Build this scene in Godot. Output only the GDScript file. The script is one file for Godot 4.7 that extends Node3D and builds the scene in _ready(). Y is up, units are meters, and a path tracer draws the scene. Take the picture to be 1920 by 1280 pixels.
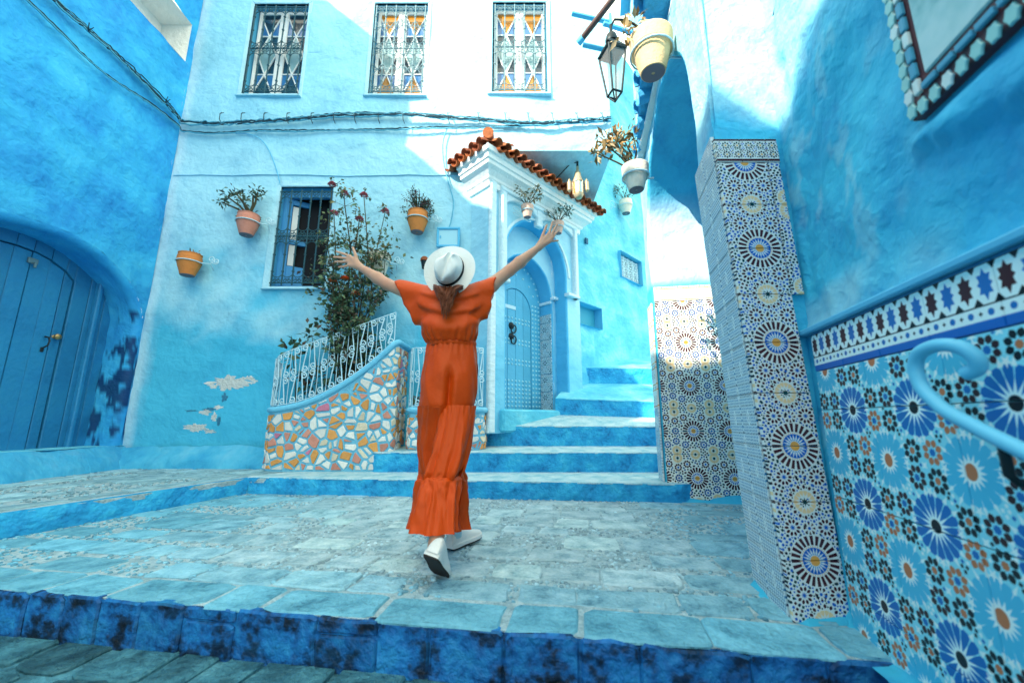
extends Node3D
# A blue-washed courtyard with tiled pillars, a mosaic planter and a woman in an orange jumpsuit.

const K := 0.70710678
var M := {}
var taken := {}
var rng := RandomNumberGenerator.new()
var nz := FastNoiseLite.new()
var nf := FastNoiseLite.new()

# ------------------------------------------------------------------ shape building
class Sh:
	var v := PackedVector3Array()
	var uv := PackedVector2Array()
	var c := PackedColorArray()
	var ix := PackedInt32Array()
	func p(a: Vector3, t := Vector2.ZERO, col := Color.WHITE) -> int:
		v.append(a); uv.append(t); c.append(col)
		return v.size() - 1
	func tri(a: int, b: int, d: int) -> void:      # counter-clockwise from outside
		ix.append(a); ix.append(d); ix.append(b)
	func quad(a: int, b: int, d: int, e: int) -> void:
		tri(a, b, d); tri(a, d, e)
	func face(pts: Array, col := Color.WHITE, uvs: Array = []) -> void:
		var f := v.size()
		for i in pts.size():
			p(pts[i], uvs[i] if uvs.size() else Vector2.ZERO, col)
		for i in range(1, pts.size() - 1):
			tri(f, f + i, f + i + 1)
	func oface(pts: Array, mid: Vector3, col := Color.WHITE) -> void:   # faces away from mid
		var n: Vector3 = (pts[1] - pts[0]).cross(pts[2] - pts[0])
		var q := pts.duplicate()
		if n.dot(pts[0] - mid) < 0.0:
			q.reverse()
		face(q, col)
	func grid(nu: int, nv: int, f: Callable, flip := false) -> void:
		var s := v.size()
		for j in nv + 1:
			for i in nu + 1:
				var r: Array = f.call(i, j)
				p(r[0], r[1] if r.size() > 1 else Vector2.ZERO, r[2] if r.size() > 2 else Color.WHITE)
		for j in nv:
			for i in nu:
				var a := s + j * (nu + 1) + i
				if flip:
					quad(a, a + nu + 1, a + nu + 2, a + 1)
				else:
					quad(a, a + 1, a + nu + 2, a + nu + 1)
	func box(mid: Vector3, size: Vector3, basis := Basis(), bev := 0.0, col := Color.WHITE) -> void:
		var h := size / 2.0
		var b := minf(bev, minf(h.x, minf(h.y, h.z)) * 0.45)
		var P := func(x: float, y: float, z: float) -> Vector3: return mid + basis * Vector3(x, y, z)
		for ax in 3:
			for s: float in [-1.0, 1.0]:
				var q := []
				for k in [[-1, -1], [1, -1], [1, 1], [-1, 1]]:
					var e := Vector3.ZERO
					e[ax] = s * h[ax]
					e[(ax + 1) % 3] = k[0] * (h[(ax + 1) % 3] - b)
					e[(ax + 2) % 3] = k[1] * (h[(ax + 2) % 3] - b)
					q.append(mid + basis * e)
				oface(q, mid, col)
		if b > 0.0:
			for ax in 3:
				var y := (ax + 1) % 3
				var z := (ax + 2) % 3
				for s: float in [-1.0, 1.0]:
					for t: float in [-1.0, 1.0]:
						var e := [Vector3.ZERO, Vector3.ZERO, Vector3.ZERO, Vector3.ZERO]
						for m in 4:
							e[m][ax] = (h[ax] - b) * (-1.0 if m in [0, 3] else 1.0)
							e[m][y] = s * (h[y] if m < 2 else h[y] - b)
							e[m][z] = t * (h[z] - b if m < 2 else h[z])
						oface([mid + basis * e[0], mid + basis * e[1], mid + basis * e[2], mid + basis * e[3]], mid, col)
			for sx: float in [-1.0, 1.0]:
				for sy: float in [-1.0, 1.0]:
					for sz: float in [-1.0, 1.0]:
						oface([P.call(sx * h.x, sy * (h.y - b), sz * (h.z - b)), P.call(sx * (h.x - b), sy * h.y, sz * (h.z - b)), P.call(sx * (h.x - b), sy * (h.y - b), sz * h.z)], mid, col)
	func tube(pts: Array, rad, sides := 6, cap := true, col := Color.WHITE) -> void:
		var n := pts.size()
		if n < 2:
			return
		var t0: Vector3 = (pts[1] - pts[0]).normalized()
		var x := t0.cross(Vector3.UP if absf(t0.y) < 0.9 else Vector3.RIGHT).normalized()
		var s := v.size()
		for i in n:
			var t: Vector3 = (pts[mini(i + 1, n - 1)] - pts[maxi(i - 1, 0)]).normalized()
			x = (x - t * x.dot(t)).normalized()
			var y := t.cross(x)
			var r: float = rad[i] if rad is Array else rad
			for k in sides:
				var a := TAU * k / sides
				p(pts[i] + (x * cos(a) + y * sin(a)) * r, Vector2(float(k) / sides, float(i) / n), col)
		for i in n - 1:
			for k in sides:
				var k2 := (k + 1) % sides
				quad(s + i * sides + k, s + i * sides + k2, s + (i + 1) * sides + k2, s + (i + 1) * sides + k)
		if cap:
			for e in [0, n - 1]:
				var f := v.size()
				for k in sides:
					p(v[s + e * sides + (sides - 1 - k if e == 0 else k)], Vector2.ZERO, col)
				for k in range(1, sides - 1):
					tri(f, f + k, f + k + 1)
	func lathe(prof: Array, sides: int, xf := Transform3D(), col := Color.WHITE, wob := 0.0) -> void:   # prof: (r, y) from bottom up
		var s := v.size()
		for i in prof.size():
			for k in sides + 1:
				var a := TAU * k / sides
				var r: float = prof[i].x * (1.0 + wob * sin(a * 2.0 + 1.0))
				p(xf * Vector3(r * cos(a), prof[i].y, -r * sin(a)), Vector2(float(k) / sides, prof[i].y), col)
		for i in prof.size() - 1:
			for k in sides:
				var a := s + i * (sides + 1) + k
				quad(a, a + 1, a + sides + 2, a + sides + 1)
	func prism(poly: PackedVector2Array, place: Callable, d0: float, d1: float, bev := 0.0, col := Color.WHITE, uvf = null) -> void:
		var q := poly.duplicate()
		if Geometry2D.is_polygon_clockwise(q):
			q.reverse()
		var n := q.size()
		var inn := PackedVector2Array()
		for i in n:
			var a: Vector2 = (q[i] - q[(i + n - 1) % n]).normalized()
			var b: Vector2 = (q[(i + 1) % n] - q[i]).normalized()
			var na := Vector2(-a.y, a.x)
			var nb := Vector2(-b.y, b.x)
			var m := na + nb
			inn.append(q[i] + m / maxf(0.6, m.length_squared() / 2.0) * bev)
		var idx := Geometry2D.triangulate_polygon(inn)
		if idx.is_empty():
			inn = q.duplicate()
			idx = Geometry2D.triangulate_polygon(inn)
		var o: Vector3 = place.call(q[0].x, q[0].y, d1)
		var ex: Vector3 = place.call(q[0].x + 0.001, q[0].y, d1) - o
		var ey: Vector3 = place.call(q[0].x, q[0].y + 0.001, d1) - o
		var en: Vector3 = place.call(q[0].x, q[0].y, d1 + 0.001) - o
		var flip := ex.cross(ey).dot(en) < 0.0
		if d1 < d0:
			flip = not flip
			bev = -bev
		var s := v.size()
		for w in inn:
			p(place.call(w.x, w.y, d1), uvf.call(w) if uvf != null else w, col)
		for i in range(0, idx.size(), 3):
			var a := idx[i]
			var b := idx[i + 1]
			var d := idx[i + 2]
			var ccw := (inn[b] - inn[a]).cross(inn[d] - inn[a]) > 0.0
			if ccw != flip:
				tri(s + a, s + b, s + d)
			else:
				tri(s + a, s + d, s + b)
		for i in n:
			var j := (i + 1) % n
			if bev != 0.0:
				var A: Array = [place.call(inn[i].x, inn[i].y, d1), place.call(q[i].x, q[i].y, d1 - bev), place.call(q[j].x, q[j].y, d1 - bev), place.call(inn[j].x, inn[j].y, d1)]
				if flip: A.reverse()
				face(A, col, [uvf.call(q[i]), uvf.call(q[i]), uvf.call(q[j]), uvf.call(q[j])] if uvf != null else [q[i], q[i], q[j], q[j]])
			var B: Array = [place.call(q[i].x, q[i].y, d1 - bev), place.call(q[i].x, q[i].y, d0), place.call(q[j].x, q[j].y, d0), place.call(q[j].x, q[j].y, d1 - bev)]
			if flip: B.reverse()
			face(B, col, [uvf.call(q[i]), uvf.call(q[i]), uvf.call(q[j]), uvf.call(q[j])] if uvf != null else [q[i], q[i], q[j], q[j]])
	func mesh(off := Vector3.ZERO, colors := true) -> ArrayMesh:
		var n := PackedVector3Array()
		n.resize(v.size())
		for i in range(0, ix.size(), 3):
			var a := ix[i]
			var b := ix[i + 2]
			var d := ix[i + 1]
			var f := (v[b] - v[a]).cross(v[d] - v[a])
			n[a] += f; n[b] += f; n[d] += f
		var w := v
		if off != Vector3.ZERO:
			w = v.duplicate()
			for i in w.size():
				w[i] -= off
		for i in n.size():
			n[i] = n[i].normalized() if n[i].length_squared() > 1e-24 else Vector3.UP
		var ar := []
		ar.resize(Mesh.ARRAY_MAX)
		ar[Mesh.ARRAY_VERTEX] = w
		ar[Mesh.ARRAY_NORMAL] = n
		ar[Mesh.ARRAY_TEX_UV] = uv
		if colors:
			ar[Mesh.ARRAY_COLOR] = c
		ar[Mesh.ARRAY_INDEX] = ix
		var m := ArrayMesh.new()
		if v.size():
			m.add_surface_from_arrays(Mesh.PRIMITIVE_TRIANGLES, ar)
		return m

class Fr:                                          # a wall's own axes: along, up, out
	var o: Vector3
	var u: Vector3
	var n: Vector3
	var lean := 0.0
	func _init(o_: Vector3, u_: Vector3, n_: Vector3, lean_ := 0.0) -> void:
		o = o_; u = u_; n = n_; lean = lean_
	func p(a: float, b: float, d := 0.0) -> Vector3:
		return o + u * (a) + Vector3(0, b, 0) + n * d + Vector3(-lean * minf(b, 2.0) * clampf(1.0 - a * 0.5, 0.0, 1.0), 0, 0)
	func basis() -> Basis:
		return Basis(u, Vector3.UP, u.cross(Vector3.UP))

class Net:                                         # a distance field on a grid, meshed as surface nets
	var o: Vector3
	var h: float
	var nx: int
	var ny: int
	var nz: int
	var f := PackedFloat32Array()
	func _init(lo: Vector3, hi: Vector3, cell: float) -> void:
		o = lo; h = cell
		nx = int((hi.x - lo.x) / cell) + 2
		ny = int((hi.y - lo.y) / cell) + 2
		nz = int((hi.z - lo.z) / cell) + 2
		f.resize(nx * ny * nz)
		f.fill(9.0)
	func cap(a: Vector3, b: Vector3, ra: float, rb: float, k := 0.02, zs := 1.0, sub := false) -> void:
		var r := maxf(ra, rb) + k + h * 3.0
		var lo := ((a.min(b) - Vector3.ONE * r - o) / h).floor()
		var hi := ((a.max(b) + Vector3.ONE * r - o) / h).ceil()
		var x0 := maxi(0, int(lo.x)); var x1 := mini(nx - 1, int(hi.x))
		var y0 := maxi(0, int(lo.y)); var y1 := mini(ny - 1, int(hi.y))
		var z0 := maxi(0, int(lo.z)); var z1 := mini(nz - 1, int(hi.z))
		var S := Vector3(1, 1, zs)
		var A := a * S
		var d := (b - a) * S
		var dd := maxf(d.length_squared(), 1e-9)
		for z in range(z0, z1 + 1):
			for y in range(y0, y1 + 1):
				var row := (z * ny + y) * nx
				var q := Vector3(o.x, o.y + y * h, (o.z + z * h) * zs) - A
				for x in range(x0, x1 + 1):
					var e := Vector3(q.x + x * h, q.y, q.z)
					var t := clampf(e.dot(d) / dd, 0.0, 1.0)
					var w := (e - d * t).length() - ra - (rb - ra) * t
					var g := f[row + x]
					if sub:
						f[row + x] = maxf(g, -w)
					else:
						var m := maxf(k - absf(g - w), 0.0)
						f[row + x] = minf(g, w) - (m * m * 0.25 / k if k > 0.0 else 0.0)
	func cut(pt: Vector3, n: Vector3, lo3: Vector3, hi3: Vector3) -> void:     # keeps the side that n points away from
		var lo := ((lo3 - o) / h).floor()
		var hi := ((hi3 - o) / h).ceil()
		for z in range(maxi(0, int(lo.z)), mini(nz - 1, int(hi.z)) + 1):
			for y in range(maxi(0, int(lo.y)), mini(ny - 1, int(hi.y)) + 1):
				for x in range(maxi(0, int(lo.x)), mini(nx - 1, int(hi.x)) + 1):
					var i := (z * ny + y) * nx + x
					f[i] = maxf(f[i], (o + Vector3(x, y, z) * h - pt).dot(n))
	func into(s: Sh, colf = null) -> void:
		var id := {}
		var off := [0, 1, nx, nx + 1, nx * ny, nx * ny + 1, nx * ny + nx, nx * ny + nx + 1]
		for z in nz - 1:
			for y in ny - 1:
				for x in nx - 1:
					var i := (z * ny + y) * nx + x
					if absf(f[i]) > 3.0 * h:
						continue
					var neg := 0
					for k in 8:
						if f[i + off[k]] < 0.0:
							neg += 1
					if neg == 0 or neg == 8:
						continue
					var sum := Vector3.ZERO
					var cnt := 0
					for e in [[0, 1], [2, 3], [4, 5], [6, 7], [0, 2], [1, 3], [4, 6], [5, 7], [0, 4], [1, 5], [2, 6], [3, 7]]:
						var fa := f[i + off[e[0]]]
						var fb := f[i + off[e[1]]]
						if (fa < 0.0) != (fb < 0.0):
							var t := fa / (fa - fb)
							var pa := Vector3(e[0] & 1, (e[0] >> 1) & 1, e[0] >> 2)
							var pb := Vector3(e[1] & 1, (e[1] >> 1) & 1, e[1] >> 2)
							sum += pa.lerp(pb, t)
							cnt += 1
					var q := o + (Vector3(x, y, z) + sum / cnt) * h
					id[i] = s.p(q, Vector2(q.x, q.y), colf.call(q) if colf != null else Color.WHITE)
		var st := [1, nx, nx * ny]
		for i: int in id:
			for ax in 3:
				var a: int = st[ax]
				if (f[i] < 0.0) == (f[i + a] < 0.0):
					continue
				var b: int = st[(ax + 1) % 3]
				var c: int = st[(ax + 2) % 3]
				if not (id.has(i - b) and id.has(i - c) and id.has(i - b - c)):
					continue
				if f[i] < 0.0:
					s.quad(id[i - b - c], id[i - c], id[i], id[i - b])
				else:
					s.quad(id[i - b - c], id[i - b], id[i], id[i - c])

# ------------------------------------------------------------------ naming
func numbered(par: Node, n: String) -> String:
	var key := str(par.get_instance_id()) + n
	if not taken.has(key):
		taken[key] = 0
		return n
	taken[key] += 1
	return "%s_%03d" % [n, taken[key]]

func wpos(n: Node) -> Vector3:
	var r := Vector3.ZERO
	while n != self and n is Node3D:
		r += n.position
		n = n.get_parent()
	return r

func obj(called: String, shape, mat: Material, par: Node = self, xf := Transform3D(), kind := "") -> MeshInstance3D:
	var o := MeshInstance3D.new()
	o.name = numbered(par, called)
	if shape is Sh:
		o.mesh = shape.mesh(wpos(par))
	else:
		o.mesh = shape
		o.transform = xf
		o.position -= wpos(par)
	o.material_override = mat
	if kind:
		o.set_meta("kind", kind)
	par.add_child(o, true)
	return o

func thing(called: String, label: String, category: String, at := Vector3.ZERO, group := "") -> Node3D:
	var o := Node3D.new()
	o.name = numbered(self, called)
	o.position = at
	o.set_meta("label", label)
	o.set_meta("category", category)
	if group:
		o.set_meta("group", group)
	add_child(o, true)
	return o

func tag(o: Node, label: String, category: String, group := "") -> Node:
	o.set_meta("label", label)
	o.set_meta("category", category)
	if group:
		o.set_meta("group", group)
	return o

func struct(called: String, at := Vector3.ZERO) -> Node3D:
	var o := Node3D.new()
	o.name = numbered(self, called)
	o.position = at
	o.set_meta("kind", "structure")
	add_child(o, true)
	return o

# ------------------------------------------------------------------ textures and materials
func lin(r: float, g: float, b: float) -> Color:
	return Color(r, g, b)

func rampt(seed_: int, stops: Array, freq := 0.008, fine := 0.06, size := 512, contrast := 1.0) -> ImageTexture:   # a seamless mottled paint: stops are linear colours
	var a := FastNoiseLite.new()
	a.seed = seed_; a.frequency = freq; a.fractal_octaves = 5; a.domain_warp_enabled = true; a.domain_warp_amplitude = 40.0; a.domain_warp_frequency = 0.008
	var b := FastNoiseLite.new()
	b.seed = seed_ + 7; b.frequency = fine; b.fractal_octaves = 3
	var ia := a.get_seamless_image(size, size).get_data()
	var ib := b.get_seamless_image(size, size).get_data()
	var lut := PackedByteArray()
	for i in 256:
		var t := clampf(0.5 + (i / 255.0 - 0.5) * contrast, 0.0, 0.9999) * (stops.size() - 1)
		var k := int(t)
		var cc: Color = (stops[k] as Color).lerp(stops[k + 1], t - k).linear_to_srgb()
		lut.append(int(clampf(cc.r, 0, 1) * 255)); lut.append(int(clampf(cc.g, 0, 1) * 255)); lut.append(int(clampf(cc.b, 0, 1) * 255))
	var out := PackedByteArray()
	out.resize(size * size * 3)
	for i in size * size:
		var t := int(clampf(ia[i] * 0.72 + ib[i] * 0.28, 0, 255)) * 3
		out[i * 3] = lut[t]; out[i * 3 + 1] = lut[t + 1]; out[i * 3 + 2] = lut[t + 2]
	return ImageTexture.create_from_image(Image.create_from_data(size, size, false, Image.FORMAT_RGB8, out))

func height(seed_: int, freq: float, rough: float, pits := 0.0, size := 512) -> ImageTexture:
	var a := FastNoiseLite.new()
	a.seed = seed_; a.frequency = freq; a.fractal_octaves = 6; a.fractal_gain = rough; a.domain_warp_enabled = true; a.domain_warp_amplitude = 25.0; a.domain_warp_frequency = 0.012
	var b := FastNoiseLite.new()
	b.seed = seed_ + 3; b.noise_type = FastNoiseLite.TYPE_CELLULAR; b.frequency = 0.03; b.fractal_type = FastNoiseLite.FRACTAL_NONE
	var f := PackedFloat32Array()
	f.resize(size * size)
	var B := 64
	for y in size:
		for x in size:
			var h := a.get_noise_2d(x, y)
			if x < B:
				h = lerpf(a.get_noise_2d(x + size, y), h, float(x) / B)
			if y < B:
				var h2 := a.get_noise_2d(x, y + size)
				h = lerpf(h2, h, float(y) / B)
			if pits > 0.0:
				h -= pits * maxf(0.0, b.get_noise_2d(x, y) + 0.55)
			f[y * size + x] = h * 0.5 + 0.5
	return ImageTexture.create_from_image(Image.create_from_data(size, size, false, Image.FORMAT_RF, f.to_byte_array()))

func mat(name_: String, col: Color, rough := 0.8, tex: Texture2D = null, scale := 0.5, bump: Texture2D = null, bscale := 1.0, world := true, vc := true) -> StandardMaterial3D:
	var m := StandardMaterial3D.new()
	m.resource_name = name_
	m.albedo_color = col.linear_to_srgb()
	m.roughness = rough
	m.vertex_color_use_as_albedo = vc
	m.metallic_specular = 0.35
	if tex:
		m.albedo_texture = tex
	if bump:
		m.heightmap_enabled = true
		m.heightmap_texture = bump
		m.heightmap_scale = bscale
	if world and (tex or bump):
		m.uv1_triplanar = true
		m.uv1_world_triplanar = true
		m.uv1_scale = Vector3.ONE * scale
	M[name_] = m
	return m

class Pat:                                         # print on a glazed tile: shapes given in metres, repeating
	var img: Image
	var w: float
	var h: float
	var s: float
	func _init(w_: float, h_: float, px: float, bg: Color) -> void:
		w = w_; h = h_; s = px
		img = Image.create(int(w * s), int(h * s), false, Image.FORMAT_RGB8)
		img.fill(bg)
	func poly(pts: Array, col: Color) -> void:
		var lo: Vector2 = pts[0]
		var hi: Vector2 = pts[0]
		for q: Vector2 in pts:
			lo = lo.min(q); hi = hi.max(q)
		for ox: int in range(floori(lo.x / w), floori(hi.x / w) + 1):
			for oy: int in range(floori(lo.y / h), floori(hi.y / h) + 1):
				var o := Vector2(-ox * w, -oy * h)
				var y0 := maxi(0, floori((lo.y + o.y) * s))
				var y1 := mini(img.get_height() - 1, ceili((hi.y + o.y) * s))
				for y in range(y0, y1 + 1):
					var yy := (y + 0.5) / s - o.y
					var xs := []
					for i in pts.size():
						var a: Vector2 = pts[i]
						var b: Vector2 = pts[(i + 1) % pts.size()]
						if (a.y > yy) != (b.y > yy):
							xs.append(a.x + (yy - a.y) / (b.y - a.y) * (b.x - a.x))
					xs.sort()
					for k in range(0, xs.size() - 1, 2):
						var x0 := maxi(0, roundi((xs[k] + o.x) * s))
						var x1 := mini(img.get_width(), roundi((xs[k + 1] + o.x) * s))
						if x1 > x0:
							img.fill_rect(Rect2i(x0, y, x1 - x0, 1), col)
	func disc(c: Vector2, r: float, col: Color, n := 20, sy := 1.0) -> void:
		var q := []
		for i in n:
			q.append(c + Vector2(cos(TAU * i / n) * r, sin(TAU * i / n) * r * sy))
		poly(q, col)
	func star(c: Vector2, n: int, r0: float, r1: float, col: Color, ph := 0.0) -> void:
		var q := []
		for i in n * 2:
			var a := PI * i / n + ph
			q.append(c + Vector2(cos(a), sin(a)) * (r1 if i % 2 == 0 else r0))
		poly(q, col)
	func ring(c: Vector2, n: int, r0: float, r1: float, wid: float, kind: int, col: Color, ph := 0.0) -> void:   # petals: 0 lens, 1 bar, 2 dart outwards, 3 dart inwards, 4 blunt petal
		for i in n:
			var a := TAU * i / n + ph
			var e := Vector2(cos(a), sin(a))
			var t := Vector2(-e.y, e.x) * wid / 2.0
			var m := (r0 + r1) / 2.0
			match kind:
				0: poly([c + e * r0, c + e * lerpf(r0, r1, 0.25) + t * 0.8, c + e * m + t, c + e * lerpf(r0, r1, 0.75) + t * 0.8, c + e * r1, c + e * lerpf(r0, r1, 0.75) - t * 0.8, c + e * m - t, c + e * lerpf(r0, r1, 0.25) - t * 0.8], col)
				1: poly([c + e * r0 + t * 0.75, c + e * r1 + t, c + e * r1 - t, c + e * r0 - t * 0.75], col)
				2: poly([c + e * r0 + t, c + e * r1, c + e * r0 - t], col)
				3: poly([c + e * r0, c + e * r1 + t, c + e * r1 - t], col)
				4: poly([c + e * r0, c + e * lerpf(r0, r1, 0.5) + t * 0.75, c + e * lerpf(r0, r1, 0.85) + t, c + e * r1 + t * 0.55, c + e * r1 - t * 0.55, c + e * lerpf(r0, r1, 0.85) - t, c + e * lerpf(r0, r1, 0.5) - t * 0.75], col)
	func blank(c: Vector2, r: float, bg: Color) -> bool:
		for i in 9:
			var q := c + (Vector2.ZERO if i == 8 else Vector2(cos(TAU * i / 8), sin(TAU * i / 8)) * r)
			var x := posmod(int(q.x * s), img.get_width())
			var y := posmod(int(q.y * s), img.get_height())
			var k := img.get_pixel(x, y)
			if absf(k.r - bg.r) + absf(k.g - bg.g) + absf(k.b - bg.b) > 0.03:
				return false
		return true
	func fill_dots(bg: Color, cols: Array, r: float, step: float, r_: RandomNumberGenerator) -> void:
		var y := 0.0
		while y < h:
			var x := 0.0
			while x < w:
				var c := Vector2(x, y)
				if blank(c, r * 1.55, bg):
					var a := r_.randf() * TAU
					star(c, 4, r * 0.75, r * 1.05, cols[r_.randi() % cols.size()], a)
				x += step
			y += step
	func tex() -> ImageTexture:
		return ImageTexture.create_from_image(img)

# ------------------------------------------------------------------ the scene
func _ready() -> void:
	rng.seed = 11
	nz.seed = 5; nz.frequency = 0.45; nz.fractal_octaves = 4
	nf.seed = 9; nf.frequency = 3.0; nf.fractal_octaves = 3
	var cam := Camera3D.new()
	cam.name = "camera"
	cam.fov = 81.0
	cam.position = Vector3(0, 0.71, 0)
	cam.rotation.x = atan(147.0 / 750.0)
	cam.near = 0.05
	cam.far = 200.0
	var lens := CameraAttributesPhysical.new()
	lens.frustum_focal_length = 14.05
	lens.frustum_focus_distance = 3.2
	lens.exposure_aperture = 1.8
	lens.frustum_near = 0.05
	lens.frustum_far = 200.0
	cam.attributes = lens
	add_child(cam)
	cam.current = true
	var env := Environment.new()
	env.background_mode = Environment.BG_SKY
	env.tonemap_mode = Environment.TONE_MAPPER_LINEAR
	env.tonemap_exposure = 2.3
	env.sdfgi_enabled = true
	env.ssao_enabled = true
	env.ssil_enabled = true
	var sky := ProceduralSkyMaterial.new()
	sky.sky_top_color = Color(0.95, 0.955, 0.87)
	sky.sky_horizon_color = Color(0.985, 0.97, 0.90)
	sky.sky_curve = 0.12
	sky.ground_bottom_color = Color(0.42, 0.45, 0.46)
	sky.ground_horizon_color = Color(0.72, 0.77, 0.8)
	sky.energy_multiplier = 1.5
	env.sky = Sky.new()
	env.sky.sky_material = sky
	var we := WorldEnvironment.new()
	we.name = "world_environment"
	we.environment = env
	add_child(we)
	var sun := DirectionalLight3D.new()
	sun.name = "sun"
	sun.light_energy = 1.6
	sun.light_color = Color(1.0, 0.95, 0.87)
	sun.light_angular_distance = 0.5
	sun.shadow_enabled = true
	add_child(sun)
	sun.look_at_from_position(Vector3(-10, 9.0, 9.5), Vector3.ZERO)
	materials()
	ground()
	left_house()
	blue_house()
	right_house()
	mosaic_planters()
	pots_and_fittings()
	woman()

func materials() -> void:
	var rough := height(3, 0.012, 0.62, 0.5)
	var fine := height(4, 0.03, 0.6, 0.0)
	var stone := height(6, 0.02, 0.68, 0.7)
	mat("deep_blue", Color.WHITE, 0.72, rampt(21, [Color(0.014, 0.22, 0.58), Color(0.026, 0.33, 0.70), Color(0.040, 0.42, 0.76), Color(0.07, 0.50, 0.79)], 0.006, 0.05, 512, 1.2), 0.38, rough, 3.6)
	mat("pale_blue", Color.WHITE, 0.75, rampt(22, [Color(0.70, 0.80, 0.86), Color(0.88, 0.93, 0.95), Color(1, 1, 1), Color(0.9, 0.95, 0.97)], 0.006, 0.06, 512, 1.4), 0.33, rough, 3.2)
	mat("angle_blue", Color.WHITE, 0.75, rampt(23, [Color(0.05, 0.38, 0.62), Color(0.09, 0.50, 0.70), Color(0.15, 0.59, 0.75), Color(0.30, 0.68, 0.79)], 0.007, 0.05, 512, 1.5), 0.45, rough, 3.5)
	mat("right_blue", Color.WHITE, 0.7, rampt(24, [Color(0.022, 0.30, 0.62), Color(0.036, 0.43, 0.70), Color(0.05, 0.51, 0.74), Color(0.11, 0.58, 0.77), Color(0.28, 0.68, 0.80)], 0.010, 0.06, 512, 1.35), 0.55, rough, 3.4)
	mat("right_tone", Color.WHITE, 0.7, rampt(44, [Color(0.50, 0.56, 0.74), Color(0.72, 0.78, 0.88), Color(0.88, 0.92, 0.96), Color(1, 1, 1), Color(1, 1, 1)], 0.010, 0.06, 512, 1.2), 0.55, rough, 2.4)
	mat("lime_white", Color(0.80, 0.81, 0.80), 0.8, rampt(25, [Color(0.85, 0.88, 0.9), Color(1, 1, 1), Color(0.95, 0.96, 0.97)], 0.008, 0.06, 256), 0.5, fine, 2.0)
	mat("frame_white", Color(0.62, 0.78, 0.85), 0.75, rampt(26, [Color(0.75, 0.85, 0.9), Color(1, 1, 1), Color(0.93, 0.97, 1)], 0.01, 0.06, 256), 0.8, fine, 1.6)
	mat("riser_blue", Color.WHITE, 0.65, rampt(27, [Color(0.006, 0.12, 0.32), Color(0.018, 0.28, 0.58), Color(0.025, 0.36, 0.68), Color(0.04, 0.44, 0.73), Color(0.09, 0.52, 0.76)], 0.011, 0.06, 512, 1.35), 0.7, stone, 3.0)
	mat("front_riser", Color.WHITE, 0.6, rampt(28, [Color(0.003, 0.006, 0.010), Color(0.004, 0.018, 0.045), Color(0.008, 0.11, 0.35), Color(0.013, 0.18, 0.48), Color(0.024, 0.24, 0.53)], 0.012, 0.06, 512, 1.7), 0.8, stone, 3.0)
	mat("flag", Color.WHITE, 0.62, rampt(29, [Color(0.17, 0.29, 0.34), Color(0.34, 0.46, 0.50), Color(0.46, 0.57, 0.60), Color(0.56, 0.65, 0.67), Color(0.70, 0.75, 0.76)], 0.013, 0.09, 512, 1.5), 0.9, stone, 2.2)
	mat("mortar", Color.WHITE, 0.9, rampt(30, [Color(0.19, 0.31, 0.36), Color(0.33, 0.46, 0.51), Color(0.46, 0.58, 0.62)], 0.02, 0.12, 256, 1.4), 1.6, stone, 2.5)
	mat("street", Color.WHITE, 0.6, rampt(31, [Color(0.02, 0.08, 0.11), Color(0.055, 0.18, 0.24), Color(0.10, 0.30, 0.38)], 0.02, 0.1, 256, 1.5), 1.1, stone, 2.5)
	mat("tread", Color.WHITE, 0.8, rampt(32, [Color(0.16, 0.42, 0.54), Color(0.36, 0.58, 0.66), Color(0.55, 0.69, 0.73)], 0.015, 0.09, 256, 1.3), 1.0, stone, 2.5)
	mat("door_blue", Color(0.022, 0.22, 0.44), 0.5, rampt(33, [Color(0.62, 0.7, 0.78), Color(0.9, 0.95, 1), Color(1.25, 1.15, 1.05)], 0.006, 0.05, 256), 0.9, fine, 0.8)
	mat("studded_blue", Color(0.085, 0.43, 0.66), 0.5, rampt(34, [Color(0.8, 0.85, 0.88), Color(1, 1, 1), Color(1.1, 1.05, 1.0)], 0.01, 0.05, 256), 1.0, fine, 0.5)
	mat("stud_pale", Color(0.34, 0.68, 0.80), 0.35)
	mat("niche_vent", Color(0.02, 0.12, 0.22), 0.7)
	mat("trim_blue", Color(0.11, 0.48, 0.74), 0.6)
	mat("coping_blue", Color(0.16, 0.52, 0.74), 0.55, null, 1.0, fine, 1.0)
	mat("iron_dark", Color(0.02, 0.085, 0.115), 0.5)
	mat("iron_grey", Color(0.12, 0.22, 0.26), 0.5)
	mat("iron_pale", Color(0.50, 0.72, 0.82), 0.5)
	mat("iron_blue", Color(0.15, 0.55, 0.78), 0.4)
	mat("black", Color(0.006, 0.008, 0.012), 0.7)
	mat("cable", Color(0.014, 0.05, 0.075), 0.6)
	mat("cable_blue", Color(0.09, 0.38, 0.55), 0.6)
	mat("wood_white", Color(0.78, 0.80, 0.80), 0.6)
	mat("wood_blue", Color(0.06, 0.30, 0.62), 0.55)
	mat("brown_wood", Color(0.10, 0.055, 0.05), 0.6)
	mat("brass", Color(0.40, 0.27, 0.12), 0.35).metallic = 0.7
	mat("pale_metal", Color(0.46, 0.37, 0.24), 0.4).metallic = 0.3
	mat("dark_metal", Color(0.02, 0.03, 0.035), 0.45).metallic = 0.4
	for g in [["glass_orange", Color(0.42, 0.17, 0.02)], ["glass_clear", Color(0.26, 0.42, 0.45)], ["glass_blue", Color(0.03, 0.14, 0.34)], ["glass_dark", Color(0.01, 0.035, 0.06)]]:
		mat(g[0], g[1], 0.12).metallic_specular = 0.6
	var ct := rampt(35, [Color(0.7, 0.66, 0.62), Color(1, 1, 1), Color(1.1, 1.06, 1.0)], 0.02, 0.09, 256)
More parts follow.
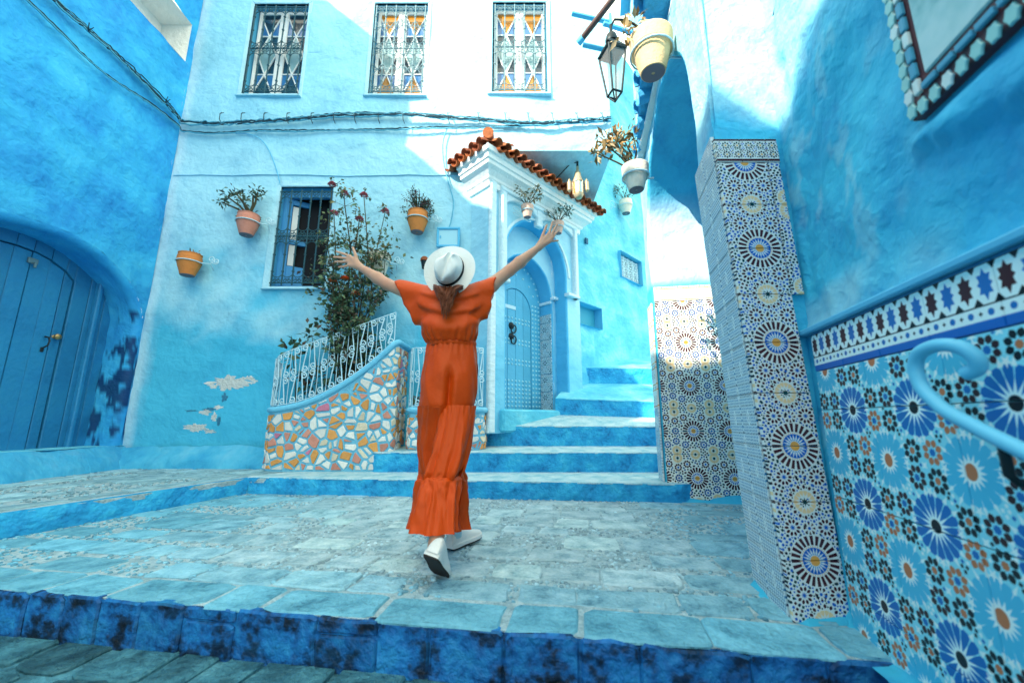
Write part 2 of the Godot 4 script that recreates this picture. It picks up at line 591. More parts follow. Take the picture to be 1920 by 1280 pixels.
	mat("terracotta", Color(0.60, 0.21, 0.055), 0.75, ct, 3.0, fine, 0.4)
	mat("terracotta_pink", Color(0.56, 0.23, 0.17), 0.75, ct, 3.0, fine, 0.4)
	mat("pot_white", Color(0.74, 0.68, 0.58), 0.7, ct, 3.0, fine, 0.4)
	mat("pot_cream", Color(0.78, 0.52, 0.28), 0.75, ct, 3.0, fine, 0.4)
	mat("pot_pink", Color(0.62, 0.40, 0.33), 0.75, ct, 3.0, fine, 0.4)
	mat("pale_box", Color(0.34, 0.64, 0.76), 0.5)
	mat("lamp_pane", Color(0.9, 0.92, 0.92, 0.12), 0.05)
	M.lamp_pane.transparency = BaseMaterial3D.TRANSPARENCY_ALPHA
	M.lamp_pane.albedo_color.a = 0.12
	mat("pot_base", Color(0.20, 0.17, 0.20), 0.85)
	mat("soil", Color(0.035, 0.025, 0.02), 0.95)
	mat("roof_clay", Color(0.34, 0.11, 0.05), 0.8, rampt(36, [Color(0.45, 0.42, 0.5), Color(0.8, 0.75, 0.75), Color(1.15, 1.0, 0.85)], 0.02, 0.1, 256, 1.4), 2.0, fine, 0.8)
	mat("eave_blue", Color(0.07, 0.42, 0.72), 0.75, ct, 1.5, fine, 1.0)
	mat("leaf", Color.WHITE, 0.7)
	M.leaf.backlight_enabled = true
	M.leaf.backlight = Color(0.25, 0.25, 0.25)
	mat("stem", Color(0.06, 0.055, 0.03), 0.8)
	mat("petal", Color.WHITE, 0.6)
	M.petal.backlight_enabled = true
	M.petal.backlight = Color(0.3, 0.3, 0.3)
	mat("shard", Color.WHITE, 0.45, rampt(37, [Color(0.82, 0.8, 0.78), Color(1, 1, 1), Color(1, 1, 1)], 0.03, 0.1, 256), 2.0, fine, 0.4)
	mat("grout_blue", Color(0.16, 0.47, 0.66), 0.8, null, 1.0, fine, 1.5)
	mat("skin", Color(0.54, 0.30, 0.21), 0.5)
	M.skin.subsurf_scatter_enabled = true
	M.skin.subsurf_scatter_strength = 0.12
	mat("hair", Color(0.14, 0.035, 0.012), 0.42)
	var wv := FastNoiseLite.new()
	mat("cloth", Color(0.59, 0.062, 0.003), 0.47, rampt(38, [Color(0.85, 0.8, 0.75), Color(1, 1, 1), Color(1.05, 1.1, 1.2)], 0.01, 0.1, 256), 1.5, height(8, 0.05, 0.5, 0.0, 256), 0.25)
	M.cloth.metallic_specular = 0.3
	mat("felt", Color(0.82, 0.80, 0.77), 0.85, null, 3.0, fine, 0.25)
	mat("ribbon", Color(0.006, 0.010, 0.014), 0.7)
	mat("shoe_white", Color(0.72, 0.71, 0.69), 0.6, null, 4.0, fine, 0.3)
	mat("sole", Color(0.028, 0.026, 0.026), 0.8)
	mat("sock", Color(0.35, 0.55, 0.65), 0.8)
	mat("peel", Color(0.58, 0.62, 0.62), 0.9, null, 2.0, stone, 2.0)
	mat("peel_dark", Color(0.04, 0.20, 0.34), 0.9, null, 2.0, stone, 2.0)
	tile_prints()

func tile_prints() -> void:
	var r := RandomNumberGenerator.new()
	r.seed = 4
	var W := Color(0.84, 0.87, 0.87)
	var B := Color(0.10, 0.36, 0.72)
	var N := Color(0.06, 0.10, 0.16)
	var R := Color(0.26, 0.09, 0.13)
	var G := Color(0.07, 0.24, 0.26)
	var O := Color(0.87, 0.62, 0.30)
	var C := Color(0.90, 0.78, 0.60)
	# suns and ovals, period 0.31 x 0.41 m
	var p := Pat.new(0.31, 0.41, 1900.0, W)
	var c := Vector2.ZERO
	p.ring(c, 24, 0.054, 0.087, 0.0125, 1, R)
	p.ring(c, 36, 0.0475, 0.0515, 0.0035, 1, O)
	p.disc(c, 0.046, B, 32)
	p.star(c, 20, 0.024, 0.0465, W)
	p.star(c, 20, 0.02, 0.036, Color(0.36, 0.60, 0.82), PI / 20)
	p.star(c, 20, 0.017, 0.027, W)
	p.disc(c, 0.0175, O, 24)
	p.ring(c, 24, 0.092, 0.102, 0.010, 0, G, PI / 24)
	for q: Vector2 in [Vector2(0, 0.205), Vector2(0.155, 0.175), Vector2(0.155, 0.235)]:
		p.ring(q, 14, 0.021, 0.041, 0.0165, 4, C)
		p.disc(q, 0.021, W)
		p.star(q, 8, 0.007, 0.018, G)
	for q: Vector2 in [Vector2(0, 0.205)]:
		p.ring(q, 16, 0.047, 0.063, 0.0115, 0, R, 0.1)
		p.ring(q, 20, 0.066, 0.078, 0.010, 0, B)
	for q: Vector2 in [Vector2(0.062, 0.115), Vector2(-0.062, 0.115), Vector2(0.062, 0.295), Vector2(-0.062, 0.295), Vector2(0.155, 0.0), Vector2(0.155, 0.105), Vector2(0.155, 0.305)]:
		p.ring(q, 10, 0.014, 0.031, 0.0105, 0, R if absf(q.x) < 0.1 else B)
		p.star(q, 10, 0.005, 0.0125, B if absf(q.x) < 0.1 else O)
		p.ring(q, 10, 0.033, 0.041, 0.008, 2, B, PI / 10)
	for q: Vector2 in [Vector2(0, 0.112), Vector2(0, 0.298)]:
		p.ring(q, 8, 0.009, 0.022, 0.009, 3, R)
		p.disc(q, 0.006, B, 8)
	p.fill_dots(W, [B, N, G, R, N, B], 0.0062, 0.0032, r)
	p.fill_dots(W, [B, G], 0.0036, 0.0026, r)
	var gl := mat("tile_sun", Color.WHITE, 0.22, p.tex(), 1.0, null, 1.0, false)
	gl.metallic_specular = 0.5
	# the same suns, bolder, for the far pier
	p = Pat.new(0.31, 0.41, 1300.0, Color(0.90, 0.90, 0.86))
	p.ring(Vector2.ZERO, 20, 0.052, 0.092, 0.0175, 1, R)
	p.ring(Vector2.ZERO, 16, 0.022, 0.046, 0.011, 4, B)
	p.disc(Vector2.ZERO, 0.020, O, 20)
	p.ring(Vector2.ZERO, 20, 0.097, 0.113, 0.014, 0, N, 0.15)
	for q: Vector2 in [Vector2(0, 0.205), Vector2(0.155, 0.172), Vector2(0.155, 0.238)]:
		p.disc(q, 0.041, C)
		p.disc(q, 0.020, Color(0.90, 0.90, 0.86))
		p.star(q, 8, 0.008, 0.018, G)
	for q: Vector2 in [Vector2(0.078, 0.12), Vector2(-0.078, 0.12), Vector2(0.078, 0.29), Vector2(-0.078, 0.29), Vector2(0.155, 0.0), Vector2(0.155, 0.09), Vector2(0.155, 0.32)]:
		p.ring(q, 9, 0.015, 0.034, 0.0165, 0, R if q.y > 0.2 else Color(0.10, 0.28, 0.52))
		p.disc(q, 0.009, B)
	p.fill_dots(Color(0.90, 0.90, 0.86), [Color(0.10, 0.28, 0.52), N, G, R, Color(0.12, 0.36, 0.56)], 0.0090, 0.0042, r)
	mat("tile_panel", Color.WHITE, 0.25, p.tex(), 1.0, null, 1.0, false)
	# fine blue lattice
	p = Pat.new(0.2, 0.2, 1700.0, Color(0.80, 0.85, 0.87))
	var D := Color(0.05, 0.36, 0.56)
	for j in 16:
		for i in 10:
			var q := Vector2(0.02 * i + (0.01 if j % 2 else 0.0), 0.0125 * j)
			p.poly([q + Vector2(-0.0062, 0.0035), q + Vector2(0.0015, 0.0046), q + Vector2(0.0062, -0.0035), q + Vector2(-0.0015, -0.0046)], [D, Color(0.05, 0.42, 0.64), Color(0.05, 0.18, 0.34)][(i * 3 + j * 5) % 3])
	for q: Vector2 in [Vector2(0, 0), Vector2(0.1, 0.1)]:
		p.disc(q, 0.020, Color(0.84, 0.88, 0.89), 12, 1.5)
		p.ring(q, 8, 0.008, 0.019, 0.007, 0, Color(0.62, 0.66, 0.70))
	mat("tile_lattice", Color.WHITE, 0.25, p.tex(), 1.0, null, 1.0, false)
	# vines in the door jamb
	p = Pat.new(0.26, 0.26, 1400.0, Color(0.74, 0.84, 0.88))
	var T := Color(0.10, 0.36, 0.44)
	for q: Vector2 in [Vector2(0.13, 0.0), Vector2(0, 0.13)]:
		p.ring(q, 6, 0.012, 0.05, 0.022, 0, T)
		p.disc(q, 0.011, Color(0.5, 0.55, 0.68))
		p.ring(q, 6, 0.054, 0.072, 0.012, 0, Color(0.2, 0.5, 0.62), PI / 6)
	for q: Vector2 in [Vector2(0.065, 0.065), Vector2(0.195, 0.065), Vector2(0.065, 0.195), Vector2(0.195, 0.195)]:
		p.ring(q, 5, 0.006, 0.026, 0.012, 4, Color(0.52, 0.52, 0.70))
		p.star(q, 4, 0.03, 0.034, T)
		p.disc(q, 0.024, Color(0.80, 0.86, 0.90))
		p.star(q, 6, 0.006, 0.019, T)
	p.fill_dots(Color(0.74, 0.84, 0.88), [T, Color(0.3, 0.55, 0.68)], 0.005, 0.005, r)
	mat("tile_vine", Color.WHITE, 0.3, p.tex(), 1.0, null, 1.0, false)
	# daisies, period 0.31 x 0.323 m
	var L := Color(0.56, 0.87, 0.93)
	p = Pat.new(0.31, 0.323, 2300.0, L)
	var S := Color(0.30, 0.74, 0.88)
	var PW := Color(0.92, 0.97, 0.97)
	var DB := Color(0.09, 0.43, 0.73)
	var OB := Color(0.78, 0.46, 0.30)
	var K0 := Color(0.03, 0.07, 0.11)
	var K1 := Color(0.20, 0.07, 0.10)
	c = Vector2(0, 0)
	p.ring(c, 16, 0.066, 0.108, 0.018, 2, PW, PI / 16)
	p.ring(c, 16, 0.022, 0.088, 0.029, 4, S)
	p.disc(c, 0.060, S, 32)
	p.star(c, 16, 0.026, 0.046, PW)
	p.disc(c, 0.0185, OB, 24, 1.15)
	c = Vector2(0.155, 0.1615)
	p.ring(c, 16, 0.024, 0.085, 0.026, 4, DB)
	p.star(c, 16, 0.022, 0.055, PW, PI / 16)
	p.ring(c, 16, 0.030, 0.085, 0.025, 4, DB)
	p.disc(c, 0.018, K0, 24)
	p.ring(c, 16, 0.082, 0.104, 0.015, 2, PW, PI / 16)
	var kk := 0
	for b: Vector2 in [Vector2(0.155, 0), Vector2(0, 0.1615)]:
		for q: Vector2 in [Vector2(-0.039, -0.038), Vector2(0.039, -0.038), Vector2(-0.039, 0.038), Vector2(0.039, 0.038)]:
			var hue: Color = [K0, OB, K1, K0, K0, K1, OB, K0][kk]
			kk += 1
			p.ring(b + q, 8, 0.014, 0.037, 0.0190, 0, hue, PI / 8)
			p.star(b + q, 8, 0.009, 0.012, DB if hue != K0 else OB)
		for q: Vector2 in [Vector2(0.072, 0), Vector2(-0.072, 0), Vector2(0, 0.07), Vector2(0, -0.07)]:
			p.star(b + q, 5, 0.006, 0.016, PW, 0.3)
		p.star(b, 4, 0.006, 0.014, PW, 0.78)
	p.fill_dots(L, [K0, PW, DB], 0.0058, 0.004, r)
	gl = mat("tile_daisy", Color.WHITE, 0.3, p.tex(), 1.0, null, 1.0, false)
	# border of crosses above the daisies, period 0.2 x 0.15 m
	p = Pat.new(0.2, 0.15, 1800.0, PW)
	p.poly([Vector2(-0.001, 0.0), Vector2(0.201, 0.0), Vector2(0.201, 0.007), Vector2(-0.001, 0.007)], Color(0.16, 0.50, 0.70))
	p.poly([Vector2(-0.001, 0.007), Vector2(0.201, 0.007), Vector2(0.201, 0.0095), Vector2(-0.001, 0.0095)], K0)
	for i in 4:
		var x := 0.025 + 0.05 * i
		var hue: Color = [R, Color(0.14, 0.44, 0.74)][i % 2]
		p.poly([Vector2(x, 0.016), Vector2(x + 0.006, 0.030), Vector2(x + 0.0165, 0.030), Vector2(x + 0.012, 0.044), Vector2(x + 0.019, 0.051), Vector2(x + 0.012, 0.058), Vector2(x + 0.0165, 0.072), Vector2(x + 0.006, 0.072), Vector2(x, 0.088), Vector2(x - 0.006, 0.072), Vector2(x - 0.0165, 0.072), Vector2(x - 0.012, 0.058), Vector2(x - 0.019, 0.051), Vector2(x - 0.012, 0.044), Vector2(x - 0.0165, 0.030), Vector2(x - 0.006, 0.030)], hue)
		p.poly([Vector2(x + 0.015, 0.0095), Vector2(x + 0.035, 0.0095), Vector2(x + 0.025, 0.024)], K0)
		p.poly([Vector2(x + 0.013, 0.094), Vector2(x + 0.037, 0.094), Vector2(x + 0.025, 0.078)], K0)
		p.disc(Vector2(x, 0.112), 0.008, DB, 8)
		p.star(Vector2(x + 0.025, 0.112), 4, 0.003, 0.006, K0)
	p.poly([Vector2(-0.001, 0.094), Vector2(0.201, 0.094), Vector2(0.201, 0.097), Vector2(-0.001, 0.097)], K0)
	p.poly([Vector2(-0.001, 0.127), Vector2(0.201, 0.127), Vector2(0.201, 0.15), Vector2(-0.001, 0.15)], Color(0.10, 0.40, 0.74))
	mat("tile_border", Color.WHITE, 0.3, p.tex(), 1.0, null, 1.0, false)
	# band at the pillar's top, period 0.1 x 0.12
	p = Pat.new(0.1, 0.12, 2400.0, W)
	p.poly([Vector2(-0.001, 0.004), Vector2(0.101, 0.004), Vector2(0.101, 0.014), Vector2(-0.001, 0.014)], R)
	p.poly([Vector2(-0.001, 0.104), Vector2(0.101, 0.104), Vector2(0.101, 0.116), Vector2(-0.001, 0.116)], R)
	for q: Vector2 in [Vector2(0.025, 0.037), Vector2(0.075, 0.082), Vector2(0.075, 0.037), Vector2(0.025, 0.082)]:
		p.ring(q, 8, 0.008, 0.019, 0.008, 0, G if q.y < 0.05 else N)
		p.star(q, 6, 0.003, 0.008, O)
	p.fill_dots(W, [B, G, R], 0.0035, 0.0035, r)
	mat("tile_band", Color.WHITE, 0.25, p.tex(), 1.0, null, 1.0, false)
	# merlons on the far panel, period 0.1 x 0.14
	p = Pat.new(0.1, 0.14, 1500.0, Color(0.88, 0.88, 0.85))
	p.poly([Vector2(-0.001, 0.02), Vector2(0.101, 0.02), Vector2(0.101, 0.027), Vector2(-0.001, 0.027)], O)
	p.poly([Vector2(-0.001, 0.125), Vector2(0.101, 0.125), Vector2(0.101, 0.132), Vector2(-0.001, 0.132)], O)
	for i in 2:
		p.poly([Vector2(0.015 + 0.05 * i, 0.018), Vector2(0.025 + 0.05 * i, 0.0), Vector2(0.035 + 0.05 * i, 0.018)], Color(0.35, 0.6, 0.62))
		p.ring(Vector2(0.025 + 0.05 * i, 0.075), 6, 0.006, 0.018, 0.006, 0, Color(0.55, 0.45, 0.4))
	mat("tile_merlon", Color.WHITE, 0.25, p.tex(), 1.0, null, 1.0, false)
	# six-pointed tesserae round the framed panel
	mat("tessera_green", Color(0.34, 0.62, 0.60), 0.25)
	mat("tessera_red", Color(0.16, 0.055, 0.06), 0.4)
	mat("tessera_blue", Color(0.08, 0.34, 0.50), 0.3)
	mat("tessera_pearl", Color(0.70, 0.76, 0.74), 0.2)
	mat("marble", Color.WHITE, 0.35, rampt(39, [Color(0.14, 0.38, 0.42), Color(0.36, 0.58, 0.60), Color(0.52, 0.68, 0.69), Color(0.60, 0.72, 0.73)], 0.006, 0.03, 256, 1.6), 2.2)

# ------------------------------------------------------------------ paving and steps
func rough_poly(pts: Array, jit: float, r: RandomNumberGenerator) -> PackedVector2Array:   # a stone's outline: corners knocked off, edges wandering
	var out := PackedVector2Array()
	var n := pts.size()
	for i in n:
		var a: Vector2 = pts[i]
		var b: Vector2 = pts[(i + 1) % n]
		var z: Vector2 = pts[(i + n - 1) % n]
		var c := 0.06 + r.randf() * 0.08
		out.append(a.lerp(z, c * 0.6) + Vector2(r.randf_range(-1, 1), r.randf_range(-1, 1)) * jit * 0.5)
		out.append(a.lerp(b, c) + Vector2(r.randf_range(-1, 1), r.randf_range(-1, 1)) * jit * 0.5)
		out.append(a.lerp(b, r.randf_range(0.35, 0.65)) + Vector2(r.randf_range(-1, 1), r.randf_range(-1, 1)) * jit)
	return out

func pave(par: Node, called: String, area: PackedVector2Array, o: Vector2, e1: Vector2, e2: Vector2, len1: float, len2: float, first: float, y0: float, thick: float, mt: Material, tint: Callable, peb: Array, wmin := 0.2, wmax := 0.42, gapmax := 0.045) -> void:
	var r := RandomNumberGenerator.new()
	r.seed = int(absf(o.x * 100)) + 17
	var done := []
	var d := 0.0
	var row := 0
	while d < len2:
		var dep := first if row == 0 else r.randf_range(0.17, 0.27)
		var gap := 0.012 if row == 0 else r.randf_range(0.012, gapmax)
		if row > 0 and r.randf() < 0.3:
			gap += 0.05
		var x := -r.randf() * 0.2
		while x < len1:
			var w := r.randf_range(wmin, wmax) * (1.25 if row == 0 else 1.0)
			var g := r.randf_range(0.008, gapmax) * (0.5 if row == 0 else 1.0)
			if row > 0 and r.randf() < 0.12:
				x += r.randf_range(0.08, 0.18)
			var q := []
			for k in [[x + g / 2, d + gap / 2], [x + w - g / 2, d + gap / 2], [x + w - g / 2, d + dep - gap / 2], [x + g / 2, d + dep - gap / 2]]:
				var t := Vector2(k[0] + r.randf_range(-0.012, 0.012), k[1] + r.randf_range(-0.012, 0.012))
				q.append(o + e1 * t.x + e2 * t.y)
			x += w
			var pl := rough_poly(q, 0.008, r)
			for piece in Geometry2D.intersect_polygons(pl, area):
				if piece.size() < 3:
					continue
				var ar := 0.0
				var mid := Vector2.ZERO
				for i in piece.size():
					ar += piece[i].cross(piece[(i + 1) % piece.size()])
					mid += piece[i]
				mid /= piece.size()
				if absf(ar) / 2.0 < 0.006 or (row > 0 and peb.size() > 0 and r.randf() < 0.22):
					continue
				var hh := r.randf_range(-0.003, 0.003)
				var tx := r.randf_range(-0.012, 0.012)
				var tz := r.randf_range(-0.012, 0.012)
				var s := Sh.new()
				s.prism(piece, func(u: float, v: float, h: float) -> Vector3: return Vector3(u, y0 + h + hh + (u - mid.x) * tx + (v - mid.y) * tz, v), -thick, 0.0, 0.006, tint.call(mid, r))
				obj(called, s, mt, par)
				done.append(piece)
		d += dep
		row += 1
	# pebbles set in the joints
	if peb.is_empty():
		return
	var bb := Rect2(area[0], Vector2.ZERO)
	for a in area:
		bb = bb.expand(a)
	var where := []
	for k in int(peb[0]):
		var q := bb.position + Vector2(r.randf(), r.randf()) * bb.size
		if not Geometry2D.is_point_in_polygon(q, area) or (q - o).dot(e2) < first + 0.02:
			continue
		var hit := false
		for pc: PackedVector2Array in done:
			if absf(pc[0].x - q.x) < 0.7 and absf(pc[0].y - q.y) < 0.7 and Geometry2D.is_point_in_polygon(q, pc):
				hit = true
				break
		if hit and r.randf() > 0.03:
			continue
		where.append(q)
	var sm := SphereMesh.new()
	sm.radius = 1.0; sm.height = 2.0; sm.radial_segments = 8; sm.rings = 4
	var mm := MultiMesh.new()
	mm.transform_format = MultiMesh.TRANSFORM_3D
	mm.use_colors = true
	mm.mesh = sm
	mm.instance_count = where.size()
	for i in where.size():
		var sz := r.randf_range(0.005, 0.012)
		var b := Basis(Vector3.UP, r.randf() * TAU) * Basis.from_scale(Vector3(sz * r.randf_range(0.8, 1.5), sz * 0.75, sz))
		mm.set_instance_transform(i, Transform3D(b, Vector3(where[i].x, y0 - 0.008 + sz * 0.25, where[i].y) - wpos(par)))
		var g := r.randf_range(0.6, 1.15)
		mm.set_instance_color(i, Color(g * 0.95, g, g * 1.03) * (tint.call(where[i], r) as Color))
	var mi := MultiMeshInstance3D.new()
	mi.name = "pebbles"
	mi.multimesh = mm
	mi.material_override = M.flag
	mi.set_meta("kind", "stuff")
	par.add_child(mi, true)

func step(par: Node3D, path: Array, back: Array, yf: float, ybase: float, slope: float, rmat: Material, tmat: Material, z0: float, seed_ := 0) -> void:
	var s := Sh.new()
	var seg := []
	for i in path.size() - 1:
		var a: Vector2 = path[i]
		var b: Vector2 = path[i + 1]
		var n := maxi(1, int((b - a).length() / 0.035))
		for k in n + (1 if i == path.size() - 2 else 0):
			seg.append(a.lerp(b, float(k) / n))
	var nv := 8
	s.grid(seg.size() - 1, nv, func(i: int, j: int) -> Array:
		var q: Vector2 = seg[i]
		var t: Vector2 = (seg[mini(i + 1, seg.size() - 1)] - seg[maxi(i - 1, 0)]).normalized()
		var y := lerpf(ybase, yf + slope * (z0 - q.y) - 0.008, float(j) / nv)
		var out := Vector2(-t.y, t.x)
		var d := nz.get_noise_3d(q.x * 9, y * 14, q.y * 9 + seed_) * 0.016 + nf.get_noise_3d(q.x * 4, y * 5, seed_) * 0.006 - 0.002
		return [Vector3(q.x + out.x * d, y, q.y + out.y * d)])
	obj("riser", s, rmat, par)
	var poly := PackedVector2Array()
	var r := RandomNumberGenerator.new()
	r.seed = seed_ + 3
	for i in seg.size():
		if i % 3 == 0 or i == seg.size() - 1:
			var q: Vector2 = seg[i]
			poly.append(q + Vector2(0, r.randf_range(-0.008, 0.006)))
	for b: Vector2 in back:
		poly.append(b)
	s = Sh.new()
	s.prism(poly, func(u: float, v: float, h: float) -> Vector3: return Vector3(u, yf + h + slope * (z0 - v), v), -0.016, 0.0, 0.007)
	obj("tread", s, tmat, par)

func ground() -> void:
	var t := struct("lower_street", Vector3(0, -0.18, 0))
	var s := Sh.new()
	s.grid(40, 40, func(i: int, j: int) -> Array:
		var x := (i - 20) * 3.0
		var z := (j - 20) * 3.0
		return [Vector3(x, -0.18, z)], true)
	obj("street_surface", s, M.street, t)
	var e1 := Vector2(0.9877, 0.156)
	var e2 := Vector2(0.156, -0.9877)
	pave(t, "paver", PackedVector2Array([Vector2(-3.4, -2.12), Vector2(1.3, -1.40), Vector2(1.1, 0.2), Vector2(-3.6, -0.4)]), Vector2(-3.5, -0.5), e1, e2, 4.9, 1.6, 0.2, -0.168, 0.014, M.street,
		func(q: Vector2, r: RandomNumberGenerator) -> Color:
			var g := r.randf_range(0.5, 1.0)
			return Color(g * 0.9, g, g), [], 0.16, 0.34, 0.05)
	# the terrace she walks on
	t = struct("stone_terrace", Vector3(-0.8, 0, -2.8))
	var area := PackedVector2Array([Vector2(-3.29, -2.05), Vector2(1.36, -1.318), Vector2(2.45, -3.62), Vector2(1.6, -3.70), Vector2(-2.62, -4.16)])
	s = Sh.new()
	var bed := area.duplicate()
	bed[0] += e2 * 0.016
	bed[1] += e2 * 0.016
	s.prism(bed, func(u: float, v: float, h: float) -> Vector3: return Vector3(u, h, v), -0.05, -0.0065, 0.0)
	obj("mortar_bed", s, M.mortar, t)
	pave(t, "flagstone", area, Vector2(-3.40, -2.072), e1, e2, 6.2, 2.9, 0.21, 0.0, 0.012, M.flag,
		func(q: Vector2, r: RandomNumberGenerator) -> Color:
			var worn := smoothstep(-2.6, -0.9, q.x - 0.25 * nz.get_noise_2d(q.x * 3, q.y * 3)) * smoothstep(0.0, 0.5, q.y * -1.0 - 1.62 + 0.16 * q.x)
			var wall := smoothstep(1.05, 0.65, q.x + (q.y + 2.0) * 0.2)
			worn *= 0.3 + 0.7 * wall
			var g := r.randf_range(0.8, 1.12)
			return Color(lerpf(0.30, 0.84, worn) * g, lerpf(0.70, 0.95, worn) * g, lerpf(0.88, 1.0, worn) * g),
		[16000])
	# the blocks of the terrace's front, painted deep blue
	var E := Vector2(-3.45, -2.080)
	var L := 4.95
	var r := RandomNumberGenerator.new()
	r.seed = 5
	var pl := func(u: float, v: float, d: float) -> Vector3: return Vector3(E.x + e1.x * u - e2.x * d, v, E.y + e1.y * u - e2.y * d)
	s = Sh.new()
	s.grid(60, 4, func(i: int, j: int) -> Array: return [pl.call(i * L / 60.0, -0.19 + j * 0.0455, -0.004)], true)
	obj("riser_backing", s, M.front_riser, t)
	var x := 0.0
	while x < L:
		var w := r.randf_range(0.17, 0.36)
		if r.randf() < 0.35:
			var cut := r.randf_range(-0.075, -0.05)
			for k in [[-0.19, cut - 0.003], [cut + 0.003, -0.006]]:
				s = Sh.new()
				s.prism(rough_poly([Vector2(x + 0.002, k[0]), Vector2(x + w - 0.002, k[0]), Vector2(x + w - 0.002, k[1]), Vector2(x + 0.002, k[1])], 0.005, r), pl, -0.03, r.randf_range(0.003, 0.010), 0.006, Color.WHITE * r.randf_range(0.75, 1.15))
				obj("riser_stone", s, M.front_riser, t)
		else:
			s = Sh.new()
			s.prism(rough_poly([Vector2(x + 0.002, -0.19), Vector2(x + w - 0.002, -0.19), Vector2(x + w - 0.002, -0.006), Vector2(x + 0.002, -0.006)], 0.007, r), pl, -0.03, r.randf_range(0.003, 0.010), 0.007, Color.WHITE * r.randf_range(0.75, 1.2))
			obj("riser_stone", s, M.front_riser, t)
		x += w
	# the raised pavement on the left
	t = struct("side_pavement", Vector3(-3.9, 0.16, -4.0))
	var pa := PackedVector2Array([Vector2(-2.62, -4.15), Vector2(-3.90, -0.2), Vector2(-4.8, -0.2), Vector2(-4.8, -5.05), Vector2(-2.4, -5.05), Vector2(-2.4, -4.13)])
	s = Sh.new()
	s.prism(pa, func(u: float, v: float, h: float) -> Vector3: return Vector3(u, 0.150 + h, v), -0.05, 0.0, 0.01)
	obj("mortar_bed", s, M.mortar, t)
	var k1 := Vector2(0.308, -0.951)
	pave(t, "flagstone", PackedVector2Array([Vector2(-2.70, -4.16), Vector2(-3.96, -0.25), Vector2(-4.72, -0.25), Vector2(-4.72, -4.98), Vector2(-2.5, -4.98), Vector2(-2.5, -4.2)]), Vector2(-3.92, -0.3), k1, Vector2(-0.951, -0.308), 5.4, 2.4, 0.16, 0.16, 0.014, M.flag,
		func(q: Vector2, rr: RandomNumberGenerator) -> Color:
			var g := rr.randf_range(0.7, 1.05)
			return Color(0.62 * g, 0.88 * g, 0.98 * g), [3500], 0.22, 0.5)
	s = Sh.new()
	s.grid(70, 6, func(i: int, j: int) -> Array:
		var f := i / 70.0
		var q := Vector2(-3.90, -0.2).lerp(Vector2(-2.62, -4.15), f)
		var y := lerpf(-0.2 if f < 0.4 else -0.02, 0.152, j / 6.0)
		var d := nz.get_noise_3d(q.x * 8, y * 12, q.y * 8) * 0.014 + 0.004 * sin(j * 0.5)
		return [Vector3(q.x + 0.951 * d, y, q.y + 0.308 * d)])
	obj("kerb_face", s, M.riser_blue, t)
	# the flight of steps
	t = struct("stone_steps", Vector3(0, 0, -4.2))
	step(t, [Vector2(-2.62, -4.15), Vector2(1.48, -3.705), Vector2(1.62, -3.74)], [Vector2(2.3, -3.9), Vector2(2.3, -4.62), Vector2(-2.4, -4.62)], 0.158, -0.02, 0.0, M.riser_blue, M.tread, -4.0, 1)
	step(t, [Vector2(-1.56, -4.99), Vector2(-1.56, -4.56), Vector2(-1.48, -4.485), Vector2(1.66, -4.47)], [Vector2(2.2, -4.47), Vector2(2.2, -5.1), Vector2(-1.4, -5.1)], 0.366, 0.15, 0.06, M.riser_blue, M.tread, -4.47, 2)
	step(t, [Vector2(-0.42, -5.02), Vector2(-0.30, -5.0), Vector2(1.85, -4.98)], [Vector2(2.6, -4.98), Vector2(3.0, -6.2), Vector2(1.4, -6.9), Vector2(-0.42, -5.25)], 0.635, 0.38, 0.22, M.riser_blue, M.tread, -4.98, 3)
	step(t, [Vector2(0.60, -5.62), Vector2(2.1, -5.42)], [Vector2(3.2, -5.4), Vector2(3.4, -6.6), Vector2(1.0, -6.7)], 0.965, 0.70, 0.33, M.riser_blue, M.angle_blue, -5.48, 4)
	step(t, [Vector2(1.05, -6.48), Vector2(2.7, -6.35)], [Vector2(4.4, -6.3), Vector2(5.6, -9.6), Vector2(2.2, -9.6)], 1.53, 1.22, 0.26, M.riser_blue, M.angle_blue, -6.40, 5)
	var p := Sh.new()
	p.box(Vector3(3.2, 0.4, -4.6), Vector3(1.9, 0.8, 1.4))
	p.box(Vector3(4.0, 0.5, -7.0), Vector3(2.0, 1.0, 3.4))
	obj("step_core", p, M.riser_blue, t)

# ------------------------------------------------------------------ walls
func arch_v(u: float, cu: float, hw: float, spring: float, rise: float) -> float:
	var t := (u - cu) / hw
	return spring + rise * sqrt(maxf(0.0, 1.0 - t * t))

func wall_block(s: Sh, fr: Fr, us: Array, vb: Callable, vt: Callable, nv: int, disp: Callable, col: Callable) -> void:
	var flip := fr.u.cross(Vector3.UP).dot(fr.n) < 0.0
	s.grid(us.size() - 1, nv, func(i: int, j: int) -> Array:
		var u: float = us[i]
		var v := lerpf(vb.call(u), vt.call(u), float(j) / nv)
		return [fr.p(u, v, disp.call(u, v)), Vector2(u, v), col.call(u, v)], flip)

func span(a: float, b: float, stp: float) -> Array:
	var n := maxi(1, int(ceil(absf(b - a) / stp)))
	var r := []
	for i in n + 1:
		r.append(lerpf(a, b, float(i) / n))
	return r

func arch_span(cu: float, hw: float, n: int) -> Array:
	var r := []
	for i in n + 1:
		r.append(cu - hw * cos(PI * i / n))
	return r

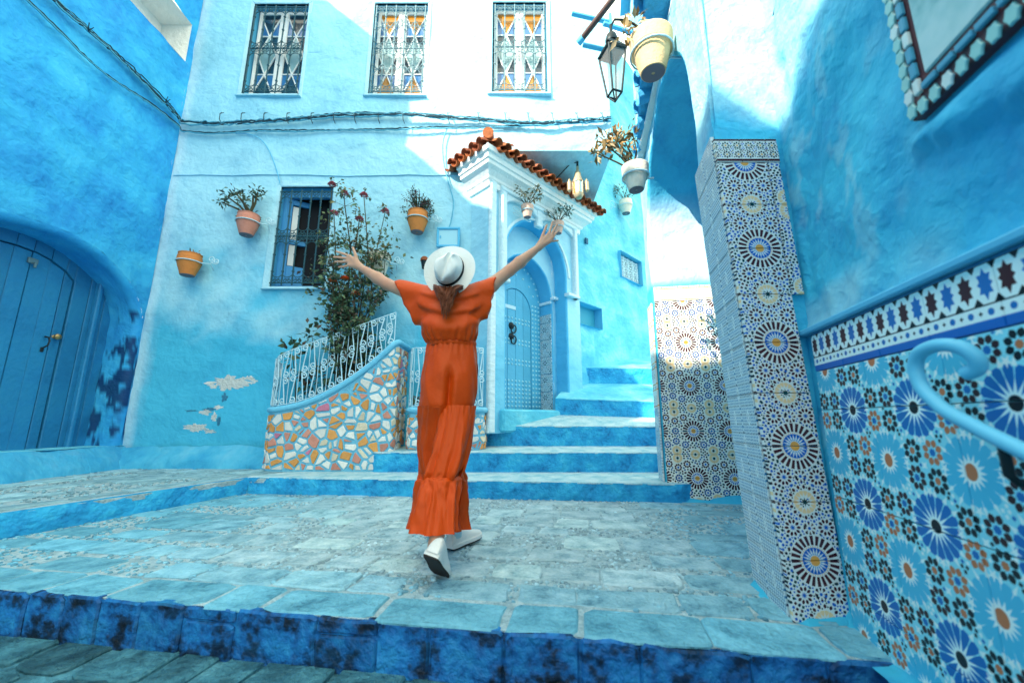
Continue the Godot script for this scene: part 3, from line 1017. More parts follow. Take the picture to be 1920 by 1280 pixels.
func arch_reveal(s: Sh, fr: Fr, cu: float, hw: float, spring: float, rise: float, base: float, r: float, depth: float, disp: Callable, col: Callable, nd := 6) -> void:
	var inn := []
	var out := []
	var nb := 26
	for i in nb:
		var v := lerpf(base, spring, float(i) / nb)
		inn.append(Vector2(cu - hw, v)); out.append(Vector2(cu - hw - r, v))
	for i in 33:
		var a := PI - PI * i / 32.0
		inn.append(Vector2(cu + hw * cos(a), spring + rise * sin(a))); out.append(Vector2(cu + (hw + r) * cos(a), spring + (rise + r) * sin(a)))
	for i in nb:
		var v := lerpf(spring, base, float(i + 1) / nb)
		inn.append(Vector2(cu + hw, v)); out.append(Vector2(cu + hw + r, v))
	var na := 5
	var flip := fr.u.cross(Vector3.UP).dot(fr.n) > 0.0
	s.grid(inn.size() - 1, na + nd, func(i: int, j: int) -> Array:
		var a: Vector2 = inn[i]
		var b: Vector2 = out[i]
		if j <= na:
			var t := PI / 2 * j / na
			var q := b.lerp(a, sin(t))
			var d := -r * (1.0 - cos(t))
			return [fr.p(q.x, q.y, d + disp.call(b.x, b.y)), q, col.call(q.x, q.y)]
		var f := float(j - na) / nd
		var k := nz.get_noise_3d(a.x * 6, a.y * 6, f * 3) * 0.02 * sin(minf(1.0, f * 2.0) * PI / 2)
		var mid := Vector2(cu, minf(a.y, spring))
		var q2 := a + (mid - a).normalized() * k
		return [fr.p(q2.x, q2.y, -r - f * (depth - r) + disp.call(b.x, b.y) * (1.0 - f)), q2, col.call(q2.x - f * depth, q2.y)], flip)

func scroll(c: Vector3, ex: Vector3, ey: Vector3, r: float, turns := 1.4, a0 := 0.0, r_in := 0.25, n := 14) -> Array:   # a spiral that starts outside and winds in
	var q := []
	for i in n + 1:
		var t := float(i) / n
		var a := a0 + t * turns * TAU
		var rr := lerpf(r, r * r_in, t)
		q.append(c + (ex * cos(a) + ey * sin(a)) * rr)
	return q

func left_house() -> void:
	var h := thing("blue_house", "deep blue plastered house on the left with an arched plank door", "house", Vector3(-4.73, 0.16, -3.0))
	var fr := Fr.new(Vector3(-4.73, 0, -5.0), Vector3(0, 0, 1), Vector3(1, 0, 0))
	var top := func(z: float) -> float:
		if z < -3.2: return 8.42
		if z < -2.35: return 8.72
		if z < -1.93: return 8.3
		if z > 0.7 and z < 1.3: return 5.55  # unseen gap in the roofline, put in to let sun onto the steps
		if z > 0.7 and z < 2.8: return 6.85
		return 7.4
	var cu := 1.15
	var hw := 1.05
	var spring := 1.88
	var rise := 0.72
	var disp := func(u: float, v: float) -> float:
		var d := nz.get_noise_2d(u * 1.6, v * 1.6) * 0.05 + nz.get_noise_2d(u * 6 + 50, v * 6) * 0.022
		return d * smoothstep(0.0, 0.12, u)
	var col := func(u: float, v: float) -> Color:
		var low := smoothstep(2.9, 2.2, v + 0.5 * nz.get_noise_2d(u * 2, v * 2))
		var st := smoothstep(0.10, 0.22, nz.get_noise_3d(u * 7 + 9, v * 4.5, 3.0) + 0.30 - 0.55 * absf(v - 1.05) - 0.8 * maxf(0.0, u - 0.12))
		var g := 1.0 - 0.12 * low
		return Color(g * 1.05, g, g).lerp(Color(0.10, 0.15, 0.24), st * 0.9)
	var r := 0.07
	var base := 0.36
	var top_u := func(u: float) -> float: return top.call(u - 5.0)
	# window opening high up: u 0.10..0.98, v 5.80..6.44
	var s := Sh.new()
	var hw2 := hw + r
	var zero := func(_u: float) -> float: return base
	wall_block(s, fr, [0.0, cu - hw2], zero, func(_u: float) -> float: return 5.80, 60, disp, col)
	wall_block(s, fr, arch_span(cu, hw2, 44), func(u: float) -> float: return arch_v(u, cu, hw2, spring, rise + r), func(_u: float) -> float: return 5.80, 40, disp, col)
	wall_block(s, fr, span(cu + hw2, 5.7, 0.12), zero, func(_u: float) -> float: return 5.80, 40, disp, col)
	wall_block(s, fr, [0.0, 0.05, 0.10], func(_u: float) -> float: return 5.80, func(_u: float) -> float: return 6.44, 8, disp, col)
	wall_block(s, fr, span(0.98, 5.7, 0.12), func(_u: float) -> float: return 5.80, func(_u: float) -> float: return 6.44, 6, disp, col)
	for k in [[0.0, 1.8], [1.8, 2.65], [2.65, 3.07], [3.07, 5.7], [5.7, 6.0], [6.0, 6.3], [6.3, 7.8], [7.8, 16.0]]:
		var hh: float = top.call((k[0] + k[1]) / 2.0 - 5.0)
		wall_block(s, fr, span(k[0], k[1], 0.15), func(_u: float) -> float: return 6.44 if k[0] < 5.65 else 0.0, func(_u: float) -> float: return hh, 12, disp, col)
		var bx := Sh.new()
		bx.box(Vector3(-7.0, hh - 0.08, -5.0 + (k[0] + k[1]) / 2.0), Vector3(4.5, 0.16, k[1] - k[0] + 0.002))
		bx.box(Vector3(-7.3, hh / 2.0 - 0.1, -5.0 + (k[0] + k[1]) / 2.0), Vector3(3.8, hh - 0.1, k[1] - k[0]))
		obj("house_body", bx, M.deep_blue, h)
	obj("wall", s, M.deep_blue, h)
	s = Sh.new()
	arch_reveal(s, fr, cu, hw, spring, rise, base, r, 0.40, disp, func(u: float, v: float) -> Color:
		var st := smoothstep(-0.02, 0.16, nz.get_noise_3d(u * 9 + 40, v * 5.0, 8.0) * 1.2 + 0.30 - 0.62 * absf(v - 1.0)) * smoothstep(0.8, 0.3, u)
		return Color(0.85, 0.9, 0.95).lerp(Color(0.08, 0.13, 0.22), st), 26)
	obj("arch_reveal", s, M.deep_blue, h)
	# white niche behind the high opening
	s = Sh.new()
	for k in [[Vector2(0.10, 5.80), Vector2(0.98, 5.80)], [Vector2(0.98, 5.80), Vector2(0.98, 6.44)], [Vector2(0.98, 6.44), Vector2(0.10, 6.44)], [Vector2(0.10, 6.44), Vector2(0.10, 5.80)]]:
		s.face([fr.p(k[0].x, k[0].y, disp.call(k[0].x, k[0].y)), fr.p(k[0].x, k[0].y, -0.45), fr.p(k[1].x, k[1].y, -0.45), fr.p(k[1].x, k[1].y, disp.call(k[1].x, k[1].y))])
	s.face([fr.p(0.10, 5.80, -0.45), fr.p(0.10, 6.44, -0.45), fr.p(0.98, 6.44, -0.45), fr.p(0.98, 5.80, -0.45)])
	obj("window_niche", s, M.lime_white, h)
	# the door: fixed boards round a leaf with a flat arched head
	var d := Node3D.new()
	d.name = "arched_door"
	d.position = Vector3(-5.1, 0.4, -3.9) - h.position
	h.add_child(d)
	var leaf := PackedVector2Array([Vector2(0.585, 0.40), Vector2(0.585, 2.28), Vector2(0.70, 2.37), Vector2(0.85, 2.43), Vector2(1.0, 2.46), Vector2(1.15, 2.465), Vector2(1.3, 2.45), Vector2(1.5, 2.40), Vector2(1.68, 2.30), Vector2(1.68, 0.40)])
	var hole := PackedVector2Array()
	for q in Geometry2D.offset_polygon(leaf, 0.012):
		hole = q
	var full := PackedVector2Array([Vector2(0.0, 0.36), Vector2(0.0, 2.7), Vector2(2.3, 2.7), Vector2(2.3, 0.36)])
	var x := 0.0
	var pl := func(u: float, v: float, e: float) -> Vector3: return fr.p(u, v, -0.37 + e)
	var wid := [0.21, 0.19, 0.185, 0.10, 0.16, 0.17, 0.16, 0.17, 0.16, 0.17, 0.2, 0.2, 0.2, 0.2]
	for k in 14:
		var st := PackedVector2Array([Vector2(x + 0.003, 0.3), Vector2(x + wid[k] - 0.003, 0.3), Vector2(x + wid[k] - 0.003, 2.8), Vector2(x + 0.003, 2.8)])
		for cutp in Geometry2D.intersect_polygons(st, leaf):
			s = Sh.new()
			s.prism(cutp, pl, -0.02, 0.005 + 0.004 * (k % 2), 0.005, Color.WHITE * rng.randf_range(0.85, 1.1))
			obj("plank", s, M.door_blue, d)
		for a in Geometry2D.intersect_polygons(st, full):
			for b in Geometry2D.clip_polygons(a, hole):
				s = Sh.new()
				s.prism(b, pl, -0.02, 0.020 + 0.003 * (k % 2), 0.006, Color.WHITE * rng.randf_range(0.8, 1.05))
				obj("frame_board", s, M.door_blue, d)
		x += wid[k]
		if x > 2.2:
			break
	s = Sh.new()
	s.face([pl.call(-0.1, 0.3, -0.025), pl.call(2.5, 0.3, -0.025), pl.call(2.5, 2.8, -0.025), pl.call(-0.1, 2.8, -0.025)])
	obj("door_backing", s, M.black, d)
	s = Sh.new()
	s.box(pl.call(0.32, 1.4, 0.045), Vector3(0.06, 2.2, 0.05), Basis(), 0.012)
	obj("door_post", s, M.door_blue, d)
	s = Sh.new()
	s.lathe([Vector2(0.0, 0.05), Vector2(0.028, 0.046), Vector2(0.034, 0.03), Vector2(0.026, 0.012), Vector2(0.012, 0.008), Vector2(0.012, -0.01), Vector2(0.03, -0.012)], 14, Transform3D(Basis(Vector3(0, 0, 1), PI * -0.5), pl.call(0.655, 1.615, 0.02)))
	obj("door_knob", s, M.brass, d)
	s = Sh.new()
	s.tube([pl.call(0.74, 1.60, 0.01), pl.call(0.735, 1.59, 0.05), pl.call(0.73, 1.55, 0.06), pl.call(0.735, 1.50, 0.055), pl.call(0.745, 1.47, 0.012)], 0.008, 7)
	s.box(pl.call(0.742, 1.455, 0.012), Vector3(0.008, 0.05, 0.03), Basis(), 0.002)
	obj("door_handle", s, M.dark_metal, d)
	s = Sh.new()
	s.box(pl.call(1.01, 2.36, 0.02), Vector3(0.025, 0.06, 0.09), Basis(), 0.006)
	s.tube([pl.call(1.0, 2.35, 0.04), pl.call(1.0, 2.29, 0.045)], 0.012, 8)
	obj("door_latch", s, M.iron_grey, d)
	# the sloped plinth of plaster along its foot
	s = Sh.new()
	s.grid(60, 8, func(i: int, j: int) -> Array:
		var u := i * 0.085
		var t := j / 8.0
		var y := lerpf(0.155, 0.41 + 0.02 * nz.get_noise_1d(u * 5), pow(t, 0.75))
		var out := lerpf(0.26 + 0.07 * nz.get_noise_1d(u * 3 + 9), 0.02, pow(t, 1.1)) + 0.045 * nz.get_noise_2d(u * 6, t * 4)
		return [fr.p(u, y, out), Vector2.ZERO, Color(0.42, 0.66, 0.84)], true)
	s.grid(40, 1, func(i: int, j: int) -> Array: return [fr.p(u_at(i), 0.408 + 0.004 * nz.get_noise_1d(i * 2.0), 0.03 - 0.5 * j)], true)
	obj("plinth", s, M.angle_blue, h)

func u_at(i: int) -> float:
	return i * 0.13

# ------------------------------------------------------------------ the pale house with the studded door
func grille(par: Node3D, fr: Fr, u0: float, u1: float, v0: float, v1: float, d: float, bars: int, mt: Material, r := 0.008, cross := false) -> void:
	var s := Sh.new()
	var U := fr.u
	var V := Vector3.UP
	var w := (u1 - u0) / bars
	var rows := [v0, lerpf(v0, v1, 0.5), v1]
	for i in bars + 1:
		var u := u0 + w * i
		s.tube([fr.p(u, v0 - 0.03, d), fr.p(u, v1 + 0.03, d)], r, 6)
		for f in [0.12, 0.3, 0.42, 0.58, 0.72, 0.88]:
			s.tube([fr.p(u, lerpf(v0, v1, f) - 0.008, d), fr.p(u, lerpf(v0, v1, f) + 0.008, d)], r * 1.7, 6)
	for v in rows:
		s.tube([fr.p(u0 - 0.02, v, d), fr.p(u1 + 0.02, v, d)], r * 0.9, 5)
	for i in bars:
		var uc := u0 + w * (i + 0.5)
		var a := w * 0.22
		for k in [[v0, 1.0], [rows[1], -1.0], [rows[1], 1.0], [v1, -1.0]]:
			var e: float = k[1]
			var vc: float = k[0] + e * a * 1.15
			for sd: float in [-1.0, 1.0]:
				s.tube(scroll(fr.p(uc + sd * a, vc, d), U * sd, V * e, a * 0.95, 1.25, PI / 2, 0.3, 12), r * 0.55, 5, false)
			var arc := []
			for t in 9:
				var an := PI * t / 8.0
				arc.append(fr.p(uc - cos(an) * w * 0.48, k[0] + e * (w * 0.56 + sin(an) * -0.0 + w * 0.42 * (1.0 - sin(an)) ), d))
			s.tube(arc, r * 0.6, 5, false)
		if cross:
			for f in [0.18, 0.68]:
				for sd: float in [-1.0, 1.0]:
					s.tube([fr.p(uc - sd * w * 0.5, lerpf(v0, v1, f), d), fr.p(uc + sd * w * 0.5, lerpf(v0, v1, f + 0.15), d)], r * 0.5, 5, false)
					s.tube(scroll(fr.p(uc + sd * w * 0.25, lerpf(v0, v1, f + 0.08), d), U * sd, V, w * 0.2, 1.2, 0.0, 0.3, 10), r * 0.5, 5, false)
	obj("grille", s, mt, par)

func bar2(s: Sh, fr: Fr, a: Vector2, b: Vector2, wid: float, d: float, thick: float) -> void:
	var t := (b - a).normalized()
	var n := Vector2(-t.y, t.x) * wid / 2.0
	s.prism(PackedVector2Array([a + n, a - n, b - n, b + n]), func(u: float, v: float, e: float) -> Vector3: return fr.p(u, v, d + e), -thick, 0.0, minf(wid, thick) * 0.2)

func lattice_window(h: Node3D, fr: Fr, u0: float, u1: float, v0: float, v1: float, hues: Array, gm: Material, gr: float, label: String, cross := false) -> void:
	var w := Node3D.new()
	w.name = numbered(h, "window")
	w.position = fr.p((u0 + u1) / 2.0, v0, 0.0) - h.position
	w.set_meta("label", label)
	h.add_child(w)
	var dp := -0.10
	var fm := Sh.new()
	var mid := (u0 + u1) / 2.0
	bar2(fm, fr, Vector2(u0 + 0.025, v0), Vector2(u0 + 0.025, v1), 0.05, dp, 0.05)
	bar2(fm, fr, Vector2(u1 - 0.025, v0), Vector2(u1 - 0.025, v1), 0.05, dp, 0.05)
	bar2(fm, fr, Vector2(mid - 0.034, v0), Vector2(mid - 0.034, v1), 0.064, dp + 0.004, 0.05)
	bar2(fm, fr, Vector2(mid + 0.034, v0), Vector2(mid + 0.034, v1), 0.064, dp + 0.004, 0.05)
	bar2(fm, fr, Vector2(u0 + 0.05, v0 + 0.03), Vector2(u1 - 0.05, v0 + 0.03), 0.06, dp - 0.002, 0.04)
	bar2(fm, fr, Vector2(u0 + 0.05, v1 - 0.03), Vector2(u1 - 0.05, v1 - 0.03), 0.06, dp - 0.002, 0.04)
	var k := 0
	for half in 2:
		var a := u0 + 0.05 if half == 0 else mid + 0.066
		var b := mid - 0.066 if half == 0 else u1 - 0.05
		var c := (a + b) / 2.0
		var p0 := v0 + 0.06
		var ht := v1 - v0 - 0.12
		var x1 := p0 + ht * 0.27
		var x2 := p0 + ht * 0.73
		var m1 := p0 + ht * 0.05
		var m2 := p0 + ht * 0.5
		var m3 := p0 + ht * 0.95
		for e in [[Vector2(a, m1), Vector2(c, x1)], [Vector2(b, m1), Vector2(c, x1)], [Vector2(a, m2), Vector2(c, x1)], [Vector2(b, m2), Vector2(c, x1)], [Vector2(a, m2), Vector2(c, x2)], [Vector2(b, m2), Vector2(c, x2)], [Vector2(a, m3), Vector2(c, x2)], [Vector2(b, m3), Vector2(c, x2)], [Vector2(a, x1), Vector2(b, x1)], [Vector2(a, x2), Vector2(b, x2)]]:
			bar2(fm, fr, e[0], e[1], 0.018, dp - 0.006 - 0.001 * (k % 3), 0.02)
			k += 1
		var panes := [
			[[Vector2(a, p0), Vector2(b, p0), Vector2(b, m1), Vector2(c, x1), Vector2(a, m1)], hues[0]],
			[[Vector2(c, x1), Vector2(b, m2), Vector2(c, x2), Vector2(a, m2)], hues[1]],
			[[Vector2(a, p0 + ht), Vector2(a, m3), Vector2(c, x2), Vector2(b, m3), Vector2(b, p0 + ht)], hues[2]],
			[[Vector2(a, m1), Vector2(c, x1), Vector2(a, x1)], "glass_blue"], [[Vector2(a, x1), Vector2(c, x1), Vector2(a, m2)], "glass_dark"],
			[[Vector2(b, m1), Vector2(b, x1), Vector2(c, x1)], "glass_blue"], [[Vector2(b, x1), Vector2(b, m2), Vector2(c, x1)], "glass_dark"],
			[[Vector2(a, m2), Vector2(c, x2), Vector2(a, x2)], "glass_dark"], [[Vector2(a, x2), Vector2(c, x2), Vector2(a, m3)], "glass_blue"],
			[[Vector2(b, m2), Vector2(b, x2), Vector2(c, x2)], "glass_dark"], [[Vector2(b, x2), Vector2(b, m3), Vector2(c, x2)], "glass_blue"]]
		for pn in panes:
			var s := Sh.new()
			s.prism(PackedVector2Array(pn[0]), func(u: float, v: float, e: float) -> Vector3: return fr.p(u, v, dp - 0.022 + e), -0.004, 0.0)
			obj("pane", s, M[pn[1]], w)
	obj("frame", fm, M.wood_white, w)
	grille(w, fr, u0 + 0.015, u1 - 0.015, v0 + 0.05, v1 - 0.06, 0.012, 5, gm, gr, cross)

func blue_house() -> void:
	var h := thing("pale_house", "pale blue house facing the steps with barred windows and a studded door", "house", Vector3(-1.5, 0.16, -5.0))
	var fr := Fr.new(Vector3(0, 0, -5.0), Vector3(1, 0, 0), Vector3(0, 0, 1))
	var wins := [[-3.93, -3.10, 5.32, 6.94], [-2.09, -1.28, 5.32, 6.95], [-0.29, 0.52, 5.35, 6.97], [-3.18, -2.46, 2.41, 3.86]]
	var us := {}
	var vs := {}
	for x in span(-4.76, 1.41, 0.09):
		us[x] = 1
	for y in span(0.1, 9.2, 0.09):
		vs[y] = 1
	for w in wins:
		us[w[0]] = 1; us[w[1]] = 1; vs[w[2]] = 1; vs[w[3]] = 1
	us[-0.42] = 1
	vs[4.41] = 1
	var ul: Array = us.keys(); ul.sort()
	var vl: Array = vs.keys(); vl.sort()
	var disp := func(u: float, v: float) -> float:
		return nz.get_noise_2d(u * 1.5 + 30, v * 1.5) * 0.035 + nz.get_noise_2d(u * 6 + 70, v * 6) * (0.006 + 0.016 * smoothstep(2.6, 1.2, v))
	var col := func(u: float, v: float) -> Color:
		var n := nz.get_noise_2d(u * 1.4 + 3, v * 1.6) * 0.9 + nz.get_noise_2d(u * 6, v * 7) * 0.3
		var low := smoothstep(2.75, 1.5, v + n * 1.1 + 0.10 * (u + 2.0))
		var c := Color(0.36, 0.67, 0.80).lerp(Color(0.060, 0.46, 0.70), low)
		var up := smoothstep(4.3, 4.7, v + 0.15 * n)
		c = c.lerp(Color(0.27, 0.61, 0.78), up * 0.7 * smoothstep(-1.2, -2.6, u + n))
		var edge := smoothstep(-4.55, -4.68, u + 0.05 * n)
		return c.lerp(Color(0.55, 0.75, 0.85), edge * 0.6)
	var s := Sh.new()
	var nu := ul.size()
	for v: float in vl:
		for u: float in ul:
			var dd: float = disp.call(u, v)
			for w in wins:
				if u >= w[0] - 0.001 and u <= w[1] + 0.001 and v >= w[2] - 0.001 and v <= w[3] + 0.001:
					dd = 0.0
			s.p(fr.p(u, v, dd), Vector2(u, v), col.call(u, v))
	for j in vl.size() - 1:
		for i in nu - 1:
			var uc: float = (ul[i] + ul[i + 1]) / 2.0
			var vc: float = (vl[j] + vl[j + 1]) / 2.0
			var skip := uc > -0.42 and vc < 4.41
			for w in wins:
				if uc > w[0] and uc < w[1] and vc > w[2] and vc < w[3]:
					skip = true
			if not skip:
				var a := j * nu + i
				s.quad(a, a + 1, a + nu + 1, a + nu)
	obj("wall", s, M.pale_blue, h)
	# reveals, sills, black boxes painted in for the unlit rooms behind
	s = Sh.new()
	for w in wins:
		s = Sh.new()
		var painted_dark_room := Sh.new()
		var trim := Sh.new()
		var dep := -0.16 if w[2] > 5.0 else -0.22
		var q := [Vector2(w[0], w[2]), Vector2(w[1], w[2]), Vector2(w[1], w[3]), Vector2(w[0], w[3])]
		for i in 4:
			var a: Vector2 = q[i]
			var b: Vector2 = q[(i + 1) % 4]
			s.face([fr.p(a.x, a.y, 0), fr.p(a.x, a.y, dep), fr.p(b.x, b.y, dep), fr.p(b.x, b.y, 0)])
		painted_dark_room.box(fr.p((w[0] + w[1]) / 2, (w[2] + w[3]) / 2, dep - 0.32), Vector3(w[1] - w[0] + 0.1, w[3] - w[2] + 0.1, 0.6))
		var pw := 0.05 if w[2] > 5.0 else 0.085
		var outer := PackedVector2Array([Vector2(w[0] - pw - 0.012, w[2] - 0.03), Vector2(w[1] + pw, w[2] - 0.036), Vector2(w[1] + pw + 0.008, w[3] + pw), Vector2(w[0] - pw, w[3] + pw + 0.01)])
		for sd in 4:      # a low plaster band on each side
			var a2: Vector2 = q[sd]
			var b2: Vector2 = q[(sd + 1) % 4]
			trim.prism(PackedVector2Array([outer[sd], outer[(sd + 1) % 4], b2, a2]), func(u: float, v: float, d: float) -> Vector3: return fr.p(u, v, d), -0.03, 0.014 if sd else 0.05, 0.01, Color(0.40, 0.68, 0.80))
		obj("window_reveal", s, M.trim_blue, h)
		obj("painted_dark_room", painted_dark_room, M.black, h)
		obj("window_surround", trim, M.pale_blue, h)
	lattice_window(h, fr, -3.91, -3.12, 5.33, 6.93, ["glass_dark", "glass_clear", "glass_dark"], M.iron_dark, 0.010, "latticed upper window with dark panes in the shade")
	lattice_window(h, fr, -2.07, -1.30, 5.33, 6.93, ["glass_orange", "glass_clear", "glass_orange"], M.iron_grey, 0.0105, "upper window crossed by a diagonal grille", true)
	lattice_window(h, fr, -0.27, 0.50, 5.36, 6.95, ["glass_orange", "glass_clear", "glass_orange"], M.iron_grey, 0.0105, "sunlit upper window with orange and clear panes")
	# the lower window: one blue casement half open, dark inside
	var w := Node3D.new()
	w.name = numbered(h, "window")
	w.position = fr.p(-2.82, 2.41) - h.position
	w.set_meta("label", "lower window with a blue casement ajar, black put in for its dark inside")
	h.add_child(w)
	s = Sh.new()
	for e in [[Vector2(-3.15, 2.41), Vector2(-3.15, 3.86), 0.06], [Vector2(-2.49, 2.41), Vector2(-2.49, 3.86), 0.05], [Vector2(-3.12, 3.80), Vector2(-2.5, 3.80), 0.10], [Vector2(-3.12, 2.44), Vector2(-2.5, 2.44), 0.05]]:
		bar2(s, fr, e[0], e[1], e[2], -0.09, 0.05)
	obj("frame", s, M.wood_blue, w)
	s = Sh.new()
	var cf := Fr.new(fr.p(-3.12, 0, -0.10), Vector3(0.86, 0, -0.51), Vector3(0.51, 0, 0.86))
	for e in [[Vector2(0.03, 2.47), Vector2(0.03, 3.75), 0.06], [Vector2(0.33, 2.47), Vector2(0.33, 3.75), 0.06], [Vector2(0.06, 3.71), Vector2(0.30, 3.71), 0.08], [Vector2(0.06, 3.12), Vector2(0.30, 3.12), 0.07], [Vector2(0.06, 2.62), Vector2(0.30, 2.62), 0.30]]:
		bar2(s, cf, e[0], e[1], e[2], 0.0, 0.035)
	obj("casement", s, M.wood_blue, w)
	s = Sh.new()
	s.box(cf.p(0.10, 3.4, -0.02), Vector3(0.07, 0.5, 0.008), cf.basis())
	s.box(cf.p(0.10, 2.93, -0.02), Vector3(0.07, 0.3, 0.008), cf.basis())
	obj("curtain", s, M.wood_white, w)
	grille(w, fr, -3.16, -2.475, 2.47, 3.78, 0.012, 5, M.iron_dark, 0.010)
	# fine ledge line under the cables, and soffit of the overhang
	s = Sh.new()
	s.grid(60, 3, func(i: int, j: int) -> Array:
		var u := lerpf(-4.7, -0.6, i / 60.0)
		var a := PI * j / 3.0
		return [fr.p(u, 4.035 + 0.008 * nz.get_noise_1d(u * 3) - 0.010 * cos(a), disp.call(u, 4.035) + 0.018 * sin(a)), Vector2.ZERO, Color(0.30, 0.60, 0.78)])
	obj("ledge", s, M.pale_blue, h)
	s = Sh.new()
	s.face([fr.p(-0.6, 4.41, 0.02), fr.p(-0.6, 4.41, -2.6), fr.p(1.41, 4.41, -2.6), fr.p(1.41, 4.41, 0.02)], Color(0.5, 0.74, 0.84))
	s.face([fr.p(1.41, 4.41, 0.0), fr.p(1.41, 4.41, -3.2), fr.p(1.41, 9.2, -3.2), fr.p(1.41, 9.2, 0.0)], Color(0.2, 0.55, 0.78))
	s.face([fr.p(-4.76, 9.2, 0.0), fr.p(1.41, 9.2, 0.0), fr.p(1.41, 9.2, -3.2), fr.p(-4.76, 9.2, -3.2)], Color(0.5, 0.74, 0.84))
	obj("overhang", s, M.pale_blue, h)
	# plinth along the foot
	s = Sh.new()
	s.grid(44, 8, func(i: int, j: int) -> Array:
		var u := lerpf(-4.74, -2.6, i / 44.0)
		var t := j / 8.0
		var y := lerpf(0.155, 0.40 + 0.03 * nz.get_noise_1d(u * 5), pow(t, 0.75))
		return [fr.p(u, y, lerpf(0.24 + 0.06 * nz.get_noise_1d(u * 4 + 9), 0.02, pow(t, 1.15)) + 0.045 * nz.get_noise_2d(u * 6, t * 4)), Vector2.ZERO, Color(0.45, 0.70, 0.86)])
	obj("plinth", s, M.angle_blue, h)
	# where the paint has come off
	for k in [[-3.55, 1.17, 0.23, 0.085, 1], [-3.30, 1.20, 0.09, 0.05, 1], [-3.72, 1.12, 0.05, 0.025, 1], [-2.93, 1.32, 0.05, 0.09, 1], [-3.78, 0.80, 0.07, 0.03, 1], [-3.63, 0.86, 0.05, 0.022, 1], [-3.66, 0.74, 0.03, 0.06, 1], [-3.85, 0.62, 0.12, 0.045, 1], [-3.70, 0.57, 0.06, 0.02, 1], [-3.57, 0.98, 0.035, 0.05, 0], [-3.72, 0.84, 0.09, 0.014, 0], [-3.60, 0.70, 0.02, 0.05, 0], [-3.95, 0.82, 0.07, 0.01, 0]]:
		var pg := PackedVector2Array()
		for i in 60:
			var a := TAU * i / 60.0
			var rr: float = 1.0 + 0.8 * nz.get_noise_2d(cos(a) * 2.2 + k[0] * 9, sin(a) * 2.2 + k[1] * 7) + 0.5 * nz.get_noise_2d(cos(a) * 9.0 + k[0] * 5, sin(a) * 9.0)
			pg.append(Vector2(k[0] + cos(a) * k[2] * rr, k[1] + sin(a) * k[3] * rr))
		s = Sh.new()
		s.prism(pg, func(u: float, v: float, e: float) -> Vector3: return fr.p(u, v, disp.call(u, v) + e), -0.01, 0.004, 0.002)
		obj("peeled_patch", s, M.peel if k[4] else M.peel_dark, h)
	doorway(h)

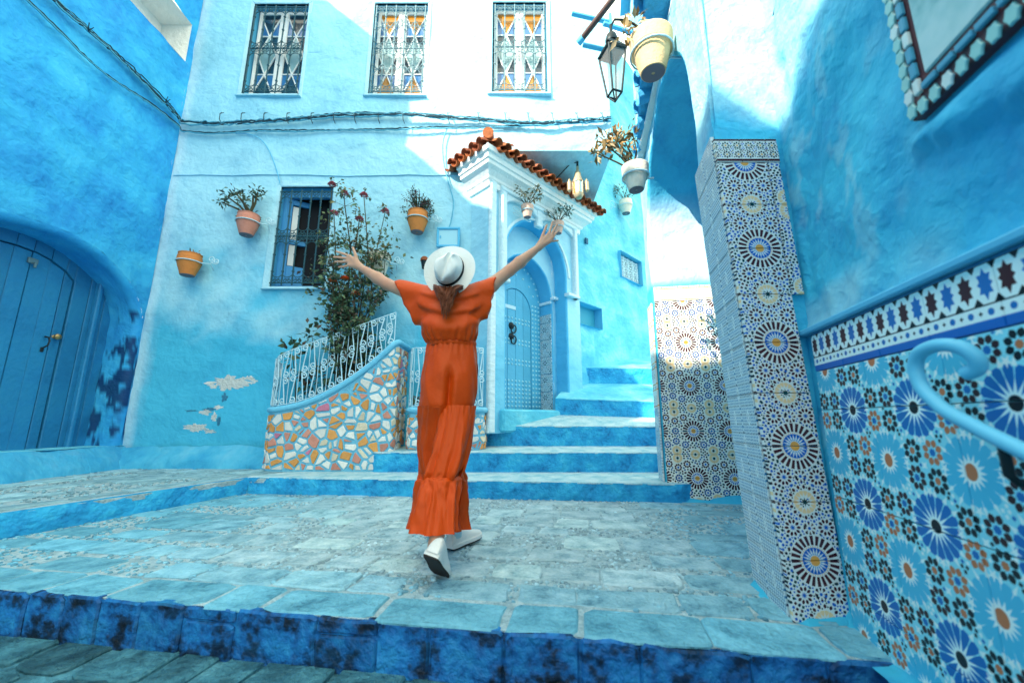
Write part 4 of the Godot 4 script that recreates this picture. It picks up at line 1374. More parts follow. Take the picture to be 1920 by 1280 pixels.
func doorway(h: Node3D) -> void:
	# the angled wall behind the door case
	var fa := Fr.new(Vector3(-0.441, 0, -4.891), Vector3(K, 0, -K), Vector3(K, 0, K))
	var holes := [[2.14, 2.82, 2.26, 2.64], [3.60, 4.46, 3.46, 4.0], [-0.1, 1.9, 0.0, 4.2], [-0.1, 0.5, 4.1, 9.1]]
	var us := {}
	var vs := {}
	for x in span(0.0, 7.0, 0.1):
		us[x] = 1
	for y in span(0.3, 9.0, 0.12):
		vs[y] = 1
	for w in holes:
		us[w[0]] = 1; us[w[1]] = 1; vs[w[2]] = 1; vs[w[3]] = 1
	var ul: Array = us.keys(); ul.sort()
	var vl: Array = vs.keys(); vl.sort()
	var s := Sh.new()
	for v: float in vl:
		for u: float in ul:
			var d := nz.get_noise_2d(u * 1.8 + 90, v * 1.8) * 0.05 + nz.get_noise_2d(u * 7 + 10, v * 7) * 0.02
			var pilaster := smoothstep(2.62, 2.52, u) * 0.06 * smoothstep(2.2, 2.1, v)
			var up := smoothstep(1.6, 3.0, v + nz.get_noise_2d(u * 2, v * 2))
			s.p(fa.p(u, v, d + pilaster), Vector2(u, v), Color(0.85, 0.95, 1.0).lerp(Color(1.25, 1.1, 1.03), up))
	var nu := ul.size()
	for j in vl.size() - 1:
		for i in nu - 1:
			var uc: float = (ul[i] + ul[i + 1]) / 2.0
			var vc: float = (vl[j] + vl[j + 1]) / 2.0
			var skip := false
			for w in holes:
				if uc > w[0] and uc < w[1] and vc > w[2] and vc < w[3]:
					skip = true
			if not skip:
				var a := j * nu + i
				s.quad(a, a + 1, a + nu + 1, a + nu)
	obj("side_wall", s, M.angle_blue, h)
	for w in holes.slice(0, 2):
		s = Sh.new()
		var q := [Vector2(w[0], w[2]), Vector2(w[1], w[2]), Vector2(w[1], w[3]), Vector2(w[0], w[3])]
		for i in 4:
			var a: Vector2 = q[i]
			var b: Vector2 = q[(i + 1) % 4]
			s.face([fa.p(a.x, a.y, 0.06), fa.p(a.x, a.y, -0.14), fa.p(b.x, b.y, -0.14), fa.p(b.x, b.y, 0.06)])
		obj("niche_reveal", s, M.trim_blue, h)
	s = Sh.new()
	s.box(fa.p(2.48, 3.83, 0.02), Vector3(0.07, 0.11, 0.03), Basis(fa.u, Vector3.UP, fa.n), 0.006)
	obj("vent", s, M.niche_vent, h)
	s = Sh.new()
	s.face([fa.p(2.1, 2.2, -0.10), fa.p(2.9, 2.2, -0.10), fa.p(2.9, 2.7, -0.10), fa.p(2.1, 2.7, -0.10)])
	obj("niche_panel", s, mat("niche_blue", Color(0.035, 0.33, 0.48), 0.6), h)
	var w2 := Node3D.new()
	w2.name = numbered(h, "window")
	w2.position = fa.p(4.0, 3.46) - h.position
	w2.set_meta("label", "small barred window high on the alley wall")
	h.add_child(w2)
	s = Sh.new()
	s.face([fa.p(3.5, 3.4, -0.13), fa.p(4.5, 3.4, -0.13), fa.p(4.5, 4.1, -0.13), fa.p(3.5, 4.1, -0.13)])
	obj("pane", s, M.glass_dark, w2)
	grille(w2, fa, 3.66, 4.40, 3.52, 3.94, -0.03, 4, M.iron_pale, 0.012)
	# the door case: u along its face, corner nearest the camera at u = 0
	var fr := Fr.new(Vector3(-0.30, 0, -4.75), Vector3(K, 0, -K), Vector3(K, 0, K))
	var cu := 0.96
	var hw := 0.64
	var sp := 2.87
	var ri := 0.66
	var base := 0.55
	var rr := 0.03
	var disp := func(u: float, v: float) -> float: return nz.get_noise_2d(u * 5 + 7, v * 5) * 0.008
	var col := func(u: float, v: float) -> Color:
		var low := smoothstep(2.6, 1.2, v + 0.4 * nz.get_noise_2d(u * 3, v * 3))
		return Color(0.36, 0.68, 0.83).lerp(Color(0.17, 0.57, 0.80), low)
	s = Sh.new()
	var W := 1.95
	wall_block(s, fr, span(0.0, cu - hw - rr, 0.1), func(_u: float) -> float: return base, func(_u: float) -> float: return 4.10, 44, disp, col)
	wall_block(s, fr, arch_span(cu, hw + rr, 30), func(u: float) -> float: return arch_v(u, cu, hw + rr, sp, ri + rr), func(_u: float) -> float: return 4.10, 12, disp, col)
	wall_block(s, fr, span(cu + hw + rr, W, 0.1), func(_u: float) -> float: return base, func(_u: float) -> float: return 4.10, 44, disp, col)
	for u in [0.0, W]:      # the two returns
		s.grid(3, 30, func(i: int, j: int) -> Array:
			var v := lerpf(base, 4.10, j / 30.0)
			return [fr.p(u, v, -0.36 * i / 3.0), Vector2(u, v), col.call(u, v)], u == 0.0)
	obj("door_case", s, M.pale_blue, h)
	s = Sh.new()
	arch_reveal(s, fr, cu, hw, sp, ri, base, rr, 0.22, disp, func(u: float, v: float) -> Color: return Color(0.09, 0.47, 0.77), 3)
	# inner face ring
	var f2 := Fr.new(fr.p(0, 0, -0.22), fr.u, fr.n)
	var hw2 := 0.555
	wall_block(s, f2, [cu - hw - 0.05, cu - hw2 - 0.02], func(_u: float) -> float: return base, func(_u: float) -> float: return 3.7, 30, disp, col)
	wall_block(s, f2, arch_span(cu, hw2 + 0.02, 30), func(u: float) -> float: return arch_v(u, cu, hw2 + 0.02, 2.49, 0.62), func(_u: float) -> float: return 3.7, 8, disp, col)
	wall_block(s, f2, [cu + hw2 + 0.02, cu + hw + 0.05], func(_u: float) -> float: return base, func(_u: float) -> float: return 3.7, 30, disp, col)
	arch_reveal(s, f2, cu, hw2, 2.49, 0.60, base, 0.02, 0.28, disp, func(u: float, v: float) -> Color: return Color(0.10, 0.48, 0.77), 3)
	obj("door_recess", s, M.pale_blue, h)
	# raised mouldings round the panel, white painted in for the grazing sun
	s = Sh.new()
	var pl := func(u: float, v: float, d: float) -> Vector3: return fr.p(u, v, d)
	var bars := [[Vector2(0.05, 0.56), Vector2(0.05, 3.86), 0.10, 0.05], [Vector2(0.225, 2.50), Vector2(0.225, 3.72), 0.10, 0.075], [Vector2(0.175, 3.75), Vector2(1.86, 3.75), 0.07, 0.07], [Vector2(1.81, 2.56), Vector2(1.81, 3.715), 0.09, 0.075], [Vector2(1.57, 2.585), Vector2(1.86, 2.585), 0.05, 0.085], [Vector2(0.16, 2.47), Vector2(0.32, 2.47), 0.05, 0.085], [Vector2(0.95, 3.46), Vector2(0.95, 3.72), 0.13, 0.06]]
	for b in bars:
		bar2(s, fr, b[0], b[1], b[2], b[3], b[3] + 0.01)
	for k in [[0.28, 0.92], [1.00, 1.76]]:      # the lobed heads of the two spandrel panels
		var pg := PackedVector2Array()
		for i in 13:
			var t := i / 12.0
			var u := lerpf(k[0], k[1], t)
			pg.append(Vector2(u, 3.715 - 0.05 - 0.09 * pow(absf(t - 0.5) * 2.0, 3.0)))
		pg.append(Vector2(k[1], 3.72)); pg.append(Vector2(k[0], 3.72))
		s.prism(pg, pl, -0.01, 0.05, 0.012)
	var arcp := PackedVector2Array()      # a white rib added for the sunlit edge of the outer arch
	for i in 25:
		var a := PI * i / 24.0
		arcp.append(Vector2(cu + (hw + 0.10) * cos(a), sp + (ri + 0.05) * sin(a)))
	for i in 25:
		var a := PI - PI * i / 24.0
		arcp.append(Vector2(cu + (hw + 0.055) * cos(a), sp + (ri + 0.022) * sin(a)))
	s.prism(arcp, pl, -0.01, 0.018, 0.006)
	obj("moulding", s, M.frame_white, h)
	s = Sh.new()
	var fi := Fr.new(fr.p(0, 0, -0.22), fr.u, fr.n)
	for i in 1:
		s.box(f2.p(cu + hw2 + 0.05, 2.56, 0.02), Vector3(0.12, 0.05, 0.10), f2.basis(), 0.012)
	s.box(f2.p(cu + hw2 - 0.012, 2.50, -0.14), Vector3(0.03, 0.045, 0.28), f2.basis(), 0.01)
	obj("impost", s, M.frame_white, h)
	# cornice under the tiles: profile (out, up)
	s = Sh.new()
	var prof := [Vector2(0.0, 3.70), Vector2(0.03, 3.71), Vector2(0.035, 3.78), Vector2(0.06, 3.80), Vector2(0.07, 3.83), Vector2(0.12, 3.88), Vector2(0.17, 3.91), Vector2(0.18, 3.95), Vector2(0.20, 3.96), Vector2(0.21, 4.02), Vector2(0.24, 4.03), Vector2(0.245, 4.10), Vector2(0.20, 4.115), Vector2(-0.2, 4.12)]
	s.grid(3, prof.size() - 1, func(i: int, j: int) -> Array:
		var q: Vector2 = prof[j]
		var corner: Array = [fr.p(-q.x, q.y, -0.40), fr.p(-q.x, q.y, q.x), fr.p(W + q.x, q.y, q.x), fr.p(W + q.x, q.y, -0.40)]
		return [corner[i]])
	# flat shading for the mouldings
	var fl := Sh.new()
	for i in range(0, s.ix.size(), 3):
		fl.face([s.v[s.ix[i]], s.v[s.ix[i + 2]], s.v[s.ix[i + 1]]])
	obj("cornice", fl, M.lime_white, h)
	# clay tiles along the cornice
	var can := Node3D.new()
	can.name = "tile_canopy"
	can.position = fr.p(1.0, 4.12) - h.position
	h.add_child(can)
	var tile := Sh.new()
	tile.grid(8, 3, func(i: int, j: int) -> Array:
		var a := PI * i / 8.0
		var rad := 0.060 - 0.010 * j / 3.0
		return [Vector3(-cos(a) * rad, sin(a) * rad, 0.30 - 0.62 * j / 3.0)])
	tile.grid(8, 3, func(i: int, j: int) -> Array:
		var a := PI * i / 8.0
		var rad := 0.049 - 0.010 * j / 3.0
		return [Vector3(-cos(a) * rad, sin(a) * rad, 0.30 - 0.62 * j / 3.0)], true)
	tile.grid(8, 1, func(i: int, j: int) -> Array:
		var a := PI * i / 8.0
		var rad := 0.049 + 0.011 * j
		return [Vector3(-cos(a) * rad, sin(a) * rad, 0.30)], true)
	var tm := tile.mesh()
	var vt := []
	for i in 4:
		var mt: StandardMaterial3D = M.roof_clay.duplicate()
		mt.albedo_color = Color(0.34 + 0.08 * (i % 2), 0.115 - 0.02 * (i / 2) + 0.02 * (i % 2), 0.06 - 0.008 * i).linear_to_srgb()
		vt.append(mt)
	var bs := Basis(fr.u, 0.0)
	var slope := Basis(Vector3(1, 0, 0), 0.36)
	var face_b := Basis(fr.u, Vector3.UP, fr.n)
	var n := 17
	for i in n:
		var u := -0.12 + 2.42 * i / (n - 1.0)
		obj("roof_tile", tm, vt[rng.randi() % 4], can, Transform3D(face_b * slope, fr.p(u, 4.225 + rng.randf_range(-0.006, 0.008), 0.04 + rng.randf_range(-0.012, 0.012))))
		if i < n - 1:      # the channel tile between two covers
			obj("channel_tile", tm, vt[rng.randi() % 4], can, Transform3D(face_b * slope * Basis(Vector3(0, 0, 1), PI), fr.p(u + 0.076, 4.20, 0.035)))
	var side_b := Basis(fr.n * 1.0, Vector3.UP, -fr.u)
	for i in 5:
		var d := 0.16 - 0.15 * i
		obj("roof_tile", tm, vt[rng.randi() % 4], can, Transform3D(side_b * slope, fr.p(-0.04, 4.225 + rng.randf_range(-0.006, 0.006), d)))
		obj("channel_tile", tm, vt[rng.randi() % 4], can, Transform3D(side_b * slope * Basis(Vector3(0, 0, 1), PI), fr.p(-0.035, 4.20, d - 0.075)))
	var hip := (fr.n - fr.u).normalized()
	var capt := Sh.new()
	capt.tube([fr.p(0.4, 4.42, -0.4), fr.p(0.0, 4.31, 0.0), fr.p(-0.24, 4.245, 0.24)], [0.062, 0.066, 0.070], 14)
	obj("ridge_tile", capt, vt[1], can)
	s = Sh.new()
	s.face([fr.p(-0.1, 4.195, 0.12), fr.p(W + 0.2, 4.195, 0.12), fr.p(W + 0.2, 4.36, -0.42), fr.p(-0.1, 4.36, -0.42)])
	s.face([fr.p(-0.1, 4.195, 0.12), fr.p(-0.1, 4.36, -0.42), fr.p(-0.1, 4.05, -0.42)])
	s.box(fr.p(1.02, 4.145, 0.02), Vector3(2.34, 0.06, 0.38), face_b, 0.01)
	obj("tile_bed", s, vt[0], can)
	# threshold
	s = Sh.new()
	s.box(fr.p(0.96, 0.70, -0.18), Vector3(1.5, 0.28, 0.50), face_b, 0.025)
	obj("threshold", s, M.angle_blue, h)
	# the studded double door
	var door := Node3D.new()
	door.name = "studded_door"
	door.position = fr.p(cu, 0.84, -0.46) - h.position
	h.add_child(door)
	var outline := PackedVector2Array([Vector2(cu - hw2, 0.84)])
	for i in 21:
		var a := PI - PI * i / 20.0
		outline.append(Vector2(cu + hw2 * cos(a), 2.49 + 0.60 * sin(a)))
	outline.append(Vector2(cu + hw2, 0.84))
	var leaf := PackedVector2Array([Vector2(cu - 0.33, 0.86)])
	for i in 13:
		var a := PI - PI * i / 12.0
		leaf.append(Vector2(cu + 0.33 * cos(a), 2.30 + 0.34 * sin(a)))
	leaf.append(Vector2(cu + 0.33, 0.86))
	var dp := func(u: float, v: float, d: float) -> Vector3: return fr.p(u, v, -0.475 + d)
	for k in 4:
		var x := cu - 0.33 + 0.165 * k
		for cutp in Geometry2D.intersect_polygons(PackedVector2Array([Vector2(x + 0.002, 0.8), Vector2(x + 0.163, 0.8), Vector2(x + 0.163, 3.2), Vector2(x + 0.002, 3.2)]), leaf):
			s = Sh.new()
			s.prism(cutp, dp, -0.02, 0.012, 0.004, Color.WHITE * (0.94 + 0.05 * (k % 3)))
			obj("plank", s, M.studded_blue, door)
	var lh: PackedVector2Array = Geometry2D.offset_polygon(leaf, 0.006)[0]
	for half in [PackedVector2Array([Vector2(0, 0.8), Vector2(cu, 0.8), Vector2(cu, 3.3), Vector2(0, 3.3)]), PackedVector2Array([Vector2(cu, 0.8), Vector2(2, 0.8), Vector2(2, 3.3), Vector2(cu, 3.3)])]:
		for a in Geometry2D.intersect_polygons(outline, half):
			for b in Geometry2D.clip_polygons(a, lh):
				s = Sh.new()
				s.prism(b, dp, -0.02, 0.024, 0.004)
				obj("stile", s, M.studded_blue, door)
	s = Sh.new()
	s.face([dp.call(cu - 0.6, 0.7, -0.02), dp.call(cu + 0.6, 0.7, -0.02), dp.call(cu + 0.6, 3.2, -0.02), dp.call(cu - 0.6, 3.2, -0.02)])
	obj("door_backing", s, M.black, door)
	s = Sh.new()
	var stud := func(u: float, v: float, d: float) -> void:
		s.lathe([Vector2(0.0175, 0.0), Vector2(0.0155, 0.008), Vector2(0.009, 0.014), Vector2(0.0, 0.016)], 7, Transform3D(Basis(fr.u, fr.n, -Vector3.UP), dp.call(u, v, d)))
	var y := 0.90
	while y < 2.50:
		for x: float in [0.36, 0.43, 0.50]:
			if x < 0.4 or y < 1.3 or true:
				stud.call(cu + x, y, 0.024)
				stud.call(cu - x, y, 0.024)
		y += 0.067
	for i in 17:
		var a := PI * (i + 0.5) / 17.0
		stud.call(cu + 0.50 * cos(a), 2.49 + 0.54 * sin(a), 0.024)
		if i % 2 == 0:
			stud.call(cu + 0.42 * cos(a), 2.40 + 0.46 * sin(a), 0.024)
	for v in [0.90, 0.96, 1.02, 1.08, 1.14, 1.20, 1.26, 1.50, 1.56, 1.80, 1.86, 2.12, 2.18]:
		for k in 9:
			stud.call(cu - 0.29 + 0.0725 * k, v, 0.012)
	obj("stud", s, M.stud_pale, door, Transform3D(), "stuff")
	for v in [2.06, 1.90]:
		var kn := Sh.new()
		kn.lathe([Vector2(0.055, 0.0), Vector2(0.05, 0.012), Vector2(0.03, 0.02), Vector2(0.028, 0.03), Vector2(0.0, 0.04)], 14, Transform3D(Basis(fr.u, fr.n, -Vector3.UP), dp.call(cu - 0.09, v, 0.012)))
		var rg := []
		for i in 17:
			var a := TAU * i / 16.0
			rg.append(dp.call(cu - 0.06 + 0.05 * cos(a), v - 0.05 + 0.055 * sin(a), 0.035 + 0.01 * sin(a)))
		kn.tube(rg, 0.010, 6, false)
		obj("door_knocker", kn, M.dark_metal, door)
	s = Sh.new()
	s.box(dp.call(cu - 0.12, 2.34, 0.016), Vector3(0.24, 0.055, 0.012), face_b, 0.003)
	obj("letter_plate", s, M.iron_pale, door)
	# glazed panel in the right-hand jamb
	var jf := Fr.new(f2.p(cu + hw2 - 0.008, 0, 0.0), -fr.n, -fr.u)
	var tz := 0.26
	for i in 6:
		var v := 0.86 + 0.265 * i
		var hh := 0.26 if i < 5 else 0.13
		tile_at(h, "jamb_tile", M.tile_vine, jf, 0.012, v, tz, hh, Vector2(0.26, 0.26), Vector2(0.012, 0.0))

func tile_at(par: Node, called: String, mt: Material, fr: Fr, u: float, v: float, w: float, hh: float, period: Vector2, shift: Vector2, thick := 0.008, gap := 0.0025) -> void:
	var s := Sh.new()
	s.prism(PackedVector2Array([Vector2(u + gap / 2, v + gap / 2), Vector2(u + w - gap / 2, v + gap / 2), Vector2(u + w - gap / 2, v + hh - gap / 2), Vector2(u + gap / 2, v + hh - gap / 2)]),
		func(a: float, b: float, d: float) -> Vector3: return fr.p(a, b, d), -0.01, thick, 0.0015, Color.WHITE,
		func(q: Vector2) -> Vector2: return Vector2((q.x - shift.x) / period.x, -(q.y - shift.y) / period.y))
	obj(called, s, mt, par)

# ------------------------------------------------------------------ the tiled house on the right
func right_house() -> void:
	var h := thing("tiled_house", "bright blue house on the right with tiled pillars and an arched opening", "house", Vector3(1.3, 0, -2.0))
	var ua := Vector3(0.1628, 0, -0.9867)
	var na := Vector3(-0.9867, 0, -0.1628)
	var A := Fr.new(Vector3(1.03, 0, -1.62), ua, na, 0.05)
	var P := Fr.new(Vector3(1.03, 0, -1.62), Vector3(1, 0, 0), Vector3(0, 0, 1), 0.05)
	var ub := Vector3(-0.2413, 0, 0.9705)
	var nb := Vector3(-0.9705, 0, -0.2413)
	var B := Fr.new(Vector3(1.235, 0, -1.62), ub, nb)
	var top := 5.6
	# near pillar, front
	var s := Sh.new()
	var dP := func(u: float, v: float) -> float: return nz.get_noise_2d(u * 5 + 3, v * 4) * 0.012 * smoothstep(1.95, 2.3, v) - 0.012 * smoothstep(2.03, 2.06, v)
	var white := func(u: float, v: float) -> Color: return Color(0.055, 0.50, 0.73).lerp(Color(0.38, 0.70, 0.80), smoothstep(2.02, 2.16, v + 0.1 * nz.get_noise_2d(u * 4, v * 4)))  # paler above the tiles, painted in for the sunlight there
	var vs := span(-0.2, top, 0.07)
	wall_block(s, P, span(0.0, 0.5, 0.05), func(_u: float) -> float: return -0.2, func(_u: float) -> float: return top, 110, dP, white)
	# alley face with the arch
	var cu := 1.26
	var hw := 0.94
	var sp := 2.5
	var ri := 0.75
	var r := 0.03
	var dA := func(u: float, v: float) -> float: return nz.get_noise_2d(u * 3 + 20, v * 3) * 0.02 * smoothstep(1.9, 2.4, v) * smoothstep(0.0, 0.1, u) - 0.012 * smoothstep(2.03, 2.06, v) * smoothstep(0.3, 0.2, u)
	var wtop := func(_u: float) -> float: return top
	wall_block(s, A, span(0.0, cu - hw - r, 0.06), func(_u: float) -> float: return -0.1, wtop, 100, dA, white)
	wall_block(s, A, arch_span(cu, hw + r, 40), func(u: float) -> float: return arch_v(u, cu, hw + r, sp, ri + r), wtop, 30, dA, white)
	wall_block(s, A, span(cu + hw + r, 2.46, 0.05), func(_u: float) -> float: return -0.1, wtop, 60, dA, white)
	arch_reveal(s, A, cu, hw, sp, ri, -0.1, r, 0.78, dA, func(u: float, v: float) -> Color: return Color(0.055, 0.50, 0.73).lerp(Color(0.55, 0.75, 0.82), smoothstep(2.03, 2.08, v) * smoothstep(2.95, 2.7, v) * smoothstep(1.4, 1.7, u)))  # far jamb painted pale as if sunlit, curved soffit kept blue
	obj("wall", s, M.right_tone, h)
	s = Sh.new()
	s.box(A.p(1.1, 2.75, -1.2), Vector3(2.7, 5.7, 0.8), Basis(ua, Vector3.UP, ua.cross(Vector3.UP)))
	s.box(A.p(2.36, 2.75, -0.42), Vector3(0.18, 5.7, 0.78), Basis(ua, Vector3.UP, ua.cross(Vector3.UP)))
	s.box(Vector3(2.9, 2.75, -0.4), Vector3(2.6, 5.7, 2.0))
	obj("house_body", s, M.trim_blue, h)
	s = Sh.new()
	s.face([A.p(0.0, top, 0.1), A.p(2.47, top, 0.1), A.p(2.47, top, -1.5), A.p(0.0, top, -1.5)])
	s.face([B.p(-0.1, top, 0.1), B.p(2.4, top, 0.1), B.p(2.4, top, -2.5), B.p(-0.1, top, -2.5)])
	s.face([B.p(2.38, -0.2, 0.05), B.p(2.38, top, 0.05), B.p(2.38, top, -1.2), B.p(2.38, -0.2, -1.2)])
	obj("roof", s, M.trim_blue, h)
	# glazed tiles, each 0.2 m, on the pillar's front
	var period := Vector2(0.31, 0.41)
	for i in 10:
		var v := -0.005 + 0.205 * i - (0.0)
		if i < 9:
			tile_at(h, "wall_tile", M.tile_sun, Fr.new(P.o + Vector3(0, 0, 0.014), P.u, P.n, 0.05), -0.019, v, 0.215, 0.205, period, Vector2(0.098, 0.2), 0.006)
			if i > 5: tile_at(h, "wall_tile", M.tile_sun, Fr.new(P.o + Vector3(0, 0, 0.014), P.u, P.n, 0.05), 0.198, v, 0.05 + 0.0, 0.205, period, Vector2(0.098, 0.2), 0.006)
	for i in 2:
		tile_at(h, "band_tile", M.tile_band, Fr.new(P.o + Vector3(0, 0, 0.014), P.u, P.n, 0.05), -0.019 + 0.1115 * i, 1.842, 0.1115, 0.118, Vector2(0.1, 0.12), Vector2(0.004, 1.842), 0.006)
	tile_at(h, "band_tile", M.tile_band, Fr.new(P.o + Vector3(0, 0, 0.014), P.u, P.n, 0.05), 0.204, 1.842, 0.05, 0.118, Vector2(0.1, 0.12), Vector2(0.004, 1.842), 0.006)
	# the pillar's alley side, smaller lattice print
	var A2 := Fr.new(A.o + na * 0.012, ua, na, 0.05)
	for i in 9:
		for k in 2:
			tile_at(h, "lattice_tile", M.tile_lattice, A2, 0.006 + 0.152 * k, -0.005 + 0.205 * i, 0.152, 0.205, Vector2(0.152, 0.205) * 1.0, Vector2(0.006, 0.0), 0.006)
	for k in 2:
		tile_at(h, "lattice_tile", M.tile_lattice, A2, 0.006 + 0.152 * k, 1.842, 0.152, 0.15, Vector2(0.152, 0.205) * 0.75, Vector2(0.006, 0.03), 0.006)
	# far pier: the panel that faces the steps
	var J := Fr.new(A.p(cu + hw, 0, 0.0) - ua * 0.022, -na, -ua)
	for i in 9:
		for k in [[0.012, 0.103], [0.115, 0.31], [0.425, 0.31]]:
			tile_at(h, "panel_tile", M.tile_panel, J, k[0], -0.005 + 0.205 * i, k[1], 0.205, period, Vector2(0.27, 0.2), 0.006)
	for i in 7:
		tile_at(h, "merlon_tile", M.tile_merlon, J, 0.012 + 0.1 * i, 1.843, 0.1, 0.15, Vector2(0.1, 0.15), Vector2(0.012, 1.843), 0.006)
	var A3 := Fr.new(A.o + na * 0.014, ua, na)
	for i in 9:
		for k in 1:
			tile_at(h, "lattice_tile", M.tile_lattice if i < 4 else M.tile_merlon, A3, cu + hw + 0.004 + 0.2 * k, -0.005 + 0.205 * i, 0.2, 0.205, Vector2(0.2, 0.205), Vector2(cu + hw, 0.0), 0.006)
	# the long near wall: lumpy plaster
	s = Sh.new()
	var dB := func(u: float, v: float) -> float:
		var d := nz.get_noise_2d(u * 2.2 + 200, v * 2.2) * 0.036 + nz.get_noise_2d(u * 9 + 60, v * 7) * 0.016
		var line := 1.40 - 0.30 * (u - 0.68) + 0.012 * nz.get_noise_1d(u * 20)
		d += 0.030 * smoothstep(line - 0.012, line + 0.010, v) * smoothstep(0.66, 0.78, u) * smoothstep(line + 0.25, line + 0.02, v)
		var pan := smoothstep(0.70, 0.75, u) * smoothstep(1.68, 1.62, u) * smoothstep(1.40, 1.45, v) * smoothstep(2.22, 2.17, v)
		d = lerpf(d, 0.004, pan)
		var dado := smoothstep(1.11, 1.055, v + 0.02 * nz.get_noise_1d(u * 6))
		return lerpf(d, 0.0, dado * 0.95) * smoothstep(0.0, 0.05, u) + 0.014 * dado
	var cB := func(u: float, v: float) -> Color:
		var n := nz.get_noise_2d(u * 3, v * 3)
		var chip := smoothstep(0.25, 0.34, nz.get_noise_2d(u * 13 + 5, v * 8) + 0.22 * nz.get_noise_2d(u * 3, v * 3)) * smoothstep(0.9, 0.3, u) * 0.55
		var chalk := smoothstep(0.11, 0.03, absf(v - 1.12 - 0.05 * n)) * smoothstep(0.75, 0.4, u + n * 0.3) * 0.8
		var near := smoothstep(0.45, 0.95, u + 0.2 * n)
		var pale := smoothstep(1.95, 2.25, v + 0.3 * n) * smoothstep(0.95, 0.35, u + 0.3 * n)  # far top of the wall painted paler to imitate its sunlit part
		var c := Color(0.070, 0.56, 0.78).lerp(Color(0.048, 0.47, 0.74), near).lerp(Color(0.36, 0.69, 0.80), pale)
		c = c.lerp(Color(0.36, 0.70, 0.80), maxf(chip, chalk))
		return c.lerp(Color(0.60, 0.80, 0.84), smoothstep(1.0, 0.98, v) * smoothstep(0.055, 0.065, u))
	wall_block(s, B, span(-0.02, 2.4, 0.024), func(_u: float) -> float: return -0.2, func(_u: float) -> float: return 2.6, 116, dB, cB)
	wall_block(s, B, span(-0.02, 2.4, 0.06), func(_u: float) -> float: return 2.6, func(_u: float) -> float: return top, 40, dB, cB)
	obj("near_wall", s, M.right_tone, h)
	var B2 := Fr.new(B.o + nb * 0.020, ub, nb)
	for k in 6:
		for rowv in [[-0.211, 0.323], [0.112, 0.323], [0.435, 0.312], [0.747, 0.147]]:
			tile_at(h, "daisy_tile", M.tile_daisy, B2, 0.066 + 0.31 * k, rowv[0], 0.31, rowv[1], Vector2(0.285, 0.297), Vector2(0.133, 0.594), 0.006)
	for k in 10:
		tile_at(h, "border_tile", M.tile_border, B2, 0.066 + 0.2 * k, 0.895, 0.2, 0.15, Vector2(0.2, 0.15), Vector2(0.066, 0.895), 0.007)
	s = Sh.new()
	s.box(B.p(1.19, 1.058, 0.020), Vector3(2.36, 0.024, 0.05), Basis(ub, Vector3.UP, ub.cross(Vector3.UP)), 0.008)
	obj("dado_ledge", s, M.trim_blue, h)
	# plaster fillets at the feet
	s = Sh.new()
	var foot := [B.p(1.4, 0, 0.02), B.p(0.9, 0, 0.02), B.p(0.45, 0, 0.02), B.p(0.15, 0, 0.02), B.p(0.05, 0, 0.02), P.p(0.17, 0, 0.02), P.p(0.03, 0, 0.02), A.p(0.03, 0, 0.02), A.p(0.30, 0, 0.03), A.p(0.36, 0, -0.2), A.p(0.5, 0, -0.62), A.p(1.3, 0, -0.72), A.p(cu + hw - 0.04, 0, -0.68), A.p(cu + hw - 0.03, 0, -0.02), A.p(cu + hw + 0.05, 0, 0.03), A.p(2.44, 0.0, 0.03)]
	var outd := []
	for i in foot.size():
		var t: Vector3 = (foot[mini(i + 1, foot.size() - 1)] - foot[maxi(i - 1, 0)]).normalized()
		outd.append(Vector3(-t.z, 0, t.x) * -1.0)
	s.grid((foot.size() - 1) * 6, 6, func(i: int, j: int) -> Array:
		var k := mini(i / 6, foot.size() - 2)
		var f := (i - k * 6) / 6.0
		var q: Vector3 = foot[k].lerp(foot[k + 1], f)
		var o: Vector3 = (outd[k].lerp(outd[k + 1], f)).normalized()
		var t := j / 6.0
		var n := nz.get_noise_3d(q.x * 7, t * 3, q.z * 7)
		var y := lerpf(-0.015, 0.05 + 0.03 * n + 0.05 * smoothstep(-1.9, -3.0, q.z), pow(t, 1.6))
		var w := lerpf(0.06 + 0.05 * n, -0.03, pow(t, 0.6))
		return [q + o * w + Vector3(0, y, 0), Vector2.ZERO, Color(0.05, 0.46, 0.68)], true)
	obj("foot_fillet", s, M.right_tone, h)
	# eave of blue-washed tiles over the alley face
	var ev := Node3D.new()
	ev.name = "eave"
	ev.position = A.p(1.7, 3.45, 0.2) - h.position
	h.add_child(ev)
	var tile := Sh.new()
	for inner: float in [0.0, 1.0]:
		tile.grid(8, 2, func(i: int, j: int) -> Array:
			var a := PI * i / 8.0
			var rad := 0.072 - 0.012 * inner
			return [Vector3(-cos(a) * rad, sin(a) * rad, 0.22 - 0.22 * j)], inner > 0.5)
	tile.grid(8, 1, func(i: int, j: int) -> Array:
		var a := PI * i / 8.0
		var rad := 0.060 + 0.012 * j
		return [Vector3(-cos(a) * rad, sin(a) * rad, 0.22)])
	var tm := tile.mesh()
	var fb := Basis(ua, Vector3.UP, na)
	for i in 13:
		var u := 0.55 + 0.155 * i
		var over := lerpf(0.22, 0.05, i / 14.0)
		obj("eave_tile", tm, M.eave_blue, ev, Transform3D(fb * Basis(Vector3(1, 0, 0), 0.3) * Basis(Vector3(0, 0, 1), PI if i % 2 else 0.0), A.p(u, 3.50 - (0.02 if i % 2 else 0.0), over - 0.22)))
	s = Sh.new()
	s.prism(PackedVector2Array([Vector2(0.5, -0.3), Vector2(2.45, -0.3), Vector2(2.45, 0.04), Vector2(0.5, 0.17)]), func(u: float, w: float, d: float) -> Vector3: return A.p(u, 3.46 - d, w), -0.03, 0.03, 0.01)
	obj("eave_board", s, M.eave_blue, ev)
	s = Sh.new()
